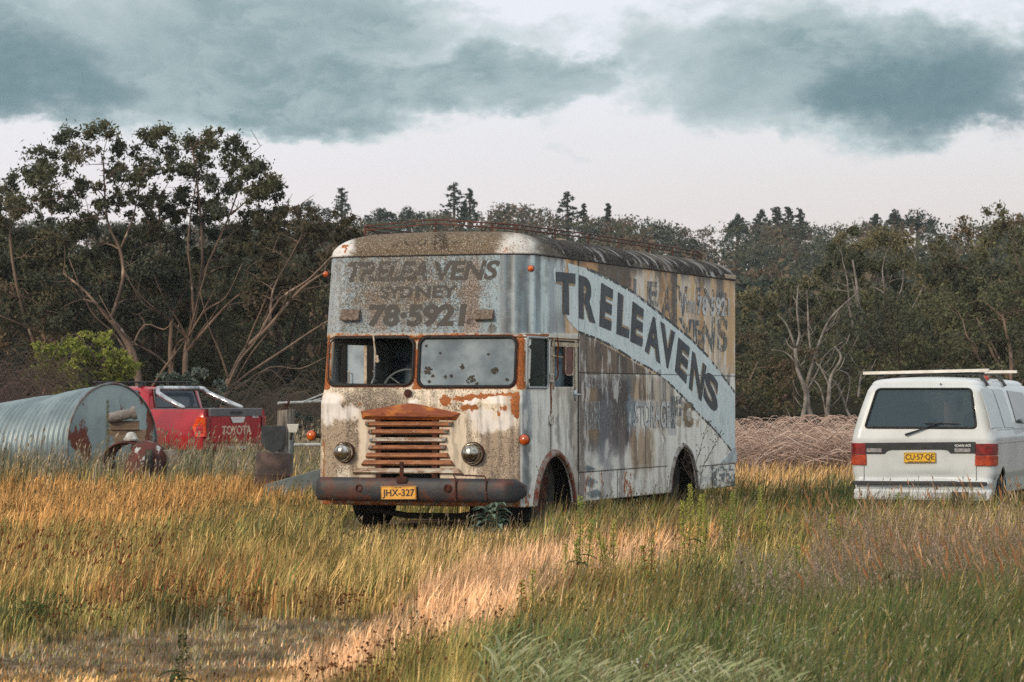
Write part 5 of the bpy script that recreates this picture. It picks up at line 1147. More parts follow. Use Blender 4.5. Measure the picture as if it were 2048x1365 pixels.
mb.add(vs, [(i*(na_+1)+k, i*(na_+1)+k+1, (i+1)*(na_+1)+k+1, (i+1)*(na_+1)+k) for i in range(nl-1) for k in range(na_)])
GALV = mat('galvanised_iron', srgb(138, 154, 158), .42, .3, srgb(112, 128, 134), 2.2, .1, .5, col3=srgb(104, 58, 44), scale3=1.9, thr3=(.66, .70))
mb.build('barrel', GALV, tank, smooth=True)
mb = MB(); n_ = 48; vs = [tankp(-.01, -1.95+3.9*k/n_, RT+.03) for k in range(n_+1)]; vi = [tankp(-.04, -1.95+3.9*k/n_, RT*.55) for k in range(n_+1)]; vc = [tankp(-.02, 0, .05)]
mb.add(vs+vi+vc, [(k, k+1, n_+2+k, n_+1+k) for k in range(n_)]+[(n_+1+k, n_+2+k, 2*n_+2) for k in range(n_)]+[(0, n_+1, 2*n_+2, 2*n_+1, n_)])
mb.build('end_sheet', mat('tank_end_sheet', srgb(150, 166, 168), .5, .2, srgb(120, 136, 140), 1.6, .2, .4, col3=srgb(108, 58, 42), scale3=1.7, thr3=(.52, .55), stretch=(1, 1, .55)), tank)
mb = MB(); mb.tube([tankp(-.015, -1.95+3.9*k/n_, RT+.03) for k in range(n_+1)], .022, 6); mb.build('rim', mat('tank_rim', srgb(112, 122, 124), .5, .3, srgb(92, 66, 54), 5), tank)
def place3(px, py, Y): v = at(px, py, Y); return v
# stub of pipe and boards against the end sheet
pv = place3(245, 831, 49.2); pipe = thing('clay_pipe', 'short weathered grey pipe resting on boards against the tank end', 'pipe', tuple(pv))
M = Matrix.Rotation(R(78), 4, 'Y') @ Matrix.Rotation(R(-8), 4, 'X')
mb = MB(); mb.lathe([(.08, -.28), (.09, -.2), (.085, .14), (.115, .18), (.115, .24), (.09, .24), (.08, .1)], M, 20); mb.build('pipe', mat('grey_pipe', srgb(128, 124, 120), .7, 0, srgb(96, 90, 86), 8, .3), pipe, smooth=True, angle=40)
mb = MB(); mb.lathe([(0, .1), (.082, .1)], M, 20); mb.build('bore', BLACKIN, pipe)
WOODG = mat('grey_weathered_board', srgb(124, 108, 92), .85, 0, srgb(92, 78, 66), 3, .4, .2, stretch=(.5, .5, 6))
for i, (x0, y0, x1, y1, Y_) in enumerate(((219, 842, 278, 860, 49.25), (216, 860, 292, 873, 49.3), (226, 871, 290, 884, 49.2))):
    q0, q1 = place3(x0, y1, Y_), place3(x1, y0, Y_); mb = MB(); mb.box(0, q1.x-q0.x, 0, .05, 0, q1.z-q0.z); o = mb.build('timber_board', WOODG, None, bevel=.006); o.location = q0
    tag(o, ['short grey board directly under the pipe at the tank end', 'longest grey board in the middle of the stack at the tank', 'lowest brown grey board of the stack at the tank'][i], 'board', 'boards leaning on the tank end')
# rusty machine wreck with curved guard
wv = place3(285, 960, 46.5); wv.z = 0; wreck = thing('rusted_machine', 'rusted red brown machine with curved guard half buried in grass beside the tank', 'machine wreck', tuple(wv))
def wl_(px, py, Y_): v = place3(px, py, Y_); return v-wv
WRK = mat('maroon_flaked_paint', srgb(98, 52, 46), .7, .1, srgb(66, 44, 40), 5, .4, .3, col3=srgb(176, 180, 180), scale3=7, thr3=(.60, .63))
mb = MB(); c = wl_(262, 905, 46.5); vs = []
for i in range(15):
    a = -.5+2.6*i/14
    for w_, rr_ in ((-.22, .30), (-.18, .33), (.18, .33), (.22, .30)): vs.append((c.x-.34*math.cos(a)*1.1+w_*.3, c.y+w_, c.z-.12+rr_*math.sin(a)*.95))
mb.add(vs, [(i*4+k, i*4+k+1, (i+1)*4+k+1, (i+1)*4+k) for i in range(14) for k in range(3)]); o = mb.build('guard', WRK, wreck, smooth=True); s_ = o.modifiers.new('s', 'SOLIDIFY'); s_.thickness = .02
mb = MB(); c = wl_(288, 890, 46.3); 
mb.lathe([(0, .62), (.18, .58), (.28, .44), (.32, .2), (.33, -.1), (.33, -.3)], Matrix.Translation(c+Vector((0, 0, -.42))) @ Matrix.Rotation(R(22), 4, 'Y') @ Matrix.Diagonal((1, .8, .8, 1)), 24); mb.build('hood', WRK, wreck, smooth=True)
mb = MB(); c = wl_(262, 872, 46.4); mb.lathe([(.11, .0), (.13, .03), (.10, .05), (.07, .12), (.03, .14), (0, .14)], Matrix.Translation(c-Vector((0, 0, .08))), 16); mb.build('cap', mat('dull_white_enamel', srgb(190, 192, 188), .4, 0, srgb(140, 136, 130), 12), wreck, smooth=True)
mb = MB(); c0 = wl_(318, 902, 46.2); mb.prism([(0, 0), (.28, .02), (.34, -.14), (.30, -.26), (.16, -.30), (-.02, -.12)], lambda a, b, d: (c0.x+a-.02, c0.y+d-.3*b, c0.z+b), 0, .03); mb.build('panel', mat('bent_pale_panel', srgb(158, 160, 154), .5, .2, srgb(120, 112, 100), 6, .2), wreck, bevel=.01)
mb = MB()
for k in range(7):
    a0_ = wl_(258+k*9, 925-3*(k % 3), 46.2); mb.tube([tuple(a0_), (a0_.x+.2-.06*k, a0_.y+.1, a0_.z-.28+.08*(k % 2)), (a0_.x+.1, a0_.y, .05)], .025, 6)
mb.box(wl_(265, 0, 46.4).x, wl_(325, 0, 46.4).x, -.2, .3, .12, .42); mb.build('axle_parts', mat('wreck_iron', srgb(62, 50, 46), .8, 0, srgb(94, 56, 44), 7, .4), wreck)
wheel('wheel', tuple(wl_(300, 925, 46.2)), .24, .12, wreck)
# stump post with bucket-shaped rubber, steel pole, floodlight, clothes line arm
PY = 42.0
pv = at(566, 960, PY); pv.z = 0; post = thing('timber_post', 'split grey timber post standing left of the truck bumper', 'post', tuple(pv))
tz = at(570, 820, PY).z; mb = MB(); n_ = 14; vs = []
for j, z_ in enumerate((0, .35, .7, 1.0, tz-.02, tz)):
    for k in range(n_): a = 2*math.pi*k/n_; r_ = .128+.012*math.sin(3*a+1)+.006*math.sin(7*a); vs.append((r_*math.cos(a)+.03*z_+.0, r_*math.sin(a), z_+(.015*math.cos(a) if j == 5 else 0)))
mb.add(vs, [(j*n_+k, j*n_+(k+1) % n_, (j+1)*n_+(k+1) % n_, (j+1)*n_+k) for j in range(5) for k in range(n_)]+[tuple(5*n_+k for k in range(n_))])
mb.build('shaft', mat('split_grey_timber', srgb(146, 140, 132), .85, 0, srgb(96, 90, 84), 9, .6, .2, stretch=(3, 3, .35)), post)
mb = MB(); mb.lathe([(.05, 0), (.05, .03), (.03, .05), (.03, .09)], Matrix.Translation((.03, -.02, tz)), 10); mb.tube([(.05, 0, tz+.02), (.09, 0, tz+.13)], .02, 6); mb.build('iron_fitting', RUSTD, post)
def locp(px, py, Y_=PY): v = at(px, py, Y_); return v-Vector(pv)
q = [locp(526, 851), locp(574, 852), locp(574, 884), locp(566, 898), locp(548, 905), locp(534, 899), locp(524, 882)]
mat_ = MB(); nq = len(q); mat_.prism([(v.x, v.z) for v in q], lambda a, b, d: (a, -.16-d-.05*math.cos((a+.2)*5), b), 0, .03); rubm = mat_.build('rubber_flap', mat('black_rubber_mat', srgb(40, 46, 50), .75, 0, srgb(58, 62, 64), 5, .2), None, bevel=.01); rubm.location = tuple(pv)
tag(rubm, 'black rounded rubber flap hung on the grey timber post', 'rubber flap')
dv = at(545, 965, 41.3); dv.z = 0; mb = MB(); mb.lathe([(.26, 0), (.27, .05), (.27, .3), (.28, .32), (.27, .34), (.265, .62), (.25, .64), (0, .64)], Matrix.Rotation(R(3), 4, 'Y'), 28); drum = mb.build('steel_drum', mat('brown_drum', srgb(92, 76, 70), .8, 0, srgb(62, 54, 52), 5, .3, .2), None, smooth=True, angle=40); drum.location = dv; tag(drum, 'dull brown drum under the black rubber flap', 'drum')
pp0 = at(581, 965, 41.7); mb = MB(); mb.tube([(0, 0, 0), (0, 0, at(581, 858, 41.7).z)], .035, 10); mb.tube([(0, 0, 1.0), (.06, -.03, 1.02)], .03, 8); sp = mb.build('steel_pole', mat('grey_steel_pole', srgb(112, 120, 124), .5, .3, srgb(92, 96, 98), 9), None); sp.location = (pp0.x, pp0.y, 0); tag(sp, 'slim grey steel pole between the timber post and the truck', 'pole')
fv = at(583, 858, 41.4); mb = MB(); mb.add([(-.07, 0, .07), (.11, 0, .07), (.08, 0, -.06), (-.04, 0, -.06), (-.05, .12, .05), (.09, .12, .05), (.06, .12, -.04), (-.02, .12, -.04)], [(0, 1, 2, 3), (4, 7, 6, 5), (0, 4, 5, 1), (1, 5, 6, 2), (2, 6, 7, 3), (3, 7, 4, 0)])
fl = mb.build('work_lamp', mat('lamp_enamel', srgb(196, 194, 186), .4), None, bevel=.012); fl.location = fv; tag(fl, 'small cream work lamp fixed at the top of the grey pole', 'lamp')
mb = MB(); mb.tube([(0, .05, -.05), (-.02, .1, -.16)], .02, 6); mb.build('bracket', IRON, fl)
cv = at(632, 950, 44); cl = thing('clothes_line', 'white metal clothes line arms reaching out behind the truck cab', 'clothes line', (cv.x+.6, cv.y, 0))
org = Vector((cv.x+.6, cv.y, 0)); WMET = mat('white_painted_tube', srgb(196, 200, 200), .4, .2, srgb(150, 152, 150), 10)
ap = [at(556, 807, 44)-org, at(700, 801, 44.5)-org, at(604, 805, 44)-org, at(680, 775, 44.4)-org, at(620, 804, 44)-org, at(700, 782, 44.6)-org]
mb = MB(); mb.tube([ap[0], ap[1]], .022, 8); mb.build('arm', WMET, cl); 
for i in (2, 4): mb = MB(); mb.tube([ap[i], ap[i+1]], .012, 6); mb.build('stay', WMET, cl)
mb = MB(); mb.tube([(ap[1].x-.02, ap[1].y, 0), (ap[1].x-.02, ap[1].y, 1.9)], .04, 10); mb.build('mast', WMET, cl)
rv = at(583, 890, 43); mb = MB(); p0 = rv; mb.tube([Vector((0, 0, -.4)), Vector((0, 0, -.05)), Vector((.05, 0, .0)), Vector((1.6, .1, .0)), Vector((1.6, .1, -.6))], .025, 8); pr = mb.build('pipe_rail', WMET, None); pr.location = rv; tag(pr, 'low white pipe rail ending in the grass by the truck', 'rail')
sv = at(585, 950, 40); q = [at(x, y, Y_)-Vector((sv.x, sv.y, 0)) for x, y, Y_ in ((528, 970, 39.5), (640, 938, 39.5), (700, 936, 41), (600, 962, 41))]
mb = MB(); mb.add([tuple(v) for v in q]+[(v.x, v.y, v.z-.35) for v in q], [(0, 1, 2, 3), (0, 4, 5, 1), (3, 2, 6, 7), (0, 3, 7, 4)]); sh = mb.build('sheet_iron', mat('blue_grey_sheet', srgb(108, 120, 122), .6, .1, srgb(88, 98, 98), 3), None, bevel=.01); sh.location = (sv.x, sv.y, 0); tag(sh, 'sloping blue grey metal sheet low in the grass left of the truck', 'metal sheet')
# ---------------------------------------------------------------- trees
BARK = mat('pale_gum_bark', srgb(132, 112, 98), .85, 0, srgb(76, 66, 60), 1.2, .3, .2, stretch=(1, 1, .4), col3=srgb(178, 158, 142), scale3=3)
BARKD = mat('dark_bark', srgb(84, 72, 62), .9, 0, srgb(60, 52, 46), 2, .3, .2)
BARKW = mat('silver_dead_wood', srgb(148, 142, 136), .8, 0, srgb(92, 86, 80), 3, .2, .2)
LQ = np.array([[-.55, 0, 0], [0, .24, 0], [.55, 0, 0], [0, -.24, 0]])
def leafcloud(cent, rad, per, size, tints, seed=0, droop=.3, flat=.75, spread=1.42, nl=9):
    """leaf sprigs filling ellipsoidal clumps: cent (n,3), rad (n,), per leaves each; returns verts, quads, colours"""
    r = np.random.default_rng(seed); cent = np.asarray(cent, float); rad = np.asarray(rad, float); n = len(cent)
    rad = rad*spread; cnt = np.maximum(6, (per*(rad/rad.mean())**2)).astype(int); idx = np.repeat(np.arange(n), cnt); m = len(idx)
    d = r.normal(size=(m, 3)); d /= np.linalg.norm(d, axis=1)[:, None]; q = r.random(m)**.45
    # uneven shell: several sub-lobes per clump
    lob = r.normal(size=(n, nl, 3)); lob /= np.linalg.norm(lob, axis=2)[:, :, None]; lob *= (.35+.6*r.random((n, nl)))[:, :, None]; ls = .22+.28*r.random((n, nl)); li = r.integers(0, nl, m)
    off = lob[idx, li]*.78+d*(np.abs(r.normal(size=m))*.62)[:, None]*ls[idx, li][:, None]; off[:, 2] *= flat
    P_ = cent[idx]+off*rad[idx][:, None]
    P_[:, 2] -= droop*rad[idx]*r.random(m)**2*.5
    a = r.normal(size=(m, 3)); a[:, 2] -= droop*1.2; a /= np.linalg.norm(a, axis=1)[:, None]; b = np.cross(a, r.normal(size=(m, 3))); b /= np.linalg.norm(b, axis=1)[:, None]
    s = size*(.6+.8*r.random(m)); V_ = P_[:, None, :]+(LQ[None, :, 0, None]*a[:, None, :]+LQ[None, :, 1, None]*b[:, None, :])*s[:, None, None]
    t = np.array(tints, float); ct = t[r.integers(0, len(t), n)][idx]*(.75+.5*r.random(m))[:, None]; mix = r.random(m)[:, None]*.5; ct = ct*(1-mix)+t[r.integers(0, len(t), m)]*mix
    col = np.repeat(ct*1.55, 4, 0); return V_.reshape(-1, 3), np.arange(m*4).reshape(m, 4), col
def branches(mb, nodes, clumps, r0, seed=1, up=.6, thin=.012):
    """grow a limb from the nearest lower node to every clump centre; nodes: list of (Vector, radius)"""
    rd = random.Random(seed); order = sorted(clumps, key=lambda c: min((c-n_[0]).length for n_ in nodes))
    for c in order:
        best = min(nodes, key=lambda n_: (c-n_[0]).length+max(0, n_[0].z-c.z)*1.6+(0 if n_[1] > thin*1.2 else .4))
        p0, rp = best; d = c-p0; L = d.length
        mid = p0+d*.5+Vector((rd.uniform(-.1, .1)*L, rd.uniform(-.1, .1)*L, rd.uniform(.0, .16)*L)); q1 = p0+d*.25+(mid-p0-d*.5)*.8; 
        r1 = max(thin, min(rp*.75, .015+L*.014)); pts = [p0, q1, mid, p0+d*.78+(mid-p0-d*.5)*.5, c]; rs = [r1, r1*.85, r1*.7, r1*.5, thin*.6]
        mb.tube(pts, rs, 5, cap=False)
        for i in (1, 2, 3): nodes.append((pts[i], rs[i]))
def limb(pxs, Y, r0, r1):
    p = [at(x, y, Y+(dy if len(t_) > 2 else 0)) if False else at(x, y, Y) for x, y, *t_ in pxs for dy in (0,)]
    n = len(p); return p, [r0+(r1-r0)*(i/(n-1))**.8 for i in range(n)]
def smoothpath(p, r_, k=3):
    out = []; orr = []
    for i in range(len(p)-1):
        p0 = p[max(i-1, 0)]; p1 = p[i]; p2 = p[i+1]; p3 = p[min(i+2, len(p)-1)]
        for j in range(k):
            t = j/k; out.append(.5*((2*p1)+(p2-p0)*t+(2*p0-5*p1+4*p2-p3)*t*t+(3*p1-p0-3*p2+p3)*t**3)); orr.append(r_[i]+(r_[i+1]-r_[i])*t)
    out.append(p[-1]); orr.append(r_[-1]); return out, orr
DK = [(.046, .054, .036), (.066, .072, .044), (.082, .084, .048), (.054, .064, .048), (.086, .078, .050)]
OL = [(.085, .092, .050), (.120, .112, .058), (.075, .084, .054), (.140, .124, .070)]
BR_ = [(.125, .092, .060), (.095, .074, .050), (.150, .108, .074)]
def hero(name, label, Y, limbs, clumps, bark, leafsize=.115, per=150, tints=DK, depth=1.6, seed=1, group=None, cat='tree', dy=None):
    """limbs: lists of pixels with radii; clumps: (px,py,r px)"""
    rd = random.Random(seed); base = at(*limbs[0][0][0][:2], Y); gz = float(zt(base.x, Y)); root = thing(name, label, cat, (base.x, Y, gz), 0, group); o0 = Vector((base.x, Y, gz))
    mb = MB(); nodes = []
    for i, (pxs, r0, r1) in enumerate(limbs):
        p = [at(x, y, Y)-o0 for x, y in pxs]; n = len(p); ph = rd.uniform(0, 6)
        amp = .0 if i == 0 else .5
        for j in range(n): p[j].y += amp*math.sin(ph)*j/(n-1)*1.6 if n > 1 else 0
        if i == 0 or True:
            if pxs[0][1] > 735 and i == 0: p.insert(0, Vector((p[0].x-(p[1].x-p[0].x)*.3, p[0].y, -.1))); n += 1
        r_ = [(r0+(r1-r0)*(j/(n-1))**.8)*.44 for j in range(n)]; pp_, rr_ = smoothpath(p, r_); mb.tube(pp_, rr_, 8); nodes += list(zip(pp_[1:], rr_[1:]))
    if clumps:
        base_nodes = [n_ for n_ in nodes if .6 < n_[0].z < 5.0]
        for k in range(11):
            n0, nr0 = base_nodes[rd.randrange(len(base_nodes))]; sgn = rd.choice((-1, 1)); L = rd.uniform(1.4, 3.6); t_ = rd.uniform(.25, 1.1)
            q = [n0, n0+Vector((sgn*L*.25*t_, -.5, L*.3)), n0+Vector((sgn*L*.55*t_, -1.1+rd.uniform(-.3, .3), L*.55+rd.uniform(-.2, .2))), n0+Vector((sgn*L*.8*t_, -1.5, L*.95))]
            if q[3].z > (4.6 if 'leaning' in name else 6.0): continue
            w0 = min(nr0*.6, rd.uniform(.022, .05)); a1_, b1_ = smoothpath(q, [w0, w0*.75, w0*.5, .010], 4); mb.tube(a1_, b1_, 5)
    cs = []; rs = []
    for (x, y, r_) in clumps:
        v = at(x, y, Y)-o0; v.y += rd.uniform(-1, 1)*depth if y < 440 else rd.uniform(.2, 2)*depth; cs.append(v); rs.append(r_/F*Y)
    if cs:
        branches(mb, nodes, cs+[c+Vector((rd.uniform(-.6, .6), rd.uniform(-.6, .6), rd.uniform(-.3, .5))) for c in cs for _ in range(2)], .05, seed)
    mb.build('trunk', bark, root, smooth=True)
    if cs:
        V_, T_, c_ = leafcloud([tuple(c) for c in cs], rs, per*2.3, leafsize, tints, seed); npmesh('crown', V_, T_, LEAF, root, c_)
    return root
def fillc(x0, x1, y0, y1, n, r0, r1, seed, fn=None):
    rd = random.Random(seed); out = []
    while len(out) < n:
        x, y = rd.uniform(x0, x1), rd.uniform(y0, y1)
        if fn is None or fn(x, y): out.append((x, y, rd.uniform(r0, r1)))
    return out
YL = 84.0
hero('gum_tree', 'tall spreading gum with the highest crown, left of the field', YL, [([(278, 770), (262, 700), (235, 655), (222, 640)], .30, .20), ([(222, 640), (246, 560), (240, 500), (215, 440), (208, 330)], .16, .05), ([(222, 645), (170, 585), (120, 545)], .13, .05), ([(262, 700), (290, 650), (330, 660), (350, 640)], .07, .03), ([(240, 500), (270, 430), (290, 330)], .08, .03)],
     [(205, 262, 38), (150, 288, 36), (105, 312, 34), (245, 290, 30), (65, 338, 34), (180, 318, 34), (225, 335, 26), (120, 355, 34), (85, 385, 36), (165, 372, 28), (290, 270, 32), (275, 318, 24), (240, 385, 28), (200, 400, 28), (140, 410, 30), (300, 365, 24), (310, 330, 22), (60, 420, 36)]+fillc(60, 320, 440, 640, 30, 26, 42, 3)+fillc(60, 320, 330, 470, 22, 14, 24, 103), BARK, seed=3, per=230)
hero('gum_tree', 'gum with twin upright pale trunks behind the red utility', YL+1, [([(370, 770), (372, 700), (388, 640), (402, 560), (405, 500), (398, 400), (385, 300)], .25, .05), ([(372, 705), (420, 650), (470, 600), (520, 570)], .13, .05), ([(388, 640), (385, 560), (380, 480), (400, 360)], .09, .04), ([(402, 560), (430, 500), (462, 430), (480, 380)], .11, .04), ([(462, 430), (500, 400), (540, 370)], .06, .03)],
     [(330, 268, 28), (345, 300, 26), (388, 275, 34), (430, 283, 30), (468, 290, 28), (408, 312, 28), (455, 325, 30), (492, 322, 30), (525, 345, 32), (553, 378, 30), (548, 415, 28), (508, 385, 30), (528, 440, 30), (470, 372, 22), (430, 372, 22), (385, 350, 26), (360, 385, 24), (345, 345, 24), (395, 402, 24), (440, 425, 24), (495, 430, 26), (555, 445, 20), (420, 455, 26), (475, 465, 26)]+fillc(330, 560, 480, 640, 22, 24, 38, 5)+fillc(335, 560, 330, 480, 24, 14, 24, 105), BARK, seed=5, per=230)
hero('gum_tree', 'slim straight gum between the two largest trees', YL+2, [([(342, 770), (340, 700), (342, 630), (325, 570), (320, 480), (318, 400)], .20, .05), ([(342, 635), (370, 580), (372, 520)], .08, .04), ([(325, 570), (295, 520), (270, 500)], .07, .03)],
     fillc(270, 400, 400, 600, 14, 20, 34, 8)+[(318, 390, 24), (300, 425, 26), (345, 430, 24), (260, 440, 28)], BARK, seed=8, per=200)
hero('leaning_gum_tree', 'gum leaning far right with long bare diagonal limbs, left of the truck', YL-4, [([(448, 790), (465, 750), (490, 700), (540, 650), (600, 580), (650, 545)], .27, .06), ([(455, 780), (500, 745), (570, 700), (630, 660), (700, 620)], .10, .04), ([(520, 668), (560, 600), (620, 560), (680, 500)], .09, .04), ([(540, 650), (545, 580), (575, 520), (600, 470)], .09, .04), ([(470, 780), (540, 735), (600, 738), (650, 715)], .06, .03), ([(600, 580), (640, 572), (690, 560)], .05, .03)],
     fillc(500, 700, 440, 620, 30, 26, 40, 12)+[(600, 425, 20), (625, 430, 18), (585, 440, 24), (560, 470, 30), (640, 455, 26), (690, 470, 28)], BARK, tints=[(.055, .052, .032), (.070, .060, .038), (.045, .044, .032), (.080, .064, .044)], seed=12, per=220)
hero('gum_tree', 'gum at the left edge with a pale limb arching left', YL+3, [([(90, 760), (70, 690), (40, 600), (20, 480), (25, 380)], .26, .05), ([(75, 700), (115, 680), (60, 655), (0, 630)], .10, .06), ([(40, 600), (-30, 540), (-60, 450)], .11, .04), ([(70, 690), (140, 640), (150, 560)], .10, .04)],
     [(20, 362, 34), (-15, 380, 34), (35, 405, 28), (-30, 430, 36), (10, 450, 36), (70, 450, 32)]+fillc(-120, 150, 470, 690, 34, 28, 44, 14)+fillc(-60, 130, 390, 470, 16, 16, 28, 107), BARK, seed=14, per=220)
# right-hand trees
hero('gum_tree', 'broad round-headed gum with many pale stems, above the van', 104, [([(1745, 800), (1742, 700), (1720, 620), (1712, 560), (1705, 520)], .22, .07), ([(1720, 630), (1700, 560)], .12, .05), ([(1742, 700), (1790, 650), (1820, 620), (1850, 560)], .13, .05), ([(1735, 720), (1768, 620), (1766, 540)], .10, .05), ([(1742, 720), (1705, 640), (1698, 560), (1690, 520)], .10, .04), ([(1768, 660), (1800, 580), (1800, 540)], .08, .04)],
     [(1725, 475, 34), (1690, 500, 34), (1760, 470, 34), (1800, 478, 34), (1838, 500, 34), (1668, 535, 32), (1860, 540, 34), (1715, 525, 34), (1755, 515, 34), (1800, 520, 34), (1835, 560, 30), (1690, 560, 26), (1745, 552, 24), (1648, 560, 24), (1870, 580, 28), (1740, 450, 22), (1785, 452, 20)]+fillc(1640, 1880, 560, 620, 10, 20, 30, 19), BARKW, tints=OL+DK[:3], seed=21, per=300, depth=2.4)
hero('gum_tree', 'tall dark gum at the right edge with a bare pinkish limb', 96, [([(2120, 830), (2090, 740), (2050, 690), (2010, 640), (1965, 600)], .26, .05), ([(2090, 740), (2060, 600), (2020, 500)], .15, .05), ([(2050, 690), (2030, 620), (1990, 560)], .07, .04), ([(2100, 760), (2130, 600), (2140, 480)], .16, .05)],
     [(1990, 425, 24), (2020, 445, 34), (1960, 450, 34), (2050, 435, 30), (1925, 480, 34), (1910, 520, 32), (1985, 480, 38), (2040, 490, 38), (1950, 530, 38), (2100, 450, 44), (2150, 480, 50), (1890, 560, 28)]+fillc(1885, 2200, 520, 720, 40, 30, 46, 23), BARK, tints=DK+OL[:2]+BR_[:1], seed=25, per=300, depth=2.4)
hero('young_gum_tree', 'low bushy gum with olive top between the dead trees and the truck', 99, [([(1590, 830), (1585, 720), (1580, 620)], .15, .05), ([(1585, 720), (1620, 640)], .08, .04)],
     [(1585, 570, 28), (1600, 600, 34), (1560, 610, 32), (1640, 600, 30), (1625, 560, 26), (1545, 650, 30), (1600, 660, 34), (1650, 650, 30), (1510, 600, 34), (1500, 660, 34)], BARKD, tints=OL+DK[:2], seed=27, per=300)
hero('bushy_gum_tree', 'rounded low gum directly behind the van roof bars', 92, [([(1800, 850), (1805, 780), (1800, 720)], .13, .05)], [(1790, 690, 30), (1830, 690, 32), (1755, 715, 30), (1870, 720, 30), (1800, 730, 34), (1845, 740, 34), (1740, 760, 30), (1790, 780, 32), (1880, 770, 34), (1930, 700, 40), (1960, 760, 44), (2020, 760, 44)], BARKD, tints=DK+OL[:1], seed=29, per=260)
def bare(name, label, Y, limbs, seed, group=None):
    rd = random.Random(seed); b = at(*limbs[0][0][0], Y); gz = float(zt(b.x, Y)); root = thing(name, label, 'dead tree', (b.x, Y, gz), 0, group); o0 = Vector((b.x, Y, gz)); mb = MB()
    for i, (pxs, r0, r1) in enumerate(limbs):
        p = [at(x, y, Y)-o0 for x, y in pxs]
        if i == 0: p.insert(0, Vector((0, 0, -.1)))
        for j in range(1, len(p)-1): p[j] += Vector((rd.uniform(-.08, .08), rd.uniform(-.2, .2), rd.uniform(-.05, .05)))
        r_ = [.55*(r0+(r1-r0)*j/(len(p)-1)) for j in range(len(p))]; pp_, rr_ = smoothpath(p, r_, 4); mb.tube(pp_, rr_, 7)
        for k in range(3, len(pp_)-1, 3):
            if rd.random() < .8:
                L = rd.uniform(.3, .9); s_ = rd.choice((-1, 1)); q0 = pp_[k]; mb.tube([q0, q0+Vector((s_*L*.5, rd.uniform(-.2, .2), L*.5)), q0+Vector((s_*L*.7, rd.uniform(-.3, .3), L))], [rr_[k]*.4, rr_[k]*.25, .01], 5)
    mb.build('trunk', BARKW, root, smooth=True); return root
ZR = lambda x, y: (1400+.3956*x, 360+.3956*y)
bare('dead_tree', 'bare silver tree with the tallest straight spars, nearest the truck tail', 90, [([ZR(525, 1230), ZR(528, 1080), ZR(500, 950), ZR(482, 850)], .16, .10), ([ZR(482, 850), ZR(440, 740), ZR(392, 682)], .08, .03), ([ZR(482, 850), ZR(496, 780), ZR(484, 640), ZR(498, 530)], .09, .03), ([ZR(500, 950), ZR(430, 880), ZR(360, 860)], .05, .02)], 31)
bare('dead_tree', 'bare forked tree with one long limb sweeping up to the right', 91, [([ZR(560, 1230), ZR(548, 1050), ZR(568, 900), ZR(600, 830), ZR(650, 720), ZR(720, 630), ZR(820, 552)], .15, .03), ([ZR(560, 870), ZR(545, 760), ZR(548, 640), ZR(540, 560)], .08, .03), ([ZR(630, 770), ZR(700, 715)], .05, .02), ([ZR(545, 1060), ZR(590, 980), ZR(620, 880), ZR(720, 820)], .06, .02)], 33)
bare('dead_tree', 'pale crooked snag with a hooked top in front of the thicket', 88, [([ZR(640, 1245), ZR(640, 1100), ZR(662, 1000), ZR(700, 900), ZR(680, 842)], .17, .04), ([ZR(645, 1120), ZR(655, 1040), ZR(600, 930)], .08, .04), ([ZR(640, 1200), ZR(600, 1060), ZR(560, 1000)], .06, .03)], 35)
bare('dead_tree', 'thin bare stems leaning left close behind the van', 92, [([ZR(760, 1230), ZR(735, 1160), ZR(690, 1040), ZR(600, 930), ZR(570, 850)], .10, .03), ([ZR(735, 1160), ZR(770, 1000), ZR(700, 960)], .05, .02), ([ZR(800, 1100), ZR(810, 990), ZR(830, 960)], .08, .05)], 37)
# ---- generic gums and wattles making the wall of trees
def proto_tree(name, label, h, seed, tints, bark, per=170, nc=26, wid=.42, leaf=.17, lowfill=True, group=None):
    rd = random.Random(seed); root = thing(name, label, 'tree', (0, 0, 0), 0, group); mb = MB(); nodes = []
    p = [Vector((0, 0, -.3)), Vector((rd.uniform(-.2, .2), 0, h*.2)), Vector((rd.uniform(-.4, .4), rd.uniform(-.3, .3), h*.45)), Vector((rd.uniform(-.6, .6), rd.uniform(-.5, .5), h*.75))]
    pp_, rr_ = smoothpath(p, [.2, .15, .11, .04]); mb.tube(pp_, rr_, 7); nodes += list(zip(pp_[2:], rr_[2:]))
    for k in range(3):
        a = rd.uniform(0, 6.28); s0 = pp_[3+k]; q = [s0, s0+Vector((math.cos(a)*h*.12, math.sin(a)*h*.12, h*.15)), s0+Vector((math.cos(a)*h*.24, math.sin(a)*h*.24, h*.36))]; a1, b1 = smoothpath(q, [.09, .06, .03]); mb.tube(a1, b1, 6); nodes += list(zip(a1[1:], b1[1:]))
    cs = []; rs = []
    for k in range(nc):
        u = rd.random(); a = rd.uniform(0, 6.28); z_ = h*(.30+.62*u) if lowfill else h*(.5+.45*u); w_ = wid*h*math.sqrt(max(.05, 1-((z_/h-.62)/.42)**2))*rd.uniform(.2, 1)
        cs.append(Vector((math.cos(a)*w_, math.sin(a)*w_, z_))); rs.append(h*rd.uniform(.075, .125))
    branches(mb, nodes, cs, .05, seed); mb.build('trunk', bark, root, smooth=True)
    V_, T_, c_ = leafcloud([tuple(c) for c in cs], rs, per, leaf, tints, seed); npmesh('crown', V_, T_, LEAF, root, c_); return root
GW_ = 'gum trees in the wall of trees behind the field'
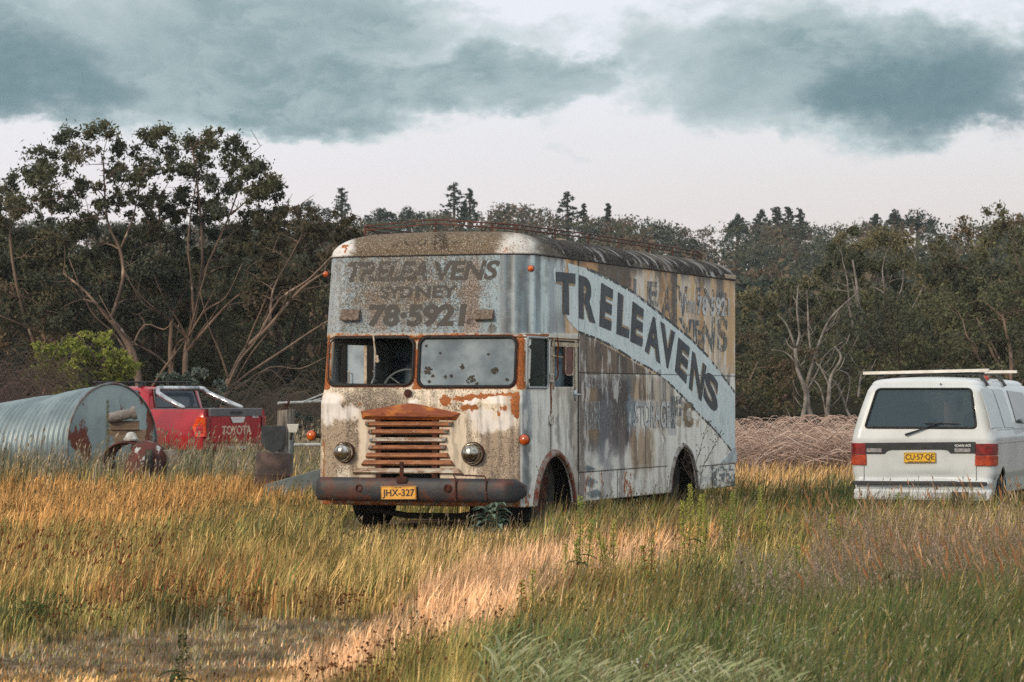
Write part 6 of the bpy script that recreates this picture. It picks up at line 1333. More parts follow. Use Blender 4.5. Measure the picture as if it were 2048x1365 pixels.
protos = [proto_tree('gum_tree', 'dense dark gum tree in the wall of trees behind the field', 7.5, 41, DK, BARKD, group=GW_), proto_tree('gum_tree', 'dense dark gum tree in the wall of trees behind the field', 8, 43, DK[:3]+OL[:1], BARK, group=GW_, wid=.5),
          proto_tree('gum_tree', 'olive brown bushy gum in the wall of trees behind the field', 7, 45, OL+BR_[:1], BARKD, group=GW_, wid=.46), proto_tree('gum_tree', 'olive brown bushy gum in the wall of trees behind the field', 6.5, 47, DK+BR_, BARK, group=GW_, wid=.55)]
def skyrow(px):  # photo row the near tree wall may reach
    return float(np.interp(px, [-200, 0, 250, 560, 700, 1050, 1450, 1560, 1700, 1900, 2250], [400, 470, 480, 455, 480, 540, 600, 650, 600, 540, 440]))
rd = random.Random(77); used = [False]*4; cntw = 0
for Y_, n_, x0, x1 in ((92, 20, -260, 2300), (101, 20, -260, 2300), (111, 20, -280, 2320), (122, 20, -300, 2350)):
    for k in range(n_):
        px = x0+(x1-x0)*(k+.5+rd.uniform(-.35, .35))/n_; y_ = Y_+rd.uniform(-3, 3)
        if 1500 < px < 1700 and Y_ < 100: continue
        i = rd.randrange(4) if px > 650 else rd.choice((0, 0, 1, 3)); b = at(px, HZ, y_); gz = float(zt(b.x, y_)); top = at(px, skyrow(px)+rd.uniform(-10, 50), y_).z; hh = [7.5, 8, 7, 6.5][i]; s = max(.35, (top-gz)/hh/.97)
        args = dict(loc=(b.x, y_, gz-.1), rz=rd.uniform(0, 6.28), scale=(s*rd.uniform(.95, 1.25), s*1.1, s))
        if not used[i]:
            o = protos[i]; used[i] = True; o.location = args['loc']; o.rotation_euler = (0, 0, args['rz']); o.scale = args['scale']
        else: copy_thing(protos[i], **args)
        cntw += 1
# ---- the wooded hill: one mass, instanced over the slope
def treemesh(name, h, seed, tints, per=48, nc=24, wid=.42, leaf=.34, pine=False):
    rd = random.Random(seed); cs = []; rs = []
    for k in range(nc):
        u = (k+.5)/nc
        if pine: a = rd.uniform(0, 6.28); z_ = h*(.2+.78*u); w_ = h*.24*(1.05-u)*rd.uniform(.5, 1); r_ = h*.09*(1.25-u)
        else: u = rd.random(); a = rd.uniform(0, 6.28); z_ = h*(.25+.62*u); w_ = wid*h*math.sqrt(max(.05, 1-((z_/h-.55)/.45)**2))*rd.uniform(.2, 1); r_ = h*rd.uniform(.10, .17)
        cs.append((math.cos(a)*w_, math.sin(a)*w_, z_)); rs.append(r_)
    V_, T_, c_ = leafcloud(cs, rs, per, leaf, tints, seed, flat=.6 if pine else .75); return V_, T_, c_
hb = []
HT = [(.048, .060, .046), (.064, .072, .050), (.078, .082, .056), (.056, .068, .060)]; HB = [(.098, .078, .060), (.084, .072, .055), (.112, .090, .066)]
hp = []
for i, (h_, tt, kw) in enumerate([(7, HT, {}), (8, HT, {'wid': .5}), (6.5, [(.030, .042, .034), (.040, .050, .038)], {}), (7.5, HB, {}), (6, HT[1:]+HB[:1], {'wid': .55}), (9, [(.032, .044, .036)], {'pine': True})]):
    V_, T_, c_ = treemesh('hill_tree_source', h_, 60+i, tt, **kw); hp.append((V_, T_, c_))
def skyhill(px): return float(np.interp(px, [-400, 400, 580, 650, 700, 760, 880, 1000, 1060, 1110, 1200, 1260, 1330, 1420, 1520, 1640, 1700, 1760, 1860, 1950, 2048, 2300], [430, 445, 440, 432, 436, 440, 420, 398, 404, 430, 432, 428, 448, 450, 440, 446, 452, 436, 424, 424, 430, 420]))
pts = []; rd = random.Random(5)
Ys = np.concatenate([np.arange(130, 230, 7), np.arange(230, 372, 9)])
for Y_ in Ys:
    sp_ = 5.2+Y_/90; X0, X1 = -.245*Y_, .245*Y_
    n_ = int((X1-X0)/sp_)
    for k in range(n_):
        x_ = X0+(X1-X0)*(k+rd.random())/n_; y_ = Y_+rd.uniform(-4, 4); px = 1024+F*x_/y_; gz = float(zt(x_, y_)); s = rd.uniform(.75, 1.25)
        top = H+(HZ-skyhill(px)+6)/F*y_; smax = (top-gz)/7.3
        if s > smax: s = smax
        if s < .3: continue
        pn = vnoise(np.array([x_/30]), np.array([y_/30]), 9)[0]; i = 3 if pn > .6 and rd.random() < .7 else rd.choice((0, 1, 2, 4, 0, 1))
        if i == 3 or True: pts.append((x_, y_, gz-.4, s, i, rd.uniform(0, 6.28)))
def inst_stuff(name, label, pts, protos_, m):
    pts = np.array(pts); root = None
    srcs = []
    coll = bpy.data.collections.new(name+'_source')
    for i, (V_, T_, c_) in enumerate(protos_):
        o = npmesh('%s_source' % name, V_, T_, m, None, c_); C.objects.unlink(o); coll.objects.link(o); o.name = 'source_%02d' % i; srcs.append(o)
    me = bpy.data.meshes.new(name); me.vertices.add(len(pts)); me.vertices.foreach_set('co', pts[:, :3].astype(np.float32).ravel())
    for nm, ty, arr in (('sc', 'FLOAT', pts[:, 3]), ('rz', 'FLOAT', pts[:, 5])):
        a = me.attributes.new(nm, ty, 'POINT'); a.data.foreach_set('value', arr.astype(np.float32))
    a = me.attributes.new('ix', 'INT', 'POINT'); a.data.foreach_set('value', pts[:, 4].astype(np.int32))
    o = bpy.data.objects.new(name, me); C.objects.link(o)
    ng = bpy.data.node_groups.new(name, 'GeometryNodeTree'); ng.interface.new_socket('Geometry', in_out='INPUT', socket_type='NodeSocketGeometry'); ng.interface.new_socket('Geometry', in_out='OUTPUT', socket_type='NodeSocketGeometry')
    L = ng.links; gi = ng.nodes.new('NodeGroupInput'); go = ng.nodes.new('NodeGroupOutput'); ip = ng.nodes.new('GeometryNodeInstanceOnPoints'); ci = ng.nodes.new('GeometryNodeCollectionInfo')
    ci.inputs['Collection'].default_value = coll; ci.inputs['Separate Children'].default_value = True; ci.inputs['Reset Children'].default_value = True
    def na(nm, ty): n = ng.nodes.new('GeometryNodeInputNamedAttribute'); n.data_type = ty; n.inputs['Name'].default_value = nm; return n.outputs[0]
    cx = ng.nodes.new('ShaderNodeCombineXYZ'); L.new(na('rz', 'FLOAT'), cx.inputs[2]); er = ng.nodes.new('FunctionNodeEulerToRotation'); L.new(cx.outputs[0], er.inputs[0])
    L.new(gi.outputs[0], ip.inputs['Points']); L.new(ci.outputs[0], ip.inputs['Instance']); ip.inputs['Pick Instance'].default_value = True; L.new(na('ix', 'INT'), ip.inputs['Instance Index'])
    L.new(er.outputs[0], ip.inputs['Rotation']); L.new(na('sc', 'FLOAT'), ip.inputs['Scale']); L.new(ip.outputs[0], go.inputs[0])
    md = o.modifiers.new('scatter', 'NODES'); md.node_group = ng; tag(o, label, kind='stuff'); return o
inst_stuff('forest', 'dense mixed bush covering the hill behind the field', pts, hp, LEAF)
# ---- dark pines and gums standing clear of the skyline
def pine(px, top, base, w, label, seed, kind='pine'):
    Y_ = 335.; b = at(px, base, Y_); t = at(px, top, Y_); h = t.z-b.z; gz = float(zt(b.x, Y_)); rd = random.Random(seed)
    root = thing('pine_tree' if kind == 'pine' else 'gum_tree', label, 'tree', (b.x, Y_, gz), 0, 'trees standing above the skyline of the hill'); z0 = b.z-gz; mb = MB(); mb.tube([(0, 0, 0), (0, 0, z0+h*.95)], [.3, .08], 6); mb.build('trunk', BARKD, root)
    cs = []; rs = []; W = w/F*Y_
    n_ = 60
    for k in range(n_):
        u = k/(n_-1); a = rd.uniform(0, 6.28)
        if kind == 'pine': ww = W*(1.05-u*.85)*rd.uniform(.2, 1.05); cs.append((math.cos(a)*ww, math.sin(a)*ww, z0+h*u*.97)); rs.append(W*(.27-.13*u))
        else: ww = W*rd.uniform(.1, 1); cs.append((math.cos(a)*ww, math.sin(a)*ww, z0+h*(.25+.7*rd.random()*(1.1-.5*ww/W)))); rs.append(W*.26)
    V_, T_, c_ = leafcloud(cs, rs, 40, .26, [(.036, .050, .042), (.050, .064, .050)], seed, flat=.45 if kind == 'pine' else .8, droop=.1); npmesh('crown', V_, T_, LEAF, root, c_)  # crown tints greyed and lightened to imitate distance haze
for i, (px, tp, bs, w, lb, k) in enumerate([(684, 370, 430, 22, 'lone tiered pine on the skyline left of the truck', 'pine'), (908, 360, 412, 24, 'tall broad pine on the skyline above the truck roof', 'pine'), (940, 372, 405, 16, 'thin pine touching the broad one above the truck roof', 'pine'), (1135, 378, 425, 22, 'dark pine on the skyline above the truck cab door', 'pine'), (1168, 402, 430, 9, 'small narrow pine just right of the dark pine', 'pine'), (1216, 401, 436, 12, 'small pointed pine alone on the skyline', 'pine'),
     (1475, 424, 446, 16, 'small feathery tree left of the skyline clump', 'gum'), (1520, 414, 446, 18, 'left tree of the dark clump on the right skyline', 'pine'), (1552, 408, 446, 20, 'centre tree of the dark clump on the right skyline', 'pine'), (1576, 408, 445, 18, 'second tree from the right in the dark skyline clump', 'pine'), (1600, 412, 442, 16, 'rightmost tree of the dark clump on the right skyline', 'pine'),
     (1750, 420, 448, 8, 'tiny umbrella-topped gum on the right skyline', 'gum'), (1790, 414, 446, 12, 'small umbrella gum beside the tiny one on the skyline', 'gum'), (1835, 412, 440, 24, 'flat-topped gum with pale limbs on the right skyline', 'gum'), (620, 395, 436, 26, 'rounded gum on the skyline beside the leaning tree', 'gum'), (760, 408, 440, 20, 'light open gum above the left end of the roof rack', 'gum'), (820, 405, 436, 22, 'open-crowned gum left of the broad pine', 'gum')]):
    pine(px, tp+5, bs+34, w*1.5, lb, 100+i, k)
# ---- shrubs by the fence line
def shrub(name, label, px, py, rx, ry, Y_, tints, n, seed, leaf=.10, per=170):
    b = at(px, py+ry, Y_); base = Vector((b.x, Y_, float(zt(b.x, Y_)))); root = thing(name, label, 'shrub', tuple(base)); rd = random.Random(seed); cs = []; rs = []
    for k in range(n):
        a = rd.uniform(0, 6.28); u = rd.random()**.5; x, y = px+math.cos(a)*rx*u, py+math.sin(a)*ry*u; v = at(x, y, Y_)-base; v.y += rd.uniform(-1, 1)*rx/F*Y_*.7; cs.append(v); rs.append(rd.uniform(.20, .30)*ry/F*Y_)
    mb = MB(); nodes = [(Vector((0, 0, .3)), .05), (Vector((.1, 0, .7)), .05)]; mb.tube([(0, 0, 0), (0, 0, .3), (.1, 0, .7)], [.07, .06, .05], 6); branches(mb, nodes, cs, .04, seed); mb.build('stems', BARKD, root)
    V_, T_, c_ = leafcloud([tuple(c) for c in cs], rs, per, leaf, tints, seed); npmesh('foliage', V_, T_, LEAF, root, c_); return root
shrub('wattle_shrub', 'bright yellow green bush above the corrugated tank', 165, 735, 104, 66, 72, [(.17, .19, .045), (.12, .14, .035), (.21, .22, .06), (.07, .08, .03)], 70, 51)
shrub('grey_shrub', 'soft grey green bush behind the red utility cab', 385, 780, 78, 40, 76, [(.075, .095, .080), (.055, .070, .058), (.10, .12, .10)], 34, 53, per=200)
shrub('grey_shrub', 'low blue grey bush right behind the timber post', 600, 860, 40, 34, 70, [(.06, .075, .062), (.045, .055, .045)], 16, 55)
# arching dry canes (bramble thickets)
def thicket(name, label, x0, x1, ytop, ybase, Y0, Y1, n, cols, seed, lenf=1.):
    r = random.Random(seed); mb = MB(); c = at((x0+x1)/2, ybase, (Y0+Y1)/2); cen = Vector((c.x, c.y, 0)); Vs = []; Ts = []; Cs = []; nb = 0
    for k in range(n):
        Y_ = r.uniform(Y0, Y1); px = r.uniform(x0, x1); p0 = Vector(((px-1024)/F*Y_, Y_, 0)); hh = (ytop+r.uniform(-6, 40) if r.random() < .93 else ytop-30); hz = H+(HZ-hh)/F*Y_
        s_ = r.choice((-1, 1)); L = r.uniform(.5, 1.5)*lenf; top_ = max(.3, hz*r.uniform(.55, 1.03)); pts_ = []
        for j in range(8):
            t = j/7; pts_.append(p0+Vector((s_*L*t, r.uniform(-.3, .3)*t*.3+math.sin(k)*t*.5, top_*math.sin(min(1, t*1.05)*math.pi*.72)/1.0))-cen)
        w = r.uniform(.003, .009)*(2.2 if r.random() < .06 else 1); cc = cols[r.randrange(len(cols))]
        for j, q in enumerate(pts_):
            Vs += [tuple(q+Vector((0, 0, w))), tuple(q-Vector((0, 0, w))), tuple(q+Vector((w, w, 0)))]; Cs += [cc]*3
        for j in range(7):
            a = nb+j*3
            for u in range(3): Ts.append((a+u, a+(u+1) % 3, a+3+(u+1) % 3, a+3+u))
        nb += 24
    o = npmesh(name, Vs, Ts, LEAF, None, np.array(Cs)); o.location = cen; return tag(o, label, kind='stuff')
thicket('bramble', 'tangle of dry pinkish arching canes between the truck and the van', 1470, 1760, 862, 950, 52, 60, 4600, [(.66, .50, .42), (.50, .37, .31), (.76, .62, .53), (.36, .26, .22)], 61)
thicket('bramble', 'dark leafless canes at the left edge behind the tank', -80, 75, 700, 850, 66, 72, 420, [(.15, .11, .10), (.10, .08, .07)], 63, 1.4)
thicket('bramble', 'thin grey canes in the gap under the leaning tree', 440, 700, 760, 880, 72, 80, 500, [(.13, .11, .09), (.09, .08, .07)], 65, 1.3)
# ---------------------------------------------------------------- the grass
gr = np.random.default_rng(5)
TC, TS = math.cos(-TH), math.sin(-TH)
def under(xx, yy, fr_, x0, x1, y0, y1):
    dx, dy = xx-fr_.ox, yy-fr_.oy; lx, ly = dx*fr_.c+dy*fr_.s, -dx*fr_.s+dy*fr_.c
    return (lx > x0) & (lx < x1) & (ly > y0) & (ly < y1)
def band(v, a, b, s): return sstep(v, a-s, a+s)*(1-sstep(v, b-s, b+s))
PEACH = np.array([(.56, .36, .21), (.62, .43, .27), (.50, .30, .155)]); ORANGE = np.array([(.48, .265, .095), (.56, .33, .13), (.40, .21, .075)])
OLIVE = np.array([(.20, .18, .058), (.29, .235, .080), (.14, .14, .045), (.38, .28, .105)]); GREEN = np.array([(.075, .115, .038), (.12, .165, .05), (.055, .088, .038)])
TEAL = np.array([(.085, .11, .062), (.13, .15, .08), (.055, .075, .045)]); GREY = np.array([(.16, .16, .10), (.22, .205, .14), (.11, .12, .075), (.29, .25, .18)])
STRAW = np.array([(.52, .35, .145), (.60, .43, .20), (.42, .28, .11)]); PINK = np.array([(.36, .26, .19), (.44, .32, .24), (.28, .21, .15)]); DKG = np.array([(.055, .07, .030), (.085, .095, .04)]); RUSTG = np.array([(.27, .13, .055), (.19, .095, .045), (.34, .17, .07)])
PAL = [PEACH, ORANGE, OLIVE, GREEN, TEAL, GREY, STRAW, PINK, DKG, RUSTG]
def ell_(X, Y, cx, cy, rx, ry, s=.35): return 1-sstep(np.hypot((X-cx)/rx, (Y-cy)/ry), 1-s, 1+s)
def zones(X, Y):
    """weights per palette and blade height for a place seen at X, Y"""
    n1 = vnoise(X/90, Y/34, 11); n2 = vnoise(X/34, Y/12, 12); X = X+(n1-.5)*120; Y = Y+(n2-.5)*26
    w = np.zeros((10, len(X))); h = np.full(len(X), .34)
    w[2] += .7; w[6] += .25; w[3] += .25
    # far strip: tall grey-green growth on the left
    m = (1-sstep(Y, 935, 960))*(1-sstep(X, 620, 680)); w *= 1-m; w[5] += m*.8; w[4] += m*.25; w[6] += m*.15; h = h*(1-m)+.62*m
    # orange meadow on the left
    m = band(Y, 955, 1062, 10)*(1-sstep(X, 560, 700)); w *= 1-.93*m; w[1] += m; w[6] += .1*m; h = h*(1-m)+.30*m
    m = band(Y, 1062, 1100, 20)*(1-sstep(X, 250, 420)); w *= 1-.4*m; w[9] += .35*m; w[2] += .3*m
    m = band(Y, 1085, 1200, 20)*(1-sstep(X, 600, 750)); w *= 1-.8*m; w[2] += .62*m; w[3] += .2*m*n1; w[6] += .50*m; w[1] += .30*m; w[9] += .12*m; h = h*(1-m)+.34*m
    # straw in front of the truck
    m = band(Y, 1040, 1210, 24)*band(X, 560, 1080, 60); w *= 1-.8*m; w[6] += .55*m; w[0] += .35*m*sstep(X, 650, 900); w[2] += .42*m; w[3] += .12*m
    m = ell_(X, Y, 540, 1040, 180, 45); w *= 1-.6*m; w[2] += .6*m; w[4] += .3*m
    # bright peach drift running up to the right
    yc = np.interp(X, [500, 650, 850, 1050, 1200, 1450], [1345, 1310, 1235, 1165, 1115, 1085]); wd = np.interp(X, [500, 700, 900, 1150, 1450], [50, 60, 66, 62, 26])
    m = (1-sstep(np.abs(Y-yc), wd*.7, wd*1.25))*band(X, 480, 1430, 50); w *= 1-.96*m; w[0] += m; h = h*(1-m)+.33*m
    m = band(Y, 1290, 1600, 18)*(1-sstep(X, 500, 640)); w *= 1-.85*m; w[1] += .45*m; w[6] += .35*m; w[0] += .3*m; w[2] += .25*m; h = h*(1-m)+(.10+.06*sstep(Y, 1320, 1400))*m; bare2 = .4*m
    # bare track
    m = ell_(X, Y, 560, 1240, 260, 42, .3)+ell_(X, Y, 300, 1285, 360, 46, .3); m = np.clip(m, 0, 1); w *= 1-.8*m; w[5] += .8*m; w[9] += .25*m; w[7] += .2*m; w[2] += .2*m; h = h*(1-m)+.12*m; bare = np.clip(m*1.6+bare2, 0, 1.6)
    h *= 1-.55*band(Y, 1180, 1600, 14)*(1-sstep(X, 700, 860)); m = ell_(X, Y, 380, 1170, 210, 34); w *= 1-.6*m; w[9] += .6*m; w[3] += .3*m
    m = ell_(X, Y, 60, 1205, 110, 40, .3)+ell_(X, Y, 310, 1190, 60, 30, .3)+ell_(X, Y, 410, 1215, 70, 18, .3); m = np.clip(m, 0, 1); w *= 1-.6*m; w[8] += .6*m; h = h*(1-m)+.20*m
    m = band(Y, 1005, 1078, 8)*band(X, 670, 1075, 14); h = h*(1-m)+.15*m; w[3] += .4*m
    # brownish green under and beside the truck
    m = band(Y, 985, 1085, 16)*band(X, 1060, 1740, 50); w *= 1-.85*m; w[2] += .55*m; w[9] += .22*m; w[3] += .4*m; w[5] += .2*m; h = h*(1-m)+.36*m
    m = band(Y, 1055, 1100, 14)*band(X, 1150, 1480, 50); w *= 1-.7*m; w[1] += .45*m; w[0] += .3*m
    m = band(Y, 925, 978, 6)*sstep(X, 1440, 1480); w *= 1-.95*m; w[6] += .5*m; w[0] += .35*m; w[1] += .25*m; h = h*(1-m)+.30*m
    # right-hand green sweep
    m = sstep(X, 1180, 1420)*sstep(Y, 1120, 1175); w *= 1-.85*m; w[3] += 1.0*m; w[4] += .4*m; w[2] += .35*m; w[6] += .10*m; w[9] += .06*m; h = h*(1-m)+.40*m
    m = sstep(Y, 1240, 1290)*sstep(X, 880, 1040)*(1-sstep(X, 1500, 1700)); w *= 1-.8*m; w[4] += .4*m; w[3] += .6*m; w[2] += .25*m; w[6] += .1*m; h = h*(1-m)+.34*m
    m = band(Y, 1020, 1125, 22)*sstep(X, 1660, 1800); w *= 1-.6*m; w[7] += .45*m; w[2] += .3*m; w[0] += .15*m; h = h*(1-m)+.46*m
    m = band(Y, 960, 1030, 20)*sstep(X, 1560, 1680); w *= 1-.8*m; w[3] += .6*m; w[4] += .4*m; w[2] += .3*m; h = h*(1-m)+.28*m
    m = band(Y, 1150, 1260, 20)*band(X, 1100, 1420, 60); w *= 1-.4*m; w[9] += .25*m; w[2] += .4*m
    return w, h, bare
def blades_field():
    n = 430000
    pyb = 830+(gr.random(n)**1.15)*(1660-830); pxb = -420+gr.random(n)*2900
    Yw = H*F/(pyb-HZ); Xw = (pxb-1024)/F*Yw
    ok = (Yw < 84) & ~under(Xw, Yw, TR, -1.1, 1.15, -.05, 7.7) & ~under(Xw, Yw, VN, -.7, .7, .15, 3.9) & ~under(Xw, Yw, UT, -.8, .8, .1, 4.8)
    thin = vnoise(Xw*1.6, Yw*1.6, 40); ok &= gr.random(n) < .35+1.1*thin
    Xw, Yw, pyb, pxb = Xw[ok], Yw[ok], pyb[ok], pxb[ok]; n = len(Xw)
    _, h0, _ = zones(pxb, pyb-.2*F/Yw); w, h, bare = zones(pxb, pyb-.55*h0*F/Yw)
    keepb = gr.random(n) > bare*.14; h *= 1-.30*band(pyb, 1030, 1125, 14)*band(pxb, 670, 1075, 20); Xw, Yw, h, w, pxb, pyb, bare = Xw[keepb], Yw[keepb], h[keepb], w[:, keepb], pxb[keepb], pyb[keepb], bare[keepb]; n = len(Xw)
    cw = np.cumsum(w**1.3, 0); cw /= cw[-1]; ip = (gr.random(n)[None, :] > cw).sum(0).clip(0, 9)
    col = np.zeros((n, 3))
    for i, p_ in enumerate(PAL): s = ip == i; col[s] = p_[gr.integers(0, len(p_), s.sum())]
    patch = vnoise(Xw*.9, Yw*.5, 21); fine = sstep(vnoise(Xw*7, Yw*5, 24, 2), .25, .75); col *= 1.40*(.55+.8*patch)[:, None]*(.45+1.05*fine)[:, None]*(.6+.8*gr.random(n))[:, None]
    # taller next to the vehicles that grass hides
    tall = under(Xw, Yw, VN, -1.1, 1.4, -1.6, .1)*.10+under(Xw, Yw, TR, -1.6, 1.5, -.9, .1)*.0
    hh = h*(.45+.75*gr.random(n))*(.75+.5*vnoise(Xw*.7, Yw*.7, 23))+tall
    near = sstep(Yw, 17, 13); hh *= 1-.35*near*0
    m = (hh*0 == 0)
    zb = zt(Xw, Yw)-.02
    az_ = gr.normal(size=n)*.9+.3; lean = hh*(.10+.45*gr.random(n)**1.6); lx = np.cos(az_)*lean*(1+0*hh); ly = np.sin(az_)*lean
    wdt = (.0016+.00012*Yw)*(.7+.8*gr.random(n)); fa = gr.random(n)*3.14; wx, wy = np.cos(fa)*wdt, np.sin(fa)*wdt*.6
    V_ = np.zeros((n, 5, 3)); V_[:, 0] = np.stack([Xw-wx, Yw-wy, zb], 1); V_[:, 1] = np.stack([Xw+wx, Yw+wy, zb], 1)
    V_[:, 2] = np.stack([Xw+lx*.3-wx*.8, Yw+ly*.3-wy*.8, zb+hh*.6], 1); V_[:, 3] = np.stack([Xw+lx*.3+wx*.8, Yw+ly*.3+wy*.8, zb+hh*.6], 1); V_[:, 4] = np.stack([Xw+lx, Yw+ly, zb+hh*.98], 1)
    base = np.arange(n)[:, None]*5; T_ = (base[:, :, None]+np.array([[0, 1, 2], [1, 3, 2], [2, 3, 4]])[None]).reshape(-1, 3)
    cc = np.repeat(col, 5, 0).reshape(n, 5, 3)
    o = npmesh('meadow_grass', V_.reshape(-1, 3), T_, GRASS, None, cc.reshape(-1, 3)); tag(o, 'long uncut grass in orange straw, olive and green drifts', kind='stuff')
    return Xw, Yw, zb, hh, lx, ly, ip, pxb, pyb, h
FX, FY, FZ, FH, LX, LY, FI, PX, PYB, FHZ = blades_field()
def heads(name, label, sel, ln, wd, tints, extra=0., stemcol=None, jitter=.0, curve=.3, n_keep=None, lean=None):
    """seed heads: pointed spindles of two crossed leaves on top of thin stems"""
    idx = np.nonzero(sel)[0]
    if n_keep and len(idx) > n_keep: idx = gr.choice(idx, n_keep, replace=False)
    n = len(idx); x, y, z, h, lx, ly = FX[idx], FY[idx], FZ[idx], FH[idx], LX[idx], LY[idx]
    if lean is not None: lx, ly = lean[0]*h+gr.normal(size=n)*.04, lean[1]*h+gr.normal(size=n)*.04
    h = h*1.02+extra*gr.random(n); S = np.stack([x, y, z], 1); top = np.stack([x+lx, y+ly, z+h], 1); d = np.stack([lx*1.6, ly*1.6, h*.9], 1); d /= np.linalg.norm(d, axis=1)[:, None]; L = ln*(.7+.6*gr.random(n)); W = wd*(.7+.6*gr.random(n))*(1+.012*y)
    e = top+(d+np.stack([lx, ly, -.3*curve*np.ones(n)], 1)*curve*3)*L[:, None]; mid = (top+e)/2+np.array([0, 0, .06*curve])*0
    a = gr.random(n)*3.14; u = np.stack([np.cos(a), np.sin(a), 0*a], 1)*W[:, None]; v = np.stack([-np.sin(a), np.cos(a), 0*a], 1)*W[:, None]; sw = np.stack([0*a+.0014+.00006*y, 0*a, 0*a], 1)
    V_ = np.stack([top, mid+u, e, mid-u, mid+v, mid-v, S-sw, S+sw, top+sw*.7, top-sw*.7], 1)
    b = np.arange(n)[:, None]*10; T_ = (b[:, :, None]+np.array([[0, 1, 2, 3], [0, 4, 2, 5], [6, 7, 8, 9]])[None]).reshape(-1, 4)
    t = np.array(tints)[gr.integers(0, len(tints), n)]*(.75+.5*gr.random(n))[:, None]; c = np.repeat(t[:, None, :], 10, 1)
    if stemcol is not None: c[:, 6:] = np.array(stemcol)
    o = npmesh(name, V_.reshape(-1, 3), T_, GRASS, None, c.reshape(-1, 3)); tag(o, label, kind='stuff')
rnd = gr.random(len(FX)); pyt = PYB-FH*F/FY
left = PX < 640
heads('dark_seed_heads', 'small dark brown seed heads over the orange grass', ((FI == 1) | (FI == 2) | (FI == 6)) & (rnd < .10*np.clip(1-(PYB-1000)/260, .12, 1)) & (PYB > 950), .034, .0042, [(.10, .06, .03), (.15, .085, .04), (.07, .05, .03)], .06, (.22, .17, .08))
heads('pale_seed_heads', 'pale cylindrical seed heads in the tall growth round the tank', left & (PYB < 985) & (rnd < .16), .10, .009, [(.42, .35, .25), (.34, .29, .20), (.5, .42, .31)], .14, (.22, .19, .12), curve=.15)
heads('timothy_seed_heads', 'grey brown bottle-brush seed heads in front of the truck and van', (PYB > 985) & (PX > 640) & (PYB < 1180) & (rnd < .03), .05, .0045, [(.24, .19, .13), (.16, .13, .09), (.36, .30, .22)], .12, (.17, .15, .08))
heads('orange_seed_spikes', 'orange buff seed spikes leaning left on the right side', (pyt < 1190) & (pyt > 985) & (PX > 1600) & (rnd > .9), .11, .0055, [(.50, .27, .13), (.58, .36, .20), (.44, .21, .10), (.52, .40, .27)], .16, (.20, .16, .08), lean=(-.16, 0), n_keep=750)
heads('red_brown_seed_heads', 'red brown seed heads at the left edge', (pyt < 1140) & (pyt > 1070) & (PX < 330) & (rnd > .93), .05, .006, [(.20, .07, .04), (.27, .11, .05)], .08, (.2, .17, .08))
heads('mixed_seed_heads', 'assorted pale and tan seed heads through the green grass on the right', (PX > 1050) & (pyt > 1100) & (rnd < .05), .035, .0024, [(.50, .44, .30), (.34, .24, .14), (.56, .50, .38), (.22, .20, .10)], .05, (.16, .16, .08))
# hazy pinkish panicles
def panicles(name, label, n, xr, yr, tints, size=.13, seed=1, hgt=(.5, .75), pieces=26, z0s=.35):
    r = np.random.default_rng(seed); py_ = r.uniform(*yr, n); px_ = r.uniform(*xr, n); Y_ = H*F/(py_-HZ); X_ = (px_-1024)/F*Y_; hh = r.uniform(*hgt, n)
    m = n*pieces; i = np.repeat(np.arange(n), pieces); t = r.random(m); an = r.random(m)*6.28; rad = size*.32*(1-t)*(.2+r.random(m))
    lean = -.14; c = np.stack([X_[i]+np.cos(an)*rad+lean*hh[i]*(z0s+t*.6), Y_[i]+np.sin(an)*rad, hh[i]-size+size*1.3*t-rad*.2], 1)
    s = r.uniform(.006, .013, m); a = r.normal(size=(m, 3)); a /= np.linalg.norm(a, axis=1)[:, None]; b = np.cross(a, r.normal(size=(m, 3))); b /= np.linalg.norm(b, axis=1)[:, None]
    V_ = c[:, None, :]+(LQ[None, :, 0, None]*a[:, None, :]*1.6+LQ[None, :, 1, None]*b[:, None, :])*s[:, None, None]; col = np.array(tints)[r.integers(0, len(tints), m)]*(.8+.4*r.random(m))[:, None]
    sw = .0012; S = np.stack([np.stack([X_-sw, Y_, 0*X_], 1), np.stack([X_+sw, Y_, 0*X_], 1), np.stack([X_+sw+lean*hh*.6, Y_, hh], 1), np.stack([X_-sw+lean*hh*.6, Y_, hh], 1)], 1)
    V2 = np.concatenate([V_.reshape(-1, 3), S.reshape(-1, 3)]); C2 = np.concatenate([np.repeat(col, 4, 0), np.tile(np.array([[.16, .14, .08]]), (n*4, 1))])
    o = npmesh(name, V2, np.arange(len(V2)).reshape(-1, 4), GRASS, None, C2); tag(o, label, kind='stuff')
panicles('pink_panicles', 'hazy pinkish grey grass panicles on the right', 950, (1640, 2300), (1150, 1290), [(.34, .25, .20), (.42, .32, .26), (.26, .19, .15)], .17, 5, (.36, .56), 34)
panicles('pink_panicles', 'sparse pinkish panicles in the green grass right of centre', 260, (1480, 1760), (1210, 1330), [(.34, .25, .20), (.42, .34, .28)], .14, 6, (.34, .5), 26)
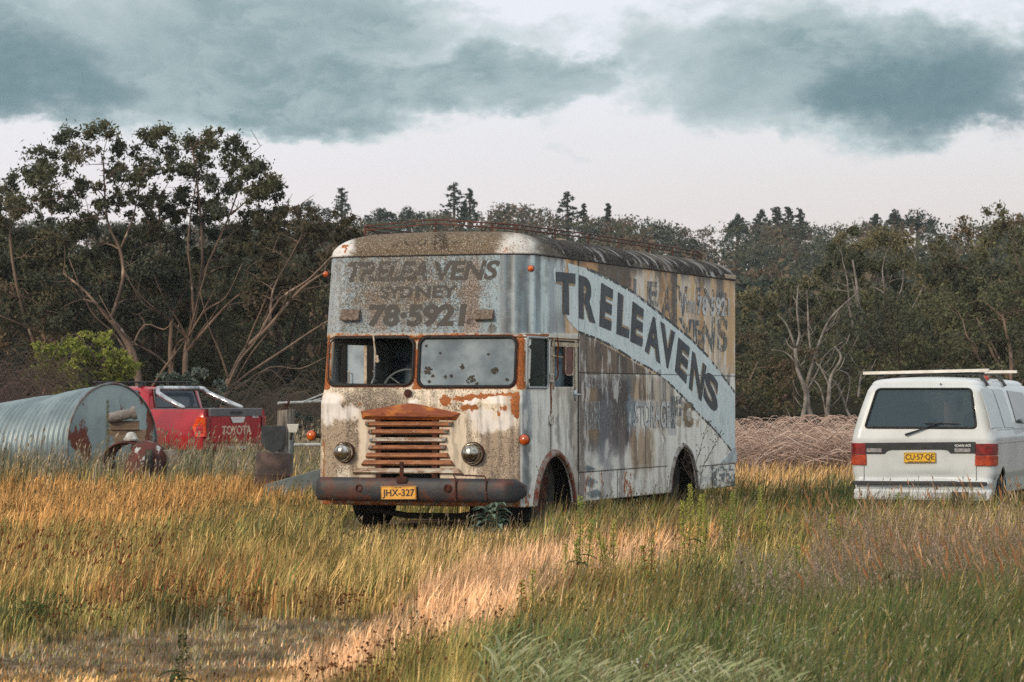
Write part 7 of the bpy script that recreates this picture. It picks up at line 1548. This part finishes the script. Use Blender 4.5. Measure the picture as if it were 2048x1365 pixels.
# silver feather grass bending to the right at the bottom
def feathers(n, seed, xr, yr, tints, name, label):
    r = np.random.default_rng(seed); cx = r.uniform(*xr, 60); cyy = r.uniform(*yr, 60); k = r.integers(0, 60, n); px_ = cx[k]+r.normal(size=n)*26; py_ = cyy[k]+r.normal(size=n)*8; Y_ = H*F/(py_-HZ); X_ = (px_-1024)/F*Y_
    L = r.uniform(.28, .52, n); sx = r.uniform(-.25, -.02, n)*L+.0; ts = np.linspace(0, 1, 7); V_ = []; 
    dirx = np.where(r.random(n) < .85, 1., -.6)*(.12+.55*r.random(n)); w = r.uniform(.0022, .0048, n)
    P_ = []
    for t in ts:
        x_ = X_+dirx*L*t**2*.62; z_ = L*(t-.30*t**3); P_.append(np.stack([x_, Y_+.05*t*np.sin(k), z_], 1))
    P_ = np.stack(P_, 1); ww = (w[:, None]*np.array([.6, .7, .9, 1.4, 1.6, 1.2, .1])[None])[..., None]*np.array([.5, .3, 1.])[None, None]
    V_ = np.stack([P_-ww, P_+ww], 2).reshape(n, 14, 3); b = np.arange(n)[:, None]*14; q = np.array([[2*j, 2*j+1, 2*j+3, 2*j+2] for j in range(6)]); T_ = (b[:, :, None]+q[None]).reshape(-1, 4)
    c = np.array(tints)[r.integers(0, len(tints), n)]*(.8+.4*r.random(n))[:, None]; o = npmesh(name, V_.reshape(-1, 3), T_, GRASS, None, np.repeat(c, 14, 0)); tag(o, label, kind='stuff')
feathers(2000, 9, (980, 1600), (1390, 1560), [(.27, .31, .16), (.36, .39, .21), (.20, .24, .11), (.46, .47, .29)], 'feather_grass', 'pale silky feather grass bowing over at the bottom centre')
feathers(900, 10, (1560, 2250), (1370, 1540), [(.28, .30, .16), (.36, .34, .2), (.2, .23, .12)], 'feather_grass', 'sparser silky grass in the bottom right corner')
# brown burr heads, white clover heads
def dots(n, seed, spots, tints, size, hgt, name, label):
    r = np.random.default_rng(seed); sp = np.array(spots, float); k = r.integers(0, len(sp), n); px_ = sp[k, 0]+r.normal(size=n)*sp[k, 2]; py_ = sp[k, 1]+r.normal(size=n)*sp[k, 3]; py_ = np.maximum(py_, 960); Y_ = H*F/(py_-HZ+1); hh = r.uniform(*hgt, n)
    Y_ = (H-hh)*F/np.maximum(py_-HZ, 60); X_ = (px_-1024)/F*Y_; c = np.stack([X_, Y_, hh], 1); s = size*r.uniform(.6, 1.3, n)
    oc = np.array([[1, 0, 0], [0, 1, 0], [-1, 0, 0], [0, -1, 0], [0, 0, 1], [0, 0, -1]]); V_ = c[:, None]+oc[None]*s[:, None, None]*(.8+.4*r.random((n, 6, 1))); f = np.array([[0, 1, 4], [1, 2, 4], [2, 3, 4], [3, 0, 4], [1, 0, 5], [2, 1, 5], [3, 2, 5], [0, 3, 5]])
    T_ = (np.arange(n)[:, None, None]*6+f[None]).reshape(-1, 3); col = np.repeat(np.array(tints)[r.integers(0, len(tints), n)], 6, 0)
    sw = .001; S = np.stack([c+[-sw, 0, 0], c+[sw, 0, 0], c*[1, 1, 0]+[.02, 0, 0]], 1).reshape(-1, 3); T2 = len(c)*6+np.arange(n*3).reshape(n, 3)
    o = npmesh(name, np.concatenate([V_.reshape(-1, 3), S]), np.concatenate([T_, T2]), GRASS, None, np.concatenate([col, np.tile([[.2, .14, .07]], (n*3, 1))])); tag(o, label, kind='stuff')
dots(1500, 21, [(350, 1190, 90, 14), (140, 1225, 60, 18), (450, 1200, 60, 14), (680, 1190, 40, 14), (900, 1240, 60, 22), (820, 1290, 70, 20), (1050, 1250, 70, 26), (1000, 1140, 50, 10), (1200, 1200, 90, 30), (1350, 1150, 80, 24), (700, 1340, 60, 16), (1500, 1330, 160, 26), (1260, 1230, 60, 18)], [(.17, .065, .028), (.24, .10, .035), (.11, .05, .03)], .0075, (.10, .30), 'burr_heads', 'round rust brown burrs scattered through the grass')
dots(260, 22, [(1600, 1150, 60, 10), (1560, 1250, 120, 30), (1700, 1300, 160, 30), (1320, 1340, 140, 16), (1460, 1200, 90, 20)], [(.72, .70, .66)], .006, (.2, .34), 'clover_flowers', 'tiny white flower heads in the green grass')
# ---- single weeds: docks, leafy mullein, yellow flower stalks, tussocks
DOCK = leafmat('dock_green', .3)
def dock(px, pyb, pyt_, spikes, label, seed, tint=(.20, .24, .05), rust=False, group='dock spikes standing out of the grass'):
    Y_ = H*F/(pyb-HZ); b = at(px, pyb, Y_); root = thing('dock_plant', label, 'weed', (b.x, Y_, 0), 0, group); r = np.random.default_rng(seed); hh = at(px, pyt_, Y_).z; mb = MB(); Vs = []; Cs = []
    for k in range(spikes):
        lx = r.uniform(-.10, .10) if k else .01; h_ = hh*(1 if k == 0 else r.uniform(.6, .93)); pts_ = [Vector((lx*t**.7, r.uniform(-.01, .01), h_*t)) for t in np.linspace(0, 1, 7)]; mb.tube(pts_, [.005]*6+[.002], 5)
        m = int(520*h_); t = .38+.62*r.random(m)**.9; an = r.random(m)*6.28; rad = (.016+.034*(1-t))*(.5+.7*r.random(m)); c = np.stack([lx*t**.7+np.cos(an)*rad, np.sin(an)*rad, h_*t*1.0], 1); s = r.uniform(.009, .017, m)
        a = r.normal(size=(m, 3)); a /= np.linalg.norm(a, axis=1)[:, None]; bb = np.cross(a, r.normal(size=(m, 3))); bb /= np.linalg.norm(bb, axis=1)[:, None]
        Vs.append((c[:, None]+(LQ[None, :, 0, None]*a[:, None]+LQ[None, :, 1, None]*bb[:, None]*1.6)*s[:, None, None]).reshape(-1, 3)); cc = np.array(tint)*(.6+.8*r.random(m))[:, None]
        if rust: cc = np.where(r.random(m)[:, None] < .3, np.array([[.30, .08, .03]]), cc)
        Cs.append(np.repeat(cc, 4, 0))
    mb.build('stem', mat('dock_stem', (.16, .13, .05, 1), .7), root)
    V_ = np.concatenate(Vs); npmesh('seed_spike', V_, np.arange(len(V_)).reshape(-1, 4), DOCK, root, np.concatenate(Cs))
    nl = 6; Vl = []; Tl = []; q = 0
    for k in range(nl):
        a = r.uniform(0, 6.28); z_ = hh*r.uniform(.08, .5); L = r.uniform(.07, .15); dx, dy = math.cos(a), math.sin(a)
        for j in range(5):
            t = j/4; w = .018*math.sin(math.pi*(t*.9+.08)); x_, y_, zz = dx*L*t, dy*L*t, z_+L*(.35*t-.55*t*t); Vl += [(x_-dy*w, y_+dx*w, zz+.004), (x_, y_, zz-.003), (x_+dy*w, y_-dx*w, zz+.004)]
        for j in range(4):
            for u in (0, 1): Tl.append((q+j*3+u, q+j*3+u+1, q+j*3+u+4, q+j*3+u+3))
        q += 15
    npmesh('leaf', Vl, Tl, DOCK, root, np.tile([[.07, .10, .045]], (len(Vl), 1)), smooth=True); return root
for i, a in enumerate([(1158, 1225, 992, 3, 'tallest green dock spike, right of the truck front wheel'), (1129, 1215, 1088, 2, 'shorter green dock spike just left of the tallest one'), (1225, 1210, 1038, 3, 'green dock spike midway along the truck side'), (1300, 1240, 1075, 2, 'slim dock spike below the rear wheel arch'), (1378, 1190, 968, 3, 'green dock spikes in front of the rear wheel'), (1400, 1185, 990, 2, 'yellow green dock just right of the rear wheel group'), (1462, 1170, 985, 3, 'paired dock spikes below the truck tail'), (1518, 1130, 972, 2, 'single slim dock between the truck and the van'), (1660, 1170, 1030, 3, 'dock spikes left of the orange seed spikes'), (1795, 1090, 985, 3, 'dock spikes under the van bumper'), (1040, 1290, 1160, 2, 'dull dock spike in the peach drift'), (1062, 1285, 1140, 1, 'leaning dock stem beside the dull spike'), (1590, 1235, 1090, 2, 'faint green dock amid mixed grass right of centre')]):
    dock(*a, seed=200+i, tint=(.36, .38, .09) if i % 3 else (.28, .34, .09), rust=(i in (3, 10)))
dock(362, 1420, 1262, 1, 'dark green spike rising from the bottom left foreground', 230, (.06, .08, .03), group=None)
dock(214, 985, 800, 1, 'tall mullein stalk with yellow flowers in front of the tank end', 231, (.10, .11, .04), group=None)
def rosette(name, label, px, pyb, pyt_, rw, seed, tint, nl=34, wl_=.035, cat='weed', erect=.6):
    Y_ = H*F/(pyb-HZ); b = at(px, pyb, Y_); hh = at(px, pyt_, Y_).z; W = rw/F*Y_; r = np.random.default_rng(seed); Vl = []; Tl = []; Cl = []; q = 0
    for k in range(nl):
        a = r.uniform(0, 6.28); t0_ = r.random(); z_ = hh*.75*t0_; L = W*(1.15-.6*t0_)*r.uniform(.7, 1.1); dx, dy = math.cos(a), math.sin(a); cc = np.array(tint)*r.uniform(.7, 1.3); off = r.uniform(-.3, .3)*W
        for j in range(6):
            t = j/5; w = wl_*math.sin(math.pi*(t*.85+.1))*(1.1-.4*t0_); x_, y_, zz = off+dx*L*t, dy*L*t, z_+L*(erect*t-.55*t*t*t); zz = max(zz, .01)
            Vl += [(x_-dy*w, y_+dx*w, zz+w*.35), (x_, y_, zz), (x_+dy*w, y_-dx*w, zz+w*.35)]; Cl += [cc, cc*1.9, cc]
        for j in range(5):
            for u in (0, 1): Tl.append((q+j*3+u, q+j*3+u+1, q+j*3+u+4, q+j*3+u+3))
        q += 18
    root = thing(name, label, cat, (b.x, Y_, 0)); mb = MB(); mb.tube([(0, 0, 0), (0, 0, hh*.8)], [.014, .006], 6); mb.build('stem', mat('dock_stem', None), root); npmesh('leaf', Vl, Tl, DOCK, root, np.array(Cl), smooth=True); return root
rosette('leafy_weed', 'grey green leafy weed against the bumper, left of the front wheel', 985, 1092, 985, 56, 41, (.11, .15, .115), 60, .036)
rosette('leafy_weed', 'small dark jagged weed under the cargo side', 1268, 1068, 980, 26, 43, (.04, .055, .03), 20, .02)
for i, (px, pb, pt, w, lb) in enumerate([(60, 1262, 1195, 60, 'dark green leafy tussock at the left edge of the track'), (305, 1238, 1185, 30, 'small green tuft behind the bare track'), (412, 1245, 1205, 34, 'flat dark green weed beside the bare track'), (640, 1215, 1190, 22, 'tiny green rosette where the track meets the straw')]):
    rosette('leafy_weed', lb, px, pb, pt, w, 50+i, (.05, .075, .025), 40, .010, erect=.9)
# the dry branching weed before the rear arch
def twig(px0, pyb, pts_px, Y_, label, seed):
    rd = random.Random(seed); b = at(px0, pyb, Y_); root = thing('dry_weed_stalk', label, 'weed', (b.x, Y_, 0)); o0 = Vector((b.x, Y_, 0)); mb = MB(); dots_ = []
    for line in pts_px:
        p = [at(x, y, Y_)-o0 for x, y in line]; a1, r1 = smoothpath(p, [.006-.004*i/(len(p)-1) for i in range(len(p))]); mb.tube(a1, r1, 4)
        for k in range(2, len(a1)):
            for _ in range(3): q = a1[k]; e = q+Vector((rd.uniform(-.06, .06), rd.uniform(-.04, .04), rd.uniform(.02, .10))); mb.tube([q, e], .0018, 3); dots_.append(e)
    mb.build('stalk', mat('black_stalk', srgb(52, 44, 36), .9), root); m2 = MB()
    for d in dots_: m2.lathe([(0, -.009), (.008, 0), (0, .009)], Matrix.Translation(d), 5)
    m2.build('seed_pods', mat('black_stalk', None), root)
twig(1376, 1060, [((1376, 1060), (1384, 960), (1400, 900), (1415, 848)), ((1384, 960), (1366, 930), (1372, 905))], 31.5, 'tall thin dark weed stalk crossing the rear wheel arch', 3)
twig(1400, 1060, [((1395, 1060), (1402, 950), (1424, 900), (1440, 870)), ((1402, 980), (1385, 960), (1378, 930))], 31.3, 'dark branching weed stalk right of the rear wheel arch', 4)
twig(1105, 1080, [((1108, 1080), (1092, 1000), (1080, 948))], 29.2, 'thin pale stalk bending across the front wheel arch', 5)
# ---------------------------------------------------------------- air
mb = MB(); mb.box(-310, 310, -70, 490, -3, 42)
hz = mb.build('haze', None); m = bpy.data.materials.new('thin_evening_haze'); m.use_nodes = True; nt = m.node_tree; nt.nodes.clear(); g = N(nt)
v = g.node('ShaderNodeVolumePrincipled', None, Color=(.80, .86, .92, 1), Density=.0002, Anisotropy=.2); o = g.node('ShaderNodeOutputMaterial'); g.L.new(v.outputs[0], o.inputs[1])
hz.data.materials.append(m); tag(hz, 'thin evening haze over the paddock and hill', kind='stuff')
scene.cycles.volume_bounces = 0
